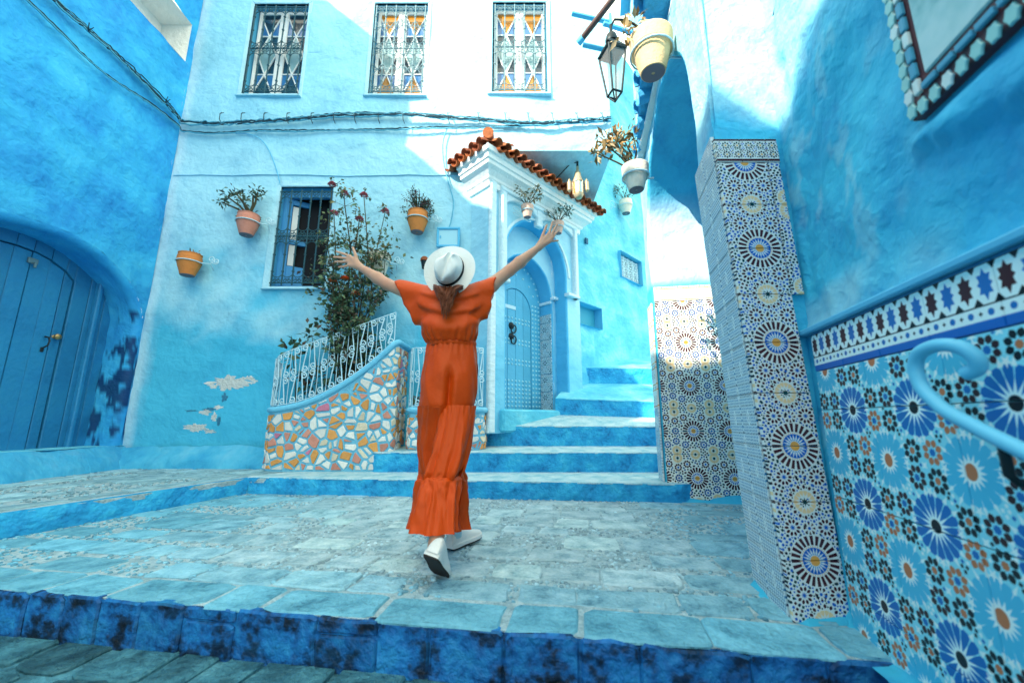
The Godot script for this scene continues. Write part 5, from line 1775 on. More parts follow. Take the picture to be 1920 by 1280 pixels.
	for k in [[3.37, 0.07, 0.03]]:
		s.box(A.p(1.35, k[0], 0.01), Vector3(2.2, k[2], k[1]), Basis(ua, Vector3.UP, ua.cross(Vector3.UP)), 0.008)
	obj("moulding", s, M.lime_white, h)
	# the framed panel on the near wall
	var f := thing("framed_mosaic", "pale marble panel framed by greenish star mosaic on the near right wall", "mosaic", B.p(1.1, 1.45, 0.0))
	s = Sh.new()
	var bb := Basis(ub, Vector3.UP, ub.cross(Vector3.UP))
	s.box(B.p(1.184, 1.804, 0.016), Vector3(0.86, 0.70, 0.034), bb, 0.006)
	obj("backing", s, M.tessera_red, f)
	s = Sh.new()
	s.box(B.p(1.21, 1.84, 0.022), Vector3(0.76, 0.62, 0.034), bb, 0.004)
	obj("panel_face", s, M.marble, f)
	var hexp := PackedVector2Array()
	for i in 12:
		var a := PI * i / 6.0 + PI / 6
		var rr := 0.0200 if i % 2 else 0.0160
		hexp.append(Vector2(cos(a) * rr * 0.82, sin(a) * rr * 1.12))
	var hm := Sh.new()
	hm.prism(hexp, func(a: float, b: float, d: float) -> Vector3: return Vector3(a, b, d), 0.0, 0.006, 0.002)
	var hmesh := hm.mesh()
	var xb := Basis(-ub, Vector3.UP, nb) if ub.cross(Vector3.UP).dot(nb) < 0.0 else Basis(ub, Vector3.UP, nb)
	for i in 16:
		obj("star_tessera", hmesh, M.tessera_pearl if i % 5 == 1 else M.tessera_green, f, Transform3D(xb, B.p(0.770, 1.475 + 0.040 * i, 0.033)))
	for i in 19:
		obj("star_tessera", hmesh, M.tessera_pearl if i % 6 == 2 else M.tessera_green, f, Transform3D(xb, B.p(0.803 + 0.0385 * i, 1.468 - 0.002 + 0.0 * i, 0.033)))
	for i in 13:
		s = Sh.new()
		s.box(B.p(0.806, 1.515 + 0.046 * i, 0.040), Vector3(0.018, 0.040, 0.012), bb, 0.003)
		obj("border_tessera", s, M.tessera_blue if i % 3 else M.tessera_pearl, f)
	for i in 15:
		s = Sh.new()
		s.box(B.p(0.843 + 0.05 * i, 1.503, 0.040), Vector3(0.043, 0.018, 0.012), bb, 0.003)
		obj("border_tessera", s, M.tessera_blue, f)
	# handrail with a scrolled end
	var hr := thing("handrail", "bright blue tubular handrail with a scrolled end beside the daisy tiles", "handrail", B.p(0.9, 0.6, 0.1))
	var pts := []
	for q in [[0.862, 0.838], [0.846, 0.818], [0.822, 0.808], [0.790, 0.806], [0.765, 0.822], [0.762, 0.846], [0.785, 0.862], [0.825, 0.864], [0.85, 0.85]]:
		pts.append(B.p(q[0], q[1], 0.135))
	var path := []
	# inner end of the scroll first, then round its top and down the slope
	for q in [[0.815, 0.806, 0.075], [0.838, 0.815, 0.070], [0.848, 0.835, 0.075], [0.838, 0.857, 0.085], [0.812, 0.870, 0.095], [0.778, 0.872, 0.10], [0.745, 0.862, 0.105], [0.727, 0.840, 0.105], [0.724, 0.812, 0.105], [0.735, 0.780, 0.105], [0.765, 0.748, 0.105], [0.803, 0.720, 0.105], [0.883, 0.682, 0.105], [0.95, 0.652, 0.105], [1.05, 0.607, 0.105], [1.3, 0.495, 0.105], [1.6, 0.36, 0.105]]:
		path.append(B.p(q[0], q[1], q[2]))
	var cv := Curve3D.new()
	for i in path.size():
		var t: Vector3 = (path[mini(i + 1, path.size() - 1)] - path[maxi(i - 1, 0)]) / 6.0
		cv.add_point(path[i], -t, t)
	s = Sh.new()
	s.tube(Array(cv.tessellate(5, 3)), 0.0148, 16)
	obj("rail", s, M.iron_blue, hr)
	s = Sh.new()
	s.tube([B.p(0.905, 0.662, 0.105), B.p(0.903, 0.61, 0.104), B.p(0.906, 0.598, 0.095), B.p(0.925, 0.592, 0.06), B.p(0.935, 0.59, 0.02)], 0.0085, 8)
	obj("bracket", s, M.dark_metal, hr)

# ------------------------------------------------------------------ mosaic planters
func voronoi(sites: Array, bounds: PackedVector2Array, keep: int, reach: float) -> Array:
	var out := []
	for i in keep:
		var a: Vector2 = sites[i]
		var poly := PackedVector2Array([a + Vector2(-reach, -reach), a + Vector2(reach, -reach), a + Vector2(reach, reach), a + Vector2(-reach, reach)])
		for j in sites.size():
			if i == j or (sites[j] as Vector2).distance_to(a) > reach * 2.0:
				continue
			var n: Vector2 = (sites[j] - a)
			var m: Vector2 = (sites[j] + a) / 2.0
			var nxt := PackedVector2Array()
			for k in poly.size():
				var p := poly[k]
				var q := poly[(k + 1) % poly.size()]
				var dp := (p - m).dot(n)
				var dq := (q - m).dot(n)
				if dp <= 0.0:
					nxt.append(p)
				if (dp < 0.0) != (dq < 0.0):
					nxt.append(p.lerp(q, dp / (dp - dq)))
			poly = nxt
			if poly.size() < 3:
				break
		if poly.size() < 3:
			continue
		for c in Geometry2D.intersect_polygons(poly, bounds):
			out.append(c)
	return out

func planter(h: Node3D, path: Array, htop: Callable, base: Callable, step_: float, rail: Callable, rail_from: float, rail_to: float, seed_: int) -> void:
	# path: plan points (x, z); everything is placed along its length
	var cum := [0.0]
	for i in path.size() - 1:
		cum.append(cum[i] + (path[i + 1] - path[i]).length())
	var L: float = cum[-1]
	var at := func(t: float) -> Array:
		var k := 0
		while k < path.size() - 2 and t > cum[k + 1]:
			k += 1
		var f: float = (t - cum[k]) / (cum[k + 1] - cum[k])
		var q: Vector2 = path[k].lerp(path[k + 1], f)
		var ta: Vector2 = (path[k + 1] - path[k]).normalized()
		if k > 0 and f < 0.5:
			ta = ta.lerp((path[k] - path[k - 1]).normalized(), 0.5 - f)
		elif k < path.size() - 2 and f > 0.5:
			ta = ta.lerp((path[k + 2] - path[k + 1]).normalized(), f - 0.5)
		ta = ta.normalized()
		return [q, Vector2(-ta.y, ta.x)]
	var place := func(t: float, v: float, d: float) -> Vector3:
		var r: Array = at.call(t)
		return Vector3(r[0].x + r[1].x * d, v, r[0].y + r[1].y * d)
	var hx := func(t: float) -> float: return htop.call(at.call(t)[0].x)
	var s := Sh.new()
	var n := int(L / 0.04)
	s.grid(n, 14, func(i: int, j: int) -> Array:
		var t := L * i / n
		var b: float = base.call(t)
		return [place.call(t, lerpf(b, hx.call(t), j / 14.0), nz.get_noise_2d(t * 9, j * 0.9) * 0.006)])
	obj("planter_wall", s, M.grout_blue, h)
	# coping
	s = Sh.new()
	var cp := []
	for i in n + 1:
		cp.append(place.call(L * i / n, hx.call(L * i / n), 0.0))
	s.tube(cp, 0.034, 8)
	for c in cp.size():
		pass
	obj("coping", s, M.coping_blue, h)
	s = Sh.new()
	s.grid(n, 1, func(i: int, j: int) -> Array:
		var q: Vector3 = cp[i]
		return [Vector3(q.x, q.y - 0.10, q.z) if j == 0 else Vector3(q.x, q.y - 0.13, -5.02)])
	obj("soil", s, M.soil, h)
	# shards
	var r := RandomNumberGenerator.new()
	r.seed = seed_
	var bounds := PackedVector2Array()
	for i in n + 1:
		bounds.append(Vector2(L * i / n, base.call(L * i / n) + 0.012))
	for i in n + 1:
		bounds.append(Vector2(L * (n - i) / n, hx.call(L * (n - i) / n) - 0.045))
	var sites := []
	var y := 0.0
	var row := 0
	while y < 1.8:
		var x := -0.1 + (0.5 * step_ if row % 2 else 0.0)
		while x < L + 0.1:
			sites.append(Vector2(x + r.randf_range(-0.62, 0.62) * step_, y + r.randf_range(-0.58, 0.58) * step_))
			x += step_ * r.randf_range(0.75, 1.55)
		y += step_ * 0.86
		row += 1
	var kept := []
	var rest := []
	for q: Vector2 in sites:
		if q.x > -0.03 and q.x < L + 0.03 and q.y > base.call(clampf(q.x, 0, L)) - 0.03 and q.y < hx.call(clampf(q.x, 0, L)) + 0.03:
			kept.append(q)
		else:
			rest.append(q)
	for cell: PackedVector2Array in voronoi(kept + rest, bounds, kept.size(), step_ * 1.6):
		for q: PackedVector2Array in Geometry2D.offset_polygon(cell, -0.0095 - r.randf() * 0.007):
			if q.size() < 3:
				continue
			var ar := 0.0
			for i in q.size():
				ar += q[i].cross(q[(i + 1) % q.size()])
			if absf(ar) < 0.0011:
				continue
			var z := r.randf()
			var g := r.randf_range(0.85, 1.1)
			var col := Color(0.76, 0.74, 0.70)
			if z < 0.26: col = Color(0.70, 0.32, 0.095)
			elif z < 0.46: col = Color(0.60, 0.255, 0.19)
			elif z < 0.56: col = Color(0.70, 0.60, 0.45)
			elif z < 0.585: col = Color(0.58, 0.20, 0.30)
			s = Sh.new()
			s.prism(q, place, -0.008, 0.009 + r.randf() * 0.005, 0.004, Color(col.r * g, col.g * g, col.b * g))
			obj("mosaic_shard", s, M.shard, h)
	# wrought-iron railing on the coping
	var rl := Node3D.new()
	rl.name = "railing"
	rl.position = place.call(L * 0.5, hx.call(L * 0.5), 0.0) - h.position
	h.add_child(rl)
	s = Sh.new()
	var pts_t := []
	var pts_b := []
	var t := rail_from
	var k := 0
	var gap := 0.108
	while t < rail_to:
		var xx: float = at.call(t)[0].x
		var vb: float = hx.call(t) + 0.045
		var vt: float = rail.call(xx)
		var d := -0.005
		pts_t.append(place.call(t, vt, d))
		pts_b.append(place.call(t, vb, d))
		s.tube([place.call(t, vb - 0.03, d), place.call(t, vt, d)], 0.0042, 5)
		var t2 := minf(t + gap, rail_to)
		var tc := (t + t2) / 2.0
		var vb2: float = (vb + hx.call(t2) + 0.045) / 2.0
		var vt2: float = (vt + rail.call(at.call(t2)[0].x)) / 2.0
		var rows := 2 if vt2 - vb2 > 0.22 else 1
		var ra: Array = at.call(tc)
		var ex := Vector3(-ra[1].y, 0, ra[1].x) * -1.0
		for w in rows:
			var lo := lerpf(vb2, vt2, float(w) / rows)
			var hi := lerpf(vb2, vt2, float(w + 1) / rows)
			var rad := minf(gap * 0.36, (hi - lo) * 0.235)
			var sd := 1.0 if (k + w) % 2 == 0 else -1.0
			var up := scroll(place.call(tc + sd * 0.006, hi - rad * 1.05, d), ex * sd, Vector3.UP, rad, -1.35, PI * 0.75, 0.25, 16)
			var dn := scroll(place.call(tc - sd * 0.006, lo + rad * 1.05, d), ex * -sd, Vector3.DOWN, rad, -1.35, PI * 0.75, 0.25, 16)
			s.tube(up, 0.0074, 5)
			s.tube(dn, 0.0074, 5)
			s.tube([up[0], dn[0]], 0.0074, 5)
		t += gap
		k += 1
	pts_t.append(place.call(rail_to, rail.call(at.call(rail_to)[0].x), -0.005))
	pts_b.append(place.call(rail_to, hx.call(rail_to) + 0.045, -0.005))
	s.tube([pts_b[-1], pts_t[-1]], 0.006, 6)
	s.tube(pts_t, 0.006, 6)
	s.tube(pts_b, 0.005, 6)
	obj("ironwork", s, M.iron_pale, rl)

func mosaic_planters() -> void:
	var h := thing("mosaic_planter", "large planter of broken tile mosaic whose coping sweeps up to the right", "planter", Vector3(-2.0, 0.16, -4.75))
	planter(h, [Vector2(-2.86, -5.0), Vector2(-2.83, -4.78), Vector2(-2.79, -4.66), Vector2(-2.70, -4.575), Vector2(-2.55, -4.535), Vector2(-1.95, -4.52), Vector2(-1.36, -4.525), Vector2(-1.325, -4.58), Vector2(-1.32, -5.0)],
		func(x: float) -> float: return 0.82 + 0.78 * pow(clampf((x + 2.76) / 1.43, 0.0, 1.0), 2.0),
		func(t: float) -> float: return 0.155, 0.094,
		func(x: float) -> float: return lerpf(1.42, 1.93, (x + 2.76) / 1.36), 0.10, 1.82, 21)
	h = thing("mosaic_planter", "small mosaic planter with a railing behind the woman's legs", "planter", Vector3(-0.75, 0.37, -4.8))
	planter(h, [Vector2(-1.21, -5.0), Vector2(-1.205, -4.70), Vector2(-1.16, -4.62), Vector2(-0.75, -4.60), Vector2(-0.36, -4.62), Vector2(-0.315, -4.70), Vector2(-0.31, -4.9)],
		func(x: float) -> float: return 0.82, func(t: float) -> float: return 0.365, 0.085,
		func(x: float) -> float: return 1.54, 0.30, 1.24, 22)
	plants_in_planters()

func leaf(s: Sh, at: Vector3, dir: Vector3, nrm: Vector3, len_: float, wid: float, col: Color) -> void:
	var d := dir.normalized()
	var side := d.cross(nrm).normalized()
	var up := side.cross(d).normalized()
	var a := s.p(at, Vector2.ZERO, col)
	var l1 := s.p(at + d * len_ * 0.45 + side * wid / 2.0 + up * wid * 0.16, Vector2.ZERO, col)
	var r1 := s.p(at + d * len_ * 0.45 - side * wid / 2.0 + up * wid * 0.16, Vector2.ZERO, col)
	var m := s.p(at + d * len_ * 0.5, Vector2.ZERO, col * 0.92)
	var e := s.p(at + d * len_ - up * len_ * 0.12, Vector2.ZERO, col)
	s.tri(a, m, l1); s.tri(m, e, l1)
	s.tri(a, r1, m); s.tri(m, r1, e)

func rvec(r: RandomNumberGenerator) -> Vector3:
	var v := Vector3(r.randf_range(-1, 1), r.randf_range(-1, 1), r.randf_range(-1, 1))
	return v.normalized() if v.length() > 0.05 else Vector3.UP

func spray(s: Sh, r: RandomNumberGenerator, at: Vector3, n: int, spread: Vector3, len_: float, cols: Array, wide := 0.55) -> void:
	for i in n:
		var q := at + Vector3(r.randfn() * spread.x, r.randfn() * spread.y, r.randfn() * spread.z) * 0.55
		var dir := (q - at).normalized() * 0.6 + rvec(r) * 0.8 + Vector3(0, 0.1, 0)
		var l := len_ * r.randf_range(0.6, 1.25)
		leaf(s, q, dir, rvec(r) + Vector3(0, 0.7, 0.5), l, l * wide, (cols[r.randi() % cols.size()] as Color) * r.randf_range(0.7, 1.25))

func rose(par: Node, at: Vector3, rad: float, col: Color, r: RandomNumberGenerator) -> void:
	var s := Sh.new()
	for ring in 4:
		var k := 5 - ring
		for i in k + 2:
			var a := TAU * (i + 0.4 * ring) / (k + 2) + r.randf() * 0.4
			var tilt := lerpf(0.25, 1.25, ring / 3.0)
			var d := Vector3(cos(a) * cos(tilt), sin(tilt), sin(a) * cos(tilt))
			var c := at + d * rad * 0.3
			leaf(s, c, d, Vector3.UP + d * -0.4, rad * 0.95, rad * 0.95, col * r.randf_range(0.75, 1.2))
	obj("rose", s, M.petal, par)

func plants_in_planters() -> void:
	var r := RandomNumberGenerator.new()
	r.seed = 33
	var g := [Color(0.05, 0.105, 0.06), Color(0.07, 0.14, 0.08), Color(0.04, 0.07, 0.05), Color(0.12, 0.18, 0.10), Color(0.10, 0.075, 0.06)]
	var gl := [Color(0.10, 0.18, 0.11), Color(0.07, 0.14, 0.09), Color(0.16, 0.20, 0.10), Color(0.20, 0.18, 0.08), Color(0.10, 0.10, 0.07)]
	var b := thing("rose_bush", "tall rose bush with pink and orange flowers climbing beside the lower window", "rose bush", Vector3(-2.0, 0.9, -4.75))
	var st := Sh.new()
	var fo := Sh.new()
	var heads := [[Vector3(-2.298, 3.64, -4.62), 0], [Vector3(-2.132, 3.52, -4.62), 0], [Vector3(-1.88, 3.49, -4.62), 0], [Vector3(-1.597, 3.27, -4.62), 0], [Vector3(-2.21, 3.21, -4.56), 0], [Vector3(-1.89, 3.13, -4.56), 0], [Vector3(-2.1, 2.286, -4.45), 1], [Vector3(-1.839, 2.145, -4.5), 1], [Vector3(-1.98, 2.33, -4.5), 1], [Vector3(-1.72, 2.62, -4.6), 2], [Vector3(-2.15, 2.55, -4.55), 2], [Vector3(-1.95, 2.86, -4.6), 2], [Vector3(-1.55, 2.78, -4.6), 2]]
	for k in heads.size():
		var e: Vector3 = heads[k][0]
		var a := Vector3(-1.98 + r.randf_range(-0.12, 0.12), 0.85, -4.75)
		var m1 := a.lerp(e, 0.35) + Vector3(r.randf_range(-0.08, 0.08), 0.1, r.randf_range(-0.04, 0.06))
		var m2 := a.lerp(e, 0.7) + Vector3(r.randf_range(-0.12, 0.12), 0.05, r.randf_range(-0.03, 0.08))
		var cv := Curve3D.new()
		cv.add_point(a, Vector3.ZERO, Vector3(0, 0.2, 0)); cv.add_point(m1, Vector3(0, -0.15, 0), Vector3(0, 0.15, 0)); cv.add_point(m2, Vector3(0, -0.15, 0), Vector3(0, 0.12, 0)); cv.add_point(e, Vector3(0, -0.15, 0))
		var q := Array(cv.tessellate(4, 4))
		var rad := []
		for i in q.size():
			rad.append(lerpf(0.011, 0.004, float(i) / q.size()))
		st.tube(q, rad, 5)
		for i in range(2, q.size()):
			var y: float = q[i].y
			var dens := 1.0 if y > 2.7 else 1.6
			for z in int(3 * dens + r.randf() * 2.0):
				var t := rvec(r)
				t.y *= 0.4
				var tip: Vector3 = q[i] + t * r.randf_range(0.05, 0.15) + Vector3(0, 0.03, 0.02)
				st.tube([q[i], tip], 0.0025, 4, false)
				for w in 5:
					var dir := rvec(r) + t * 0.8
					var l := r.randf_range(0.035, 0.062)
					leaf(fo, tip + rvec(r) * 0.022, dir, rvec(r) + Vector3(0, 0.7, 0.6), l, l * 0.6, ((gl if y > 2.5 else g)[r.randi() % 5] as Color) * r.randf_range(0.7, 1.3))
		rose(b, e, 0.052 if heads[k][1] < 2 else 0.026, [Color(0.62, 0.12, 0.14), Color(0.70, 0.13, 0.03), Color(0.60, 0.40, 0.22)][heads[k][1]], r)
	spray(fo, r, Vector3(-2.02, 2.12, -4.62), 420, Vector3(0.30, 0.30, 0.16), 0.062, g, 0.62)
	spray(fo, r, Vector3(-1.95, 1.72, -4.64), 260, Vector3(0.20, 0.26, 0.14), 0.06, g, 0.62)
	spray(fo, r, Vector3(-2.25, 2.42, -4.60), 90, Vector3(0.20, 0.16, 0.12), 0.055, g, 0.6)
	spray(fo, r, Vector3(-1.95, 2.75, -4.66), 130, Vector3(0.34, 0.26, 0.12), 0.055, gl, 0.6)
	spray(fo, r, Vector3(-1.58, 2.95, -4.68), 90, Vector3(0.12, 0.30, 0.10), 0.05, gl, 0.6)
	spray(fo, r, Vector3(-1.85, 2.50, -4.62), 200, Vector3(0.30, 0.22, 0.14), 0.058, gl, 0.6)
	spray(fo, r, Vector3(-2.0, 2.95, -4.66), 110, Vector3(0.30, 0.22, 0.12), 0.05, gl, 0.6)
	spray(fo, r, Vector3(-2.2, 3.12, -4.66), 90, Vector3(0.18, 0.22, 0.10), 0.05, gl, 0.6)
	obj("stem", st, M.stem, b)
	obj("foliage", fo, M.leaf, b, Transform3D(), "stuff")
	for k in [["leafy_shrub", "dark broad-leaved shrub at the planter's left end, leaning over the rail", [Vector3(-2.62, 1.55, -4.66), Vector3(-2.38, 1.70, -4.64), Vector3(-2.45, 1.2, -4.75), Vector3(-2.18, 1.86, -4.66), Vector3(-2.25, 1.25, -4.75)], 26, 0.085], ["leafy_shrub", "dark foliage behind the middle of the planter's railing", [Vector3(-1.95, 1.25, -4.72), Vector3(-1.85, 1.45, -4.70), Vector3(-2.0, 1.05, -4.75), Vector3(-1.7, 1.55, -4.72)], 70, 0.07], ["leafy_shrub", "low dark plant in the small planter left of the woman", [Vector3(-1.08, 0.92, -4.75), Vector3(-0.95, 0.95, -4.8)], 60, 0.06]]:
		var p := thing(k[0], k[1], "shrub", k[2][0] - Vector3(0, 0.5, 0))
		st = Sh.new()
		fo = Sh.new()
		for e: Vector3 in k[2]:
			var a := Vector3(e.x + 0.06, maxf(0.72, e.y - 0.7), -4.78)
			st.tube([a, a.lerp(e, 0.5) + Vector3(0.02, 0.03, 0), e], [0.008, 0.006, 0.003], 5)
			spray(fo, r, e, k[3], Vector3(0.09, 0.10, 0.06), k[4], g, 0.6)
			for w in 5:
				spray(fo, r, a.lerp(e, r.randf_range(0.4, 0.9)), 2, Vector3(0.05, 0.04, 0.04), k[4], g, 0.6)
		obj("stem", st, M.stem, p)
		obj("foliage", fo, M.leaf, p, Transform3D(), "stuff")

# ------------------------------------------------------------------ pots, cables, lamps
func flowerpot(label: String, at: Vector3, rad: float, belly: bool, mt: Material, seed_: int) -> Node3D:
	var t := thing("flowerpot", label, "flowerpot", at + Vector3(0, -rad, 0), "flowerpots hung on the blue walls")
	var s := Sh.new()
	var H := rad * 1.9
	var prof := []
	if belly:
		prof = [Vector2(0.0, 0.0), Vector2(0.50, 0.0), Vector2(0.53, 0.02), Vector2(0.62, 0.18), Vector2(0.78, 0.42), Vector2(0.86, 0.60), Vector2(0.895, 0.62), Vector2(0.905, 0.66), Vector2(0.895, 0.70), Vector2(0.87, 0.72), Vector2(0.88, 0.80), Vector2(0.845, 0.90), Vector2(0.80, 0.95), Vector2(0.845, 0.97), Vector2(0.86, 1.0), Vector2(0.82, 1.01), Vector2(0.74, 0.99), Vector2(0.70, 0.9)]
	else:
		prof = [Vector2(0.0, 0.0), Vector2(0.54, 0.0), Vector2(0.56, 0.02), Vector2(0.70, 0.30), Vector2(0.82, 0.58), Vector2(0.835, 0.60), Vector2(0.94, 0.61), Vector2(0.955, 0.64), Vector2(0.985, 0.95), Vector2(0.99, 1.0), Vector2(0.94, 1.01), Vector2(0.88, 0.99), Vector2(0.84, 0.88)]
	var p2 := []
	for q in prof:
		p2.append(Vector2(q.x * rad, q.y * H))
	s.lathe(p2, 26, Transform3D(Basis(), at - Vector3(0, H / 2, 0)), Color.WHITE, 0.012)
	obj("pot", s, mt, t)
	s = Sh.new()
	s.lathe([Vector2(0.0, H * 0.90), Vector2(rad * 0.80, H * 0.90)], 16, Transform3D(Basis(), at - Vector3(0, H / 2, 0)))
	obj("soil", s, M.soil, t)
	s = Sh.new()
	s.lathe([Vector2(rad * 0.085, -0.003), Vector2(rad * 0.51, -0.003), Vector2(rad * 0.525, 0.004)], 20, Transform3D(Basis(), at - Vector3(0, H / 2, 0)))
	s.lathe([Vector2(rad * 0.085, -0.003), Vector2(rad * 0.085, 0.02)], 12, Transform3D(Basis(), at - Vector3(0, H / 2, 0)))
	obj("pot_base", s, M.pot_base, t)
	return t

func pot_bracket(t: Node3D, at: Vector3, ex: Vector3, back: Vector3, rad: float, mt: Material, two := true) -> void:
	var s := Sh.new()
	var ring := []
	for i in 21:
		var a := TAU * i / 20.0
		ring.append(at + Vector3(cos(a), 0, sin(a)) * rad * 0.93 + Vector3(0, rad * 0.22, 0))
	s.tube(ring, rad * 0.04, 6, false)
	var c := at + ex * rad * 1.35 + Vector3(0, rad * 0.62, 0) + back * rad * 0.6
	s.tube([at + ex * rad * 0.9 + Vector3(0, rad * 0.2, 0), c + ex * rad * 0.02 - Vector3(0, rad * 0.30, 0), at + ex * rad * 1.2 + back * rad * 1.2], rad * 0.045, 6)
	s.tube(scroll(c + Vector3(0, rad * 0.15, 0), -ex, Vector3.UP, rad * 0.30, -1.3, -PI * 0.5, 0.3, 18), rad * 0.045, 6)
	if two:
		s.tube(scroll(c + ex * rad * 0.45 - Vector3(0, rad * 0.05, 0), -ex, Vector3.UP, rad * 0.25, -1.3, -PI * 0.5, 0.3, 18), rad * 0.045, 6)
		s.tube([c + Vector3(0, -rad * 0.15, 0), c + ex * rad * 0.45 + Vector3(0, -rad * 0.30, 0)], rad * 0.045, 6)
	obj("bracket", s, mt, t)

func pots_and_fittings() -> void:
	var r := RandomNumberGenerator.new()
	r.seed = 77
	var g := [Color(0.045, 0.085, 0.06), Color(0.06, 0.11, 0.07), Color(0.03, 0.06, 0.045), Color(0.09, 0.13, 0.09), Color(0.05, 0.07, 0.06)]
	var gold := [Color(0.34, 0.19, 0.06), Color(0.44, 0.26, 0.10), Color(0.26, 0.18, 0.08), Color(0.46, 0.36, 0.22), Color(0.18, 0.15, 0.07)]
	var ol := [Color(0.16, 0.14, 0.08), Color(0.24, 0.18, 0.09), Color(0.11, 0.11, 0.06), Color(0.30, 0.22, 0.12), Color(0.08, 0.09, 0.06)]
	var X := Vector3(1, 0, 0)
	var Z := Vector3(0, 0, -1)
	var specs := [
		["pink pot with a leggy dark plant, left of the lower window", Vector3(-3.45, 3.20, -4.82), 0.150, true, M.terracotta_pink, 1],
		["orange pot with a dried stub, lowest on the left of the pale wall", Vector3(-4.13, 2.65, -4.82), 0.150, true, M.terracotta, 2],
		["orange pot with a bushy heather above the meter box", Vector3(-1.235, 3.24, -4.82), 0.150, true, M.terracotta, 3],
		["cream pot by the rose bush, behind the woman's left forearm", Vector3(-1.70, 2.65, -4.82), 0.145, false, M.pot_white, 4]]
	for k in specs:
		var at: Vector3 = k[1]
		var t := flowerpot(k[0], at, k[2], k[3], k[4], k[5])
		pot_bracket(t, at, X, Z, k[2], M.iron_pale)
		var st := Sh.new()
		var fo := Sh.new()
		var top := at + Vector3(0, 0.13, 0)
		match int(k[5]):
			1:
				for e: Vector3 in [Vector3(-0.30, 0.26, 0.02), Vector3(-0.22, 0.34, 0.0), Vector3(-0.12, 0.24, 0.05), Vector3(0.02, 0.30, 0.0), Vector3(0.09, 0.33, 0.02), Vector3(-0.36, 0.18, 0.03), Vector3(-0.05, 0.16, 0.04)]:
					st.tube([top, top + e * 0.5 + Vector3(0.03, 0, 0.01), top + e], [0.016, 0.013, 0.009], 6)
					spray(fo, r, top + e + Vector3(0, 0.01, 0), 26, Vector3(0.065, 0.04, 0.06), 0.065, g, 0.45)
				spray(fo, r, top, 30, Vector3(0.10, 0.06, 0.09), 0.05, g, 0.5)
			2:
				for e: Vector3 in [Vector3(-0.02, 0.10, 0.0), Vector3(0.05, 0.05, 0.02), Vector3(0.08, 0.04, 0.0)]:
					st.tube([top, top + e], [0.012, 0.005], 5)
				spray(fo, r, top + Vector3(0.05, 0.02, 0), 22, Vector3(0.07, 0.03, 0.05), 0.035, ol, 0.5)
			3:
				for i in 26:
					var a := r.randf() * TAU
					var e := Vector3(cos(a) * r.randf_range(0.05, 0.22), r.randf_range(0.12, 0.30), sin(a) * 0.12)
					st.tube([top, top + e * 0.6 + Vector3(0, 0.03, 0), top + e], [0.006, 0.005, 0.003], 4)
					for w in 5:
						spray(fo, r, top + e * r.randf_range(0.45, 1.05), 5, Vector3(0.03, 0.03, 0.03), 0.034, [g[0], g[2], g[4], Color(0.16, 0.06, 0.08), Color(0.10, 0.05, 0.06)], 0.4)
				spray(fo, r, top + Vector3(-0.13, 0.0, 0.05), 50, Vector3(0.06, 0.07, 0.05), 0.04, g, 0.45)
				spray(fo, r, top + Vector3(0.14, 0.0, 0.05), 50, Vector3(0.06, 0.07, 0.05), 0.04, g, 0.45)
			4:
				spray(fo, r, top + Vector3(-0.10, 0.04, 0.05), 24, Vector3(0.05, 0.04, 0.05), 0.045, ol, 0.5)
		obj("stem", st, M.stem, t)
		obj("foliage", fo, M.leaf, t, Transform3D(), "stuff")
	# pots on the door case, the alley and the tiled house
	var un := Vector3(K, 0, -K)
	var nn := Vector3(K, 0, K)
	var door0 := Vector3(-0.30, 0, -4.75)
	for k in [["pale pink pot with an olive twiggy plant under the tiled canopy", door0 + un * 0.55 + nn * 0.17 + Vector3(0, 3.50, 0), 0.088, ol, 5], ["pale pink pot with green leaves beside the woman's raised right hand", door0 + un * 1.22 + nn * 0.17 + Vector3(0, 3.50, 0), 0.092, g, 6], ["small white pot on the alley wall beyond the canopy", Vector3(-0.441, 4.93, -4.891) + un * 3.72 + nn * 0.16, 0.15, g, 7]]:
		var at: Vector3 = k[1]
		var t := flowerpot(k[0], at, k[2], k[4] == 7, M.pot_white if k[4] == 7 else M.pot_pink, k[4])
		var st := Sh.new()
		var fo := Sh.new()
		var top := at + Vector3(0, k[2] * 0.9, 0)
		for i in 11:
			var a := r.randf() * TAU
			var e: Vector3 = Vector3(cos(a) * 0.17, r.randf_range(0.12, 0.30), sin(a) * 0.12) * (k[2] / 0.09) * (0.7 if k[4] == 7 else 1.0)
			st.tube([top, top + e * 0.6 + Vector3(0, 0.02, 0), top + e], [0.006, 0.004, 0.003], 4)
			spray(fo, r, top + e, 11, Vector3(0.05, 0.04, 0.05), 0.062, k[3], 0.42)
		obj("stem", st, M.stem, t)
		obj("foliage", fo, M.leaf, t, Transform3D(), "stuff")
		var br := Sh.new()      # butterfly loops of the wire holder
		for sd: float in [-1.0, 1.0]:
			for up: float in [0.4, -0.5]:
				var loop := []
				for i in 13:
					var a := TAU * i / 12.0
					loop.append(at - nn * k[2] * 1.1 + un * sd * (k[2] * 1.25 - cos(a) * k[2] * 0.75) + Vector3(0, up * k[2] * (1.0 + 0.2 * sin(a)) + sin(a) * k[2] * 0.3, 0))
				br.tube(loop, 0.005, 5, false)
		var ring := []
		for i in 17:
			ring.append(at + Vector3(cos(TAU * i / 16.0), 0.1, sin(TAU * i / 16.0)) * k[2] * 0.93)
		br.tube(ring, 0.005, 5, false)
		obj("bracket", br, M.iron_pale, t)
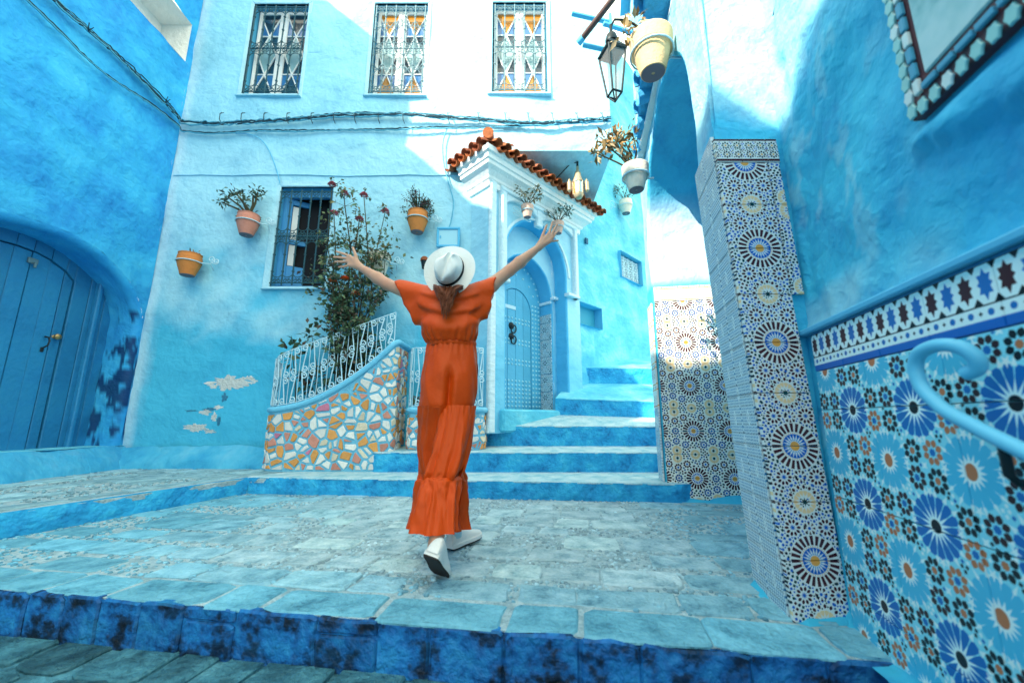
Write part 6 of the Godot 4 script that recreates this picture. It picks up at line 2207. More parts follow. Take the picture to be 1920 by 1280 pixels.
	for k in [["large sunlit cream pot, nearest and highest on the tiled house", Vector3(0.880, 2.955, -2.12), 0.135, 8], ["cream pot with drooping golden leaves, below the eave of the tiled house", Vector3(0.858, 2.35, -2.5), 0.093, 9]]:
		var at: Vector3 = k[1]
		var t := flowerpot(k[0], at, k[2], false, M.pot_cream if k[3] == 8 else M.pot_white, k[3])
		var st := Sh.new()
		var fo := Sh.new()
		var top := at + Vector3(0, k[2] * 0.9, 0)
		var ends := [Vector3(-0.10, 0.13, 0.0), Vector3(-0.16, 0.02, 0.02)] if k[3] == 8 else [Vector3(-0.13, 0.22, 0.02), Vector3(-0.22, 0.17, 0.03), Vector3(-0.08, 0.25, 0.0), Vector3(-0.18, 0.25, -0.03), Vector3(-0.27, 0.10, 0.02), Vector3(0.0, 0.27, 0.0), Vector3(-0.14, 0.13, 0.05), Vector3(-0.05, 0.17, -0.04)]
		for e: Vector3 in ends:
			st.tube([top + Vector3(-0.02, -0.02, 0), top + e * 0.55 + Vector3(0.02, -0.02, 0), top + e], [0.008, 0.006, 0.004], 5)
			spray(fo, r, top + e, 20 if k[3] == 8 else 24, Vector3(0.045, 0.04, 0.045), 0.062, gold, 0.4)
		obj("stem", st, M.stem, t)
		obj("foliage", fo, M.leaf, t, Transform3D(), "stuff")
		var br := Sh.new()
		var ring := []
		for i in 21:
			ring.append(at + Vector3(cos(TAU * i / 20.0), 0.12, sin(TAU * i / 20.0)) * k[2] * 0.96)
		br.tube(ring, 0.006, 6, false)
		br.tube([at + Vector3(k[2] * 0.9, 0.02, -0.03), at + Vector3(k[2] * 1.5, 0.03, -0.04)], 0.007, 6)
		obj("bracket", br, M.iron_pale, t)
	# meter box
	var mb := thing("meter_box", "shallow light-blue metal meter box on the pale wall above the hat", "meter box", Vector3(-0.845, 2.95, -4.97))
	var s := Sh.new()
	s.box(Vector3(-0.845, 3.085, -4.965), Vector3(0.30, 0.27, 0.06), Basis(), 0.02)
	obj("lid", s, M.pale_box, mb)
	s = Sh.new()
	for k in [[Vector3(-0.845, 3.21, -4.93), Vector3(0.31, 0.03, 0.03)], [Vector3(-0.845, 2.96, -4.93), Vector3(0.31, 0.03, 0.03)], [Vector3(-0.985, 3.085, -4.93), Vector3(0.03, 0.22, 0.03)], [Vector3(-0.705, 3.085, -4.93), Vector3(0.03, 0.22, 0.03)]]:
		s.box(k[0], k[1], Basis(), 0.008)
	s.box(Vector3(-0.95, 3.09, -4.93), Vector3(0.015, 0.03, 0.02), Basis(), 0.004)
	obj("frame", s, M.trim_blue, mb)
	# small wall lamp by the hat
	var wl := thing("wall_lamp", "small dark wall lamp with a rusty domed cap, left of the hat", "wall lamp", Vector3(-1.14, 2.62, -4.95))
	s = Sh.new()
	s.lathe([Vector2(0.055, 0.0), Vector2(0.052, 0.03), Vector2(0.035, 0.055), Vector2(0.0, 0.065)], 14, Transform3D(Basis(), Vector3(-1.14, 2.735, -4.90)))
	obj("cap", s, M.roof_clay, wl)
	s = Sh.new()
	s.lathe([Vector2(0.0, 0.0), Vector2(0.028, 0.0), Vector2(0.045, 0.10), Vector2(0.045, 0.105), Vector2(0.0, 0.105)], 12, Transform3D(Basis(), Vector3(-1.14, 2.63, -4.90)))
	s.tube([Vector3(-1.14, 2.68, -4.90), Vector3(-1.14, 2.66, -5.0)], 0.012, 6)
	obj("body", s, M.dark_metal, wl)
	cables(r)
	lanterns()

func wire(path: Array, rad: float, mt: Material, par: Node, called: String, wob := 0.0, seed_ := 0) -> void:
	var cv := Curve3D.new()
	for i in path.size():
		var t: Vector3 = (path[mini(i + 1, path.size() - 1)] - path[maxi(i - 1, 0)]) / 6.0
		cv.add_point(path[i], -t, t)
	var q := Array(cv.tessellate_even_length(4, 0.07))
	if wob > 0.0:
		for i in q.size():
			q[i] += Vector3(0, nz.get_noise_2d(i * 1.3, seed_ * 31.0) * wob, absf(nz.get_noise_2d(i * 0.9, seed_ * 57.0)) * wob * 0.6)
	var s := Sh.new()
	s.tube(q, rad, 5)
	obj(called, s, mt, par)

func cables(r: RandomNumberGenerator) -> void:
	var t := thing("cable_bundle", "upper bundle of dark cables tied along both house fronts", "cable", Vector3(-1.5, 4.9, -4.95))
	var up := []
	for q in [[-4.68, 4.84], [-4.2, 4.80], [-3.6, 4.83], [-3.0, 4.88], [-2.41, 4.93], [-1.5, 4.95], [-0.98, 4.91], [-0.45, 4.87], [0.3, 4.80], [0.75, 4.83], [1.40, 4.88]]:
		up.append(Vector3(q[0], q[1], -4.93))
	var lf := []
	for q in [[3.6, 4.93], [2.6, 4.92], [1.67, 4.91], [1.07, 4.935], [0.5, 4.91], [0.1, 4.87]]:
		lf.append(Vector3(-4.665, q[1], -5.0 + q[0]))
	for k in 5:
		var off := Vector3(0, (k - 2) * 0.014, 0.006 * (k % 2))
		var p := []
		for q: Vector3 in lf + up:
			p.append(q + off + Vector3(0, r.randf_range(-0.012, 0.012), 0))
		wire(p, 0.0115 if k < 3 else 0.008, M.cable if k % 3 else M.cable_blue, t, "strand", 0.03, k)
	for x in [-4.123, -3.821, -3.503, -3.178, -2.837, -2.519, -2.224, -1.891, -1.543, -0.908, -0.477, -0.098, 0.227, 0.567, 0.915, 1.271]:
		var s := Sh.new()
		s.tube([Vector3(x - 0.012, 5.0, -4.955), Vector3(x, 4.95, -4.915), Vector3(x + 0.012, 4.85, -4.905), Vector3(x + 0.03, 4.80, -4.93)], 0.0058, 5)
		s.tube([Vector3(x + 0.018, 5.0, -4.955), Vector3(x + 0.004, 4.955, -4.92)], 0.0045, 5)
		obj("cable_hook", s, M.cable, t)
	for z in [0.35, 1.35, 1.95]:
		var s := Sh.new()
		for w in 5:
			s.tube([Vector3(-4.66, 4.9, -5.0 + z), Vector3(-4.62 + 0.02 * w, 4.86 + 0.03 * (w % 3), -4.96 + z + 0.04 * w - 0.1)], 0.004, 4)
		obj("cable_tie", s, M.cable, t)
	t = thing("cable_bundle", "lower pair of cables running below the tied bundle", "cable", Vector3(-1.5, 4.7, -4.95))
	var lo := []
	for q in [[-4.66, 4.69], [-4.19, 4.66], [-3.6, 4.69], [-3.0, 4.69], [-2.4, 4.707], [-1.8, 4.716], [-1.2, 4.742], [-0.45, 4.742], [0.3, 4.776], [1.40, 4.845]]:
		lo.append(Vector3(q[0], q[1], -4.95))
	lf = []
	for q in [[3.6, 4.72], [2.6, 4.70], [1.76, 4.67], [1.13, 4.60], [0.5, 4.72], [0.05, 4.75]]:
		lf.append(Vector3(-4.68, q[1], -5.0 + q[0]))
	for k in 2:
		var p := []
		for q: Vector3 in lf + lo:
			p.append(q + Vector3(0, k * 0.018, 0) + Vector3(0, r.randf_range(-0.006, 0.006), 0))
		wire(p, 0.0095, M.cable if k else M.cable_blue, t, "strand", 0.016, 9 + k)
	var w1 := thing("wire", "thin blue wire hanging from the cables down to the meter box", "wire", Vector3(-0.9, 3.2, -4.97))
	var p1 := []
	for q in [[-0.918, 4.75], [-0.97, 4.495], [-0.937, 4.162], [-0.853, 3.837], [-0.795, 3.598], [-0.823, 3.324], [-0.856, 3.208]]:
		p1.append(Vector3(q[0], q[1], -4.965))
	wire(p1, 0.0075, M.cable_blue, w1, "strand", 0.01, 3)
	w1 = thing("wire", "pale wire curving from the cables to the lower window's corner", "wire", Vector3(-3.4, 4.2, -4.97))
	p1 = []
	for q in [[-3.9, 4.665], [-3.714, 4.664], [-3.515, 4.563], [-3.38, 4.369], [-3.251, 4.08], [-3.192, 3.90]]:
		p1.append(Vector3(q[0], q[1], -4.97))
	wire(p1, 0.006, M.trim_blue, w1, "strand", 0.006, 4)

func lanterns() -> void:
	# brass lantern before the canopy
	var c := Vector3(0.955, 3.83, -5.23)
	var t := thing("lantern", "pale brass star lantern hanging before the right end of the tiled canopy", "lantern", c)
	var s := Sh.new()
	s.lathe([Vector2(0.0, 0.0), Vector2(0.05, 0.0), Vector2(0.075, 0.06), Vector2(0.06, 0.065)], 8, Transform3D(Basis(), c))
	s.lathe([Vector2(0.075, 0.24), Vector2(0.085, 0.25), Vector2(0.05, 0.34), Vector2(0.045, 0.40), Vector2(0.02, 0.44), Vector2(0.02, 0.50), Vector2(0.0, 0.51)], 8, Transform3D(Basis(), c))
	for i in 8:
		var a := TAU * i / 8.0
		var d := Vector3(cos(a), 0, sin(a))
		s.tube([c + d * 0.073 + Vector3(0, 0.06, 0), c + d * 0.075 + Vector3(0, 0.245, 0)], 0.007, 5)
	obj("cage", s, M.pale_metal, t)
	for i in 8:
		var a := TAU * (i + 0.5) / 8.0
		s = Sh.new()
		s.box(c + Vector3(cos(a) * 0.064, 0.15, sin(a) * 0.064), Vector3(0.006, 0.17, 0.045), Basis(Vector3.UP, -a), 0.001)
		obj("pane", s, M.glass_clear if i % 3 else M.glass_orange, t)
	for sd: float in [-1.0, 1.0]:
		s = Sh.new()
		s.box(c + Vector3(0.125 * sd, 0.19, 0.0), Vector3(0.05, 0.15, 0.05), Basis(Vector3.UP, 0.4), 0.006)
		s.lathe([Vector2(0.03, 0.0), Vector2(0.0, 0.05)], 6, Transform3D(Basis(), c + Vector3(0.125 * sd, 0.265, 0)))
		s.lathe([Vector2(0.0, 0.0), Vector2(0.03, 0.03)], 6, Transform3D(Basis(), c + Vector3(0.125 * sd, 0.085, 0)))
		obj("side_turret", s, M.pale_metal, t)
	s = Sh.new()
	s.tube([c + Vector3(0, 0.50, 0), c + Vector3(0, 0.58, 0)], 0.018, 6)
	s.tube([c + Vector3(0, 0.57, 0), c + Vector3(-0.08, 0.60, -0.05), c + Vector3(-0.26, 0.50, -0.25), c + Vector3(-0.4, 0.45, -0.5)], 0.008, 5)
	obj("hanger", s, M.dark_metal, t)
	# street lantern under the eave
	c = Vector3(0.93, 3.60, -3.12)
	t = thing("lantern", "large four-sided black street lantern beside the eave of the tiled house", "lantern", c)
	s = Sh.new()
	var lo := 0.065
	var hi := 0.125
	for i in 4:
		var a := TAU * i / 4.0 + 0.5
		var b := a + TAU / 4.0
		var d := Vector3(cos(a), 0, sin(a))
		var e := Vector3(cos(b), 0, sin(b))
		s.tube([c + d * lo, c + d * hi + Vector3(0, 0.44, 0)], 0.010, 5)
		s.tube([c + d * lo, c + e * lo], 0.010, 5)
		s.tube([c + d * hi + Vector3(0, 0.44, 0), c + e * hi + Vector3(0, 0.44, 0)], 0.014, 5)
		s.face([c + d * (hi + 0.02) + Vector3(0, 0.45, 0), c + d * 0.05 + Vector3(0, 0.57, 0), c + e * 0.05 + Vector3(0, 0.57, 0), c + e * (hi + 0.02) + Vector3(0, 0.45, 0)])
		s.tube([c + d * lo, c + Vector3(0, -0.08, 0)], 0.007, 5)
	s.lathe([Vector2(0.055, 0.56), Vector2(0.06, 0.58), Vector2(0.045, 0.64), Vector2(0.015, 0.67), Vector2(0.012, 0.76), Vector2(0.0, 0.77)], 12, Transform3D(Basis(), c))
	obj("frame", s, M.dark_metal, t)
	for i in 4:
		var a := TAU * i / 4.0 + 0.5
		var b := a + TAU / 4.0
		var d := Vector3(cos(a), 0, sin(a))
		var e := Vector3(cos(b), 0, sin(b))
		s = Sh.new()
		s.face([c + d * lo * 0.96, c + d * hi * 0.96 + Vector3(0, 0.44, 0), c + e * hi * 0.96 + Vector3(0, 0.44, 0), c + e * lo * 0.96])
		obj("pane", s, M.lamp_pane, t)
	s = Sh.new()
	s.tube([c + Vector3(0, 0.74, 0), c + Vector3(0.04, 0.82, 0), c + Vector3(0.16, 0.84, -0.02), c + Vector3(0.35, 0.74, -0.05)], 0.012, 6)
	obj("arm", s, M.dark_metal, t)
	# wooden pole with a blue-painted frame
	t = thing("awning_pole", "brown wooden awning pole with blue arms beside the street lantern", "awning", Vector3(0.9, 4.45, -3.1))
	s = Sh.new()
	s.tube([Vector3(0.690, 4.40, -3.3), Vector3(0.955, 4.53, -2.98), Vector3(1.3, 4.70, -2.55)], 0.028, 10)
	obj("pole", s, M.brown_wood, t)
	s = Sh.new()
	s.tube([Vector3(0.66, 4.385, -3.33), Vector3(0.70, 4.405, -3.285)], 0.033, 10)
	s.box(Vector3(0.86, 4.335, -3.34), Vector3(0.32, 0.022, 0.045), Basis(Vector3.UP, 0.1) * Basis(Vector3(0, 0, 1), -0.15), 0.004)
	s.box(Vector3(0.80, 4.70, -3.34), Vector3(0.40, 0.022, 0.045), Basis(Vector3.UP, 0.1) * Basis(Vector3(0, 0, 1), -0.15), 0.004)
	s.box(Vector3(1.0, 4.52, -3.36), Vector3(0.03, 0.5, 0.04), Basis(), 0.004)
	s.box(Vector3(1.13, 4.50, -3.30), Vector3(0.5, 0.03, 0.04), Basis(Vector3.UP, 0.3), 0.004)
	obj("arm", s, M.trim_blue, t)

var LH := [Vector3(-0.505, 1.405, -2.26), Vector3(-0.765, 1.525, -2.34), Vector3(-0.972, 1.668, -2.42),
	[Vector3(-1.049, 1.746, -2.425), Vector3(-1.065, 1.732, -2.43), Vector3(-1.063, 1.710, -2.43), Vector3(-1.047, 1.684, -2.425)],
	[Vector3(-1.099, 1.769, -2.44), Vector3(-1.117, 1.745, -2.445), Vector3(-1.111, 1.716, -2.445), Vector3(-1.089, 1.681, -2.44)],
	[Vector3(-1.147, 1.788, -2.448), Vector3(-1.164, 1.753, -2.455), Vector3(-1.154, 1.720, -2.455), Vector3(-1.124, 1.681, -2.45)],
	[Vector3(-0.999, 1.707, -2.42), Vector3(-1.009, 1.751, -2.42), Vector3(-1.035, 1.807, -2.43)]]
var RH := [Vector3(-0.215, 1.415, -2.26), Vector3(-0.016, 1.615, -2.34), Vector3(0.169, 1.802, -2.42),
	[Vector3(0.240, 1.901, -2.425), Vector3(0.258, 1.893, -2.43), Vector3(0.263, 1.874, -2.43), Vector3(0.246, 1.849, -2.425)],
	[Vector3(0.256, 1.948, -2.44), Vector3(0.277, 1.939, -2.445), Vector3(0.283, 1.909, -2.445), Vector3(0.271, 1.858, -2.44)],
	[Vector3(0.268, 1.998, -2.448), Vector3(0.300, 1.982, -2.455), Vector3(0.310, 1.940, -2.455), Vector3(0.304, 1.866, -2.45)],
	[Vector3(0.183, 1.836, -2.42), Vector3(0.201, 1.891, -2.42), Vector3(0.228, 1.964, -2.43)]]

# ------------------------------------------------------------------ the woman
func ring_loft(s: Sh, rings: Array, sides: int, disp: Callable) -> void:
	# rings: [centre, half-width x, half-depth z, turn]; disp(angle, i) adds to the radius
	s.grid(sides, rings.size() - 1, func(i: int, j: int) -> Array:
		var a := TAU * i / sides
		var r: Array = rings[j]
		var c: Vector3 = r[0]
		var e: float = disp.call(a, j)
		var x: float = cos(a) * (r[1] + e)
		var z: float = -sin(a) * (r[2] + e)
		var tw: float = r[3] if r.size() > 3 else 0.0
		return [c + Vector3(x * cos(tw) + z * sin(tw), 0, -x * sin(tw) + z * cos(tw)), Vector2(float(i) / sides, j)])

func interp(keys: Array, n: int) -> Array:      # smooth rings between key rings
	var out := []
	for k in keys.size() - 1:
		for i in n + (1 if k == keys.size() - 2 else 0):
			var f := float(i) / n
			var r := []
			for m in keys[k].size():
				r.append(lerp(keys[k][m], keys[k + 1][m], f))
			out.append(r)
	return out

func hand(s: Sh, w: Vector3, kn: Array, pip: Array, tip: Array, th: Array, fore: Vector3) -> void:
	var lo := w
	var hi := w
	for q: Vector3 in kn + pip + tip + th:
		lo = lo.min(q); hi = hi.max(q)
	lo -= Vector3.ONE * 0.035
	hi += Vector3.ONE * 0.035
	var n := Net.new(lo, hi, 0.0038)
	n.cap(w + (fore - w).normalized() * 0.03, w, 0.0225, 0.022, 0.01)
	for i in 4:
		n.cap(w.lerp(kn[i], 0.12), kn[i], 0.0165, 0.0115, 0.012)
	n.cap(w, th[0], 0.019, 0.0155, 0.014)
	n.cap((kn[0] as Vector3).lerp(th[0], 0.5), w, 0.011, 0.014, 0.012)
	n.cap(th[0], th[1], 0.0145, 0.0105, 0.008)
	n.cap(th[1], th[2], 0.0100, 0.0075, 0.004)
	var rad := [0.0088, 0.0090, 0.0086, 0.0076]
	for i in 4:
		n.cap(kn[i], pip[i], rad[i] * 1.05, rad[i] * 0.93, 0.004)
		n.cap(pip[i], tip[i], rad[i] * 0.92, rad[i] * 0.68, 0.003)
	n.into(s)

func shoe(par: Node, at: Vector3, basis: Basis) -> void:
	# local: heel at z = 0.0, toe at z = -0.25, sole at y = 0
	var up := Sh.new()
	var xf := Transform3D(basis, at)
	var key := [[0.004, 0.022, 0.050], [0.0, 0.031, 0.085], [-0.02, 0.036, 0.098], [-0.05, 0.036, 0.098], [-0.085, 0.036, 0.092], [-0.12, 0.041, 0.076], [-0.16, 0.046, 0.062], [-0.20, 0.045, 0.050], [-0.235, 0.034, 0.040], [-0.252, 0.016, 0.034]]
	up.grid(14, key.size() - 1, func(i: int, j: int) -> Array:
		var a := PI * i / 14.0
		var k: Array = key[j]
		var cx := cos(a)
		var cy := pow(sin(a), 0.65)
		return [xf * Vector3(cx * k[1] * (1.0 - 0.18 * cy), 0.018 + cy * (k[2] - 0.018), k[0] + (0.012 * (1.0 - cy) if j < 2 else 0.0))], true)
	for e in [0, key.size() - 1]:
		var f := []
		for i in 15:
			f.append(up.v[e * 15 + i])
		if e == 0:
			f.reverse()
		up.face(f)
	obj("upper", up, M.shoe_white, par)
	var outl := PackedVector2Array()
	for k in key:
		outl.append(Vector2(k[1] + 0.004, k[0] + (0.006 if k[0] > -0.01 else 0.0)))
	for i in key.size():
		var k: Array = key[key.size() - 1 - i]
		outl.append(Vector2(-k[1] - 0.004, k[0] + (0.006 if k[0] > -0.01 else 0.0)))
	var m := Sh.new()
	m.prism(outl, func(u: float, v: float, d: float) -> Vector3: return xf * Vector3(u, d, v), 0.004, 0.026, 0.004)
	obj("midsole", m, M.shoe_white, par)
	m = Sh.new()
	m.prism(outl, func(u: float, v: float, d: float) -> Vector3: return xf * Vector3(u * 0.985, -d, v * 0.985), -0.005, 0.004, 0.002)
	obj("outsole", m, M.sole, par)

func woman() -> void:
	var t := thing("person", "person in an orange jumpsuit and white hat, arms flung wide, walking away", "person", Vector3(-0.355, 0, -2.25))
	var b := Sh.new()
	var n := Net.new(Vector3(-1.05, 0.02, -2.66), Vector3(0.28, 1.92, -1.90), 0.011)
	var sl := Vector3(-0.505, 1.405, -2.26)
	var sr := Vector3(-0.215, 1.415, -2.26)
	n.cap(Vector3(-0.36, 1.00, -2.24), Vector3(-0.36, 1.16, -2.235), 0.115, 0.098, 0.05, 1.25)
	n.cap(Vector3(-0.36, 1.16, -2.235), Vector3(-0.36, 1.34, -2.24), 0.098, 0.115, 0.05, 1.3)
	n.cap(sl, sr, 0.052, 0.052, 0.05)
	n.cap(Vector3(-0.36, 1.38, -2.24), Vector3(-0.362, 1.49, -2.25), 0.058, 0.048, 0.04)
	# head thrown back: face up and away
	n.cap(Vector3(-0.363, 1.545, -2.265), Vector3(-0.365, 1.565, -2.30), 0.078, 0.075, 0.03)
	n.cap(Vector3(-0.365, 1.545, -2.33), Vector3(-0.366, 1.535, -2.355), 0.048, 0.034, 0.04)
	n.cap(Vector3(-0.366, 1.585, -2.375), Vector3(-0.366, 1.570, -2.392), 0.012, 0.012, 0.02)
	for sd: float in [-1.0, 1.0]:
		n.cap(Vector3(-0.365 + sd * 0.032, 1.598, -2.362), Vector3(-0.365 + sd * 0.028, 1.599, -2.363), 0.012, 0.012, 0.01)
		n.cap(Vector3(-0.365 + sd * 0.079, 1.565, -2.285), Vector3(-0.365 + sd * 0.084, 1.58, -2.28), 0.014, 0.012, 0.008)
	n.cap(Vector3(-0.38, 1.548, -2.386), Vector3(-0.352, 1.548, -2.386), 0.008, 0.008, 0.01)
	# arms
	for k in [[sl, LH], [sr, RH]]:
		var sh: Vector3 = k[0]
		var el: Vector3 = k[1][1]
		var wr: Vector3 = k[1][2]
		n.cap(sh, sh.lerp(el, 0.45), 0.047, 0.043, 0.03)
		n.cap(sh.lerp(el, 0.45), el, 0.043, 0.035, 0.02)
		n.cap(el, el.lerp(wr, 0.35), 0.0355, 0.0375, 0.015)
		n.cap(el.lerp(wr, 0.35), wr, 0.0375, 0.0225, 0.015)
	# legs
	var near := [Vector3(-0.29, 0.96, -2.23), Vector3(-0.32, 0.52, -2.20), Vector3(-0.345, 0.155, -1.93)]
	var far := [Vector3(-0.41, 0.96, -2.25), Vector3(-0.37, 0.52, -2.34), Vector3(-0.325, 0.09, -2.44)]
	for k: Array in [near, far]:
		n.cap(k[0], k[1], 0.085, 0.055, 0.03)
		n.cap(k[1], (k[1] as Vector3).lerp(k[2], 0.35), 0.054, 0.050, 0.02)
		n.cap((k[1] as Vector3).lerp(k[2], 0.35), k[2], 0.050, 0.034, 0.02)
	n.into(b, func(q: Vector3) -> Color:
		var k := nz.get_noise_3d(q.x * 12, q.y * 12, q.z * 12)
		var el := exp(-pow(q.distance_to(LH[1]) / 0.05, 2.0)) + exp(-pow(q.distance_to(RH[1]) / 0.05, 2.0))
		return Color(0.94 + 0.06 * k, 0.90 + 0.10 * k - 0.12 * el, 0.88 + 0.12 * k - 0.14 * el))
	hand(b, LH[2], LH[3], LH[4], LH[5], LH[6], LH[1])
	hand(b, RH[2], RH[3], RH[4], RH[5], RH[6], RH[1])
	obj("body", b, M.skin, t)
	# blouse with flutter sleeves
	var s := Sh.new()
	var bn := Net.new(Vector3(-0.78, 1.08, -2.52), Vector3(0.04, 1.62, -2.00), 0.010)
	bn.cap(Vector3(-0.345, 1.13, -2.235), Vector3(-0.352, 1.24, -2.225), 0.130, 0.150, 0.02, 1.25)
	bn.cap(Vector3(-0.352, 1.24, -2.225), Vector3(-0.36, 1.345, -2.235), 0.155, 0.140, 0.02, 1.25)
	bn.cap(Vector3(-0.47, 1.375, -2.245), Vector3(-0.25, 1.385, -2.245), 0.074, 0.074, 0.045)
	bn.cap(Vector3(-0.44, 1.40, -2.25), Vector3(-0.68, 1.475, -2.305), 0.070, 0.064, 0.04, 1.15)
	bn.cap(Vector3(-0.46, 1.33, -2.24), Vector3(-0.600, 1.325, -2.285), 0.080, 0.070, 0.05, 1.9)
	bn.cap(Vector3(-0.28, 1.41, -2.25), Vector3(-0.085, 1.505, -2.30), 0.070, 0.064, 0.04, 1.15)
	bn.cap(Vector3(-0.26, 1.34, -2.24), Vector3(-0.110, 1.375, -2.285), 0.080, 0.072, 0.05, 1.9)
	# hems, waist and neckline
	bn.cut(Vector3(-0.617, 1.36, -2.29), Vector3(-0.88, -0.47, -0.1).normalized(), Vector3(-0.78, 1.2, -2.52), Vector3(-0.52, 1.6, -2.0))
	bn.cut(Vector3(-0.120, 1.42, -2.28), Vector3(0.985, -0.15, -0.1).normalized(), Vector3(-0.22, 1.2, -2.52), Vector3(0.04, 1.62, -2.0))
	bn.cut(Vector3(-0.35, 1.135, -2.2), Vector3.DOWN, Vector3(-0.78, 1.08, -2.52), Vector3(0.04, 1.16, -2.0))
	bn.cap(Vector3(-0.36, 1.46, -2.235), Vector3(-0.362, 1.56, -2.26), 0.078, 0.10, 0.0, 1.0, true)
	bn.into(s)
	# folds: gathers at the waist, hanging swags over the back, pulls from the shoulders
	for i in s.v.size():
		var q := s.v[i]
		var c := Vector3(-0.352, q.y, -2.235)
		var out := (q - c) * Vector3(1, 0, 1)
		var a := atan2(out.z, out.x)
		var e := 0.0
		var body := smoothstep(0.24, 0.16, absf(q.x + 0.355))
		var low := smoothstep(1.26, 1.14, q.y)
		e += sin(a * 22.0 + nz.get_noise_2d(a * 3, q.y * 4) * 5.0) * 0.0055 * low
		var xx := q.x + 0.352
		var sag := q.y - 1.9 * xx * xx + 0.012 * nz.get_noise_2d(q.x * 6, q.y * 4)
		var drape := 0.0      # a few deep swags hang from the shoulders over the back
		for k in [[1.205, 0.011, 0.030], [1.256, -0.013, 0.022], [1.300, 0.010, 0.020], [1.345, -0.010, 0.018], [1.385, 0.006, 0.016]]:
			drape += k[1] * exp(-pow((sag - k[0]) / k[2], 2.0))
		e += drape * body * smoothstep(0.0, 0.3, out.z / maxf(0.01, out.length()))
		e += (exp(-pow((xx - 0.115 - 0.25 * (q.y - 1.3)) / 0.010, 2.0)) + exp(-pow((xx - 0.085) / 0.008, 2.0)) * smoothstep(1.28, 1.2, q.y)) * 0.006 * smoothstep(1.40, 1.34, q.y)
		var sl_ := 1.0 - body
		e += sin((q.x * 0.9 + q.y * 1.9) * 34.0 + nz.get_noise_2d(q.x * 5, q.y * 5) * 3.0) * 0.0045 * sl_
		e += nz.get_noise_3d(q.x * 7, q.y * 7, q.z * 7) * 0.012
		# blousing over the elastic
		e += 0.006 * exp(-pow((q.y - 1.185) / 0.03, 2.0)) * body
		s.v[i] = q + out.normalized() * e + Vector3(0, -0.4 * e, 0)
	obj("blouse", s, M.cloth, t)
	# waistband and trousers: hip yoke, then tiers on each leg
	s = Sh.new()
	ring_loft(s, interp([[Vector3(-0.342, 1.118, -2.238), 0.1335, 0.1053], [Vector3(-0.343, 1.130, -2.238), 0.1391, 0.1109], [Vector3(-0.343, 1.142, -2.238), 0.1382, 0.1100], [Vector3(-0.344, 1.155, -2.237), 0.1344, 0.1053]], 3), 72, func(a: float, j: int) -> float: return sin(a * 30.0) * 0.0028)
	obj("waistband", s, M.cloth, t)
	s = Sh.new()
	var yoke := interp([[Vector3(-0.342, 1.128, -2.238), 0.1313, 0.1036], [Vector3(-0.343, 1.06, -2.236), 0.1443, 0.1147], [Vector3(-0.345, 0.97, -2.234), 0.1508, 0.1240], [Vector3(-0.348, 0.88, -2.232), 0.1536, 0.1258], [Vector3(-0.352, 0.80, -2.230), 0.1508, 0.1212], [Vector3(-0.355, 0.772, -2.230), 0.1462, 0.1175], [Vector3(-0.355, 0.764, -2.230), 0.1388, 0.1091]], 6)
	ring_loft(s, yoke, 96, func(a: float, j: int) -> float:
		var y: float = yoke[j][0].y
		var e := sin(a * 24.0 + nz.get_noise_2d(a * 4, y * 2) * 4.0) * 0.004 * smoothstep(1.03, 1.12, y)
		# the seam between the seat's halves, and drapes running down from it
		var da := wrapf(a - (PI * 1.5 + 0.12), -PI, PI)
		e -= 0.045 * exp(-da * da / 0.014) * smoothstep(1.02, 0.90, y)
		e += 0.012 * (exp(-pow(da - 0.5, 2.0) / 0.1) + exp(-pow(da + 0.5, 2.0) / 0.1)) * exp(-pow((y - 0.94) / 0.07, 2.0))
		var dg := sin((a * 2.2 + y * 9.0) * 2.4 + nz.get_noise_2d(a * 2, y * 3) * 3.0) * 0.0045 * smoothstep(0.78, 0.86, y) * smoothstep(1.10, 1.0, y)
		return e + dg + nz.get_noise_3d(cos(a) * 1.6, y * 3.5, sin(a) * 1.6) * 0.016)
	obj("trouser_yoke", s, M.cloth, t)
	for leg in 2:
		var rear := leg == 0
		# the trailing leg is nearer the camera
		var keys := [[Vector3(-0.290, 0.785, -2.215), 0.0920, 0.1104], [Vector3(-0.296, 0.70, -2.185), 0.0938, 0.1030], [Vector3(-0.312, 0.56, -2.14), 0.0920, 0.0938], [Vector3(-0.335, 0.46, -2.11), 0.0920, 0.0883], [Vector3(-0.352, 0.425, -2.105), 0.0911, 0.0846]] if rear else [[Vector3(-0.396, 0.785, -2.228), 0.1132, 0.1178], [Vector3(-0.400, 0.70, -2.262), 0.1159, 0.1067], [Vector3(-0.402, 0.56, -2.305), 0.1178, 0.0994], [Vector3(-0.392, 0.43, -2.325), 0.1270, 0.0975], [Vector3(-0.388, 0.385, -2.325), 0.1316, 0.0966]]
		var hem := [[Vector3(-0.352, 0.435, -2.10), 0.0855, 0.0801], [Vector3(-0.352, 0.42, -2.095), 0.0965, 0.0892], [Vector3(-0.353, 0.38, -2.075), 0.0965, 0.0892], [Vector3(-0.355, 0.31, -2.045), 0.0965, 0.0910], [Vector3(-0.357, 0.205, -2.005), 0.1101, 0.1042]] if rear else [[Vector3(-0.388, 0.395, -2.325), 0.1274, 0.0937], [Vector3(-0.389, 0.38, -2.325), 0.1383, 0.1001], [Vector3(-0.393, 0.31, -2.33), 0.1411, 0.1019], [Vector3(-0.396, 0.22, -2.335), 0.1438, 0.1037], [Vector3(-0.400, 0.130, -2.34), 0.1641, 0.1140]]
		var ph := 1.0 if rear else 4.0
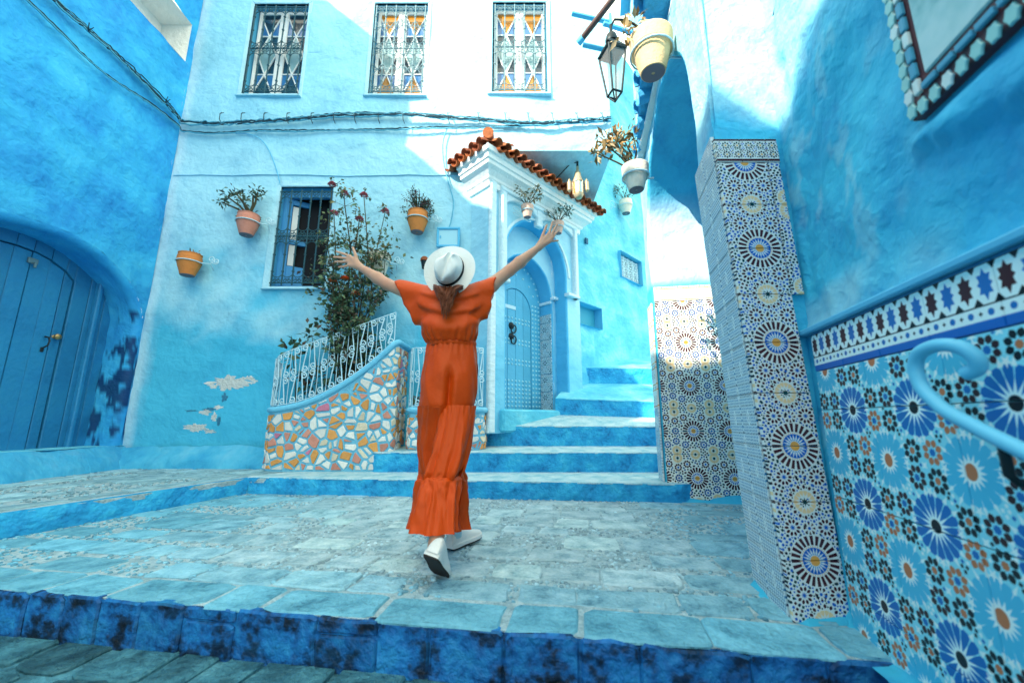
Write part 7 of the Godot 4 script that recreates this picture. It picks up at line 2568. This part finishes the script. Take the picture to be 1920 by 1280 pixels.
		for part in 2:
			s = Sh.new()
			var kk := interp(keys if part == 0 else hem, 8)
			var nk := kk.size()
			ring_loft(s, kk, 88, func(a: float, j: int) -> float:
				var f := float(j) / (nk - 1)
				var w := nz.get_noise_2d(a * 2.0 + ph * 9, f * 1.5 + part * 7) * 4.0
				var gath := sin(a * 21.0 + w * 1.5) * 0.0050 * exp(-f * 4.0) * smoothstep(0.0, 0.05, f)
				var long := (sin(a * 7.0 + ph + w) * 0.6 + sin(a * 4.0 - ph + w * 0.6) * 0.5) * lerpf(0.004, 0.021 if part == 1 else 0.021, smoothstep(0.05, 0.7, f))
				return gath + long + nz.get_noise_3d(cos(a) * 2 + ph, f * 4, sin(a) * 2) * 0.008)
			obj("trouser_leg" if part == 0 else "hem_frill", s, M.cloth, t)
	# hair below the brim
	s = Sh.new()
	var r := RandomNumberGenerator.new()
	r.seed = 61
	for i in 300:
		var f := r.randf_range(-1.0, 1.0)
		var top := Vector3(-0.355 + f * 0.085, 1.43 + r.randf_range(-0.01, 0.02), -2.155 + 0.03 * f * f)
		var len_ := lerpf(0.205, 0.07, pow(absf(f + 0.08), 0.8)) * r.randf_range(0.65, 1.08)
		var end := Vector3(lerpf(top.x, -0.345, 0.62) + r.randf_range(-0.02, 0.02), top.y - len_, -2.045 + r.randf_range(-0.012, 0.006))
		var mid := top.lerp(end, 0.5) + Vector3(r.randf_range(-0.01, 0.01), 0.0, 0.026)
		s.tube([top, top.lerp(mid, 0.6) + Vector3(0, 0, 0.012), mid, mid.lerp(end, 0.55) + Vector3(0, 0, 0.008), end], [0.0034, 0.0042, 0.0038, 0.0026, 0.0005], 5)
	obj("hair", s, M.hair, t)
	# hat: tilted far back, crown towards the camera
	var axis := Vector3(-0.09, 0.02, 0.99).normalized()
	var hx := Vector3.UP.cross(axis).normalized()
	hx = hx.rotated(axis, -0.35)
	var hz := hx.cross(axis)
	var hb := Basis(hx, axis, hz)
	var hat := Transform3D(hb, Vector3(-0.355, 1.548, -2.165))
	s = Sh.new()
	var prof := [[0.0, 0.0, 0.100], [0.0, 0.004, 0.078], [0.04, 0.03, 0.072], [0.075, 0.055, 0.066], [0.098, 0.075, 0.056], [0.106, 0.085, 0.045], [0.106, 0.09, 0.03], [0.100, 0.09, 0.0]]
	var crown := Sh.new()
	crown.grid(56, 12, func(i: int, j: int) -> Array:
		var a := TAU * i / 56.0
		var f := j / 12.0
		var rad: float
		var y: float
		if f < 0.62:
			var g := f / 0.62
			rad = lerpf(0.088, 0.072, g) + 0.004 * sin(g * PI)
			y = lerpf(-0.002, 0.092, g)
		else:
			var g := (f - 0.62) / 0.38
			rad = 0.072 * cos(g * PI / 2)
			y = 0.092 + 0.020 * sin(g * PI / 2)
		var x := cos(a) * rad * 0.90
		var z := -sin(a) * rad * 1.10
		# lengthwise dent on top and two pinches at the front
		var dent := exp(-pow(x / 0.020, 2.0)) * 0.030 * smoothstep(0.05, 0.1, y)
		var pinch := exp(-pow((absf(x) - 0.050) / 0.022, 2.0)) * exp(-pow((z + 0.045) / 0.03, 2.0)) * 0.022 * smoothstep(0.03, 0.085, y)
		x *= 1.0 - 0.30 * smoothstep(0.0, -0.08, z) * smoothstep(0.03, 0.10, y)
		return [hat * Vector3(x - signf(x) * pinch, y - dent, z), Vector2(a, f)])
	var brim := Sh.new()
	for sgn: float in [1.0, -1.0]:
		brim.grid(64, 7, func(i: int, j: int) -> Array:
			var a := TAU * i / 64.0
			var f := j / 7.0
			var rad := lerpf(0.152, 0.083, f)
			var curl := 0.012 * pow(1.0 - f, 2.0) * (0.5 + 0.9 * cos(a * 2.0)) - 0.010 * (1.0 - f) * maxf(0.0, sin(a))
			return [hat * Vector3(cos(a) * rad * 0.97, curl + 0.0016 * sgn, -sin(a) * rad * 1.03)], sgn < 0.0)
	var ht := Node3D.new()
	ht.name = "hat"
	ht.position = hat.origin - t.position
	t.add_child(ht)
	obj("crown", crown, M.felt, ht)
	obj("brim", brim, M.felt, ht)
	s = Sh.new()
	s.grid(56, 4, func(i: int, j: int) -> Array:
		var a := TAU * i / 56.0
		var f := j / 4.0
		var rad := lerpf(0.0895, 0.0862, f) + 0.0008 * sin(f * PI)
		return [hat * Vector3(cos(a) * rad * 0.90, lerpf(0.003, 0.030, f), -sin(a) * rad * 1.10)])
	obj("hat_band", s, M.ribbon, ht)
	# shoes and socks
	for k in 2:
		var sn := Node3D.new()
		sn.name = numbered(t, "shoe")
		if k == 0:
			sn.position = Vector3(-0.34, 0.08, -1.92) - t.position
			t.add_child(sn)
			shoe(sn, Vector3(-0.350, 0.128, -1.865), Basis(Vector3.UP, -0.10) * Basis(Vector3(1, 0, 0), -0.62) * Basis(Vector3(0, 0, 1), -0.28))
		else:
			sn.position = Vector3(-0.31, 0.0, -2.45) - t.position
			t.add_child(sn)
			shoe(sn, Vector3(-0.345, 0.006, -2.405), Basis(Vector3.UP, -0.62) * Basis(Vector3(1, 0, 0), 0.06))
	s = Sh.new()
	s.tube([Vector3(-0.352, 0.165, -1.955), Vector3(-0.345, 0.23, -2.0), Vector3(-0.34, 0.30, -2.05)], [0.037, 0.040, 0.045], 14)
	s.tube([Vector3(-0.322, 0.06, -2.435), Vector3(-0.328, 0.13, -2.43), Vector3(-0.335, 0.24, -2.41)], [0.038, 0.040, 0.046], 14)
	obj("sock", s, M.sock, t)
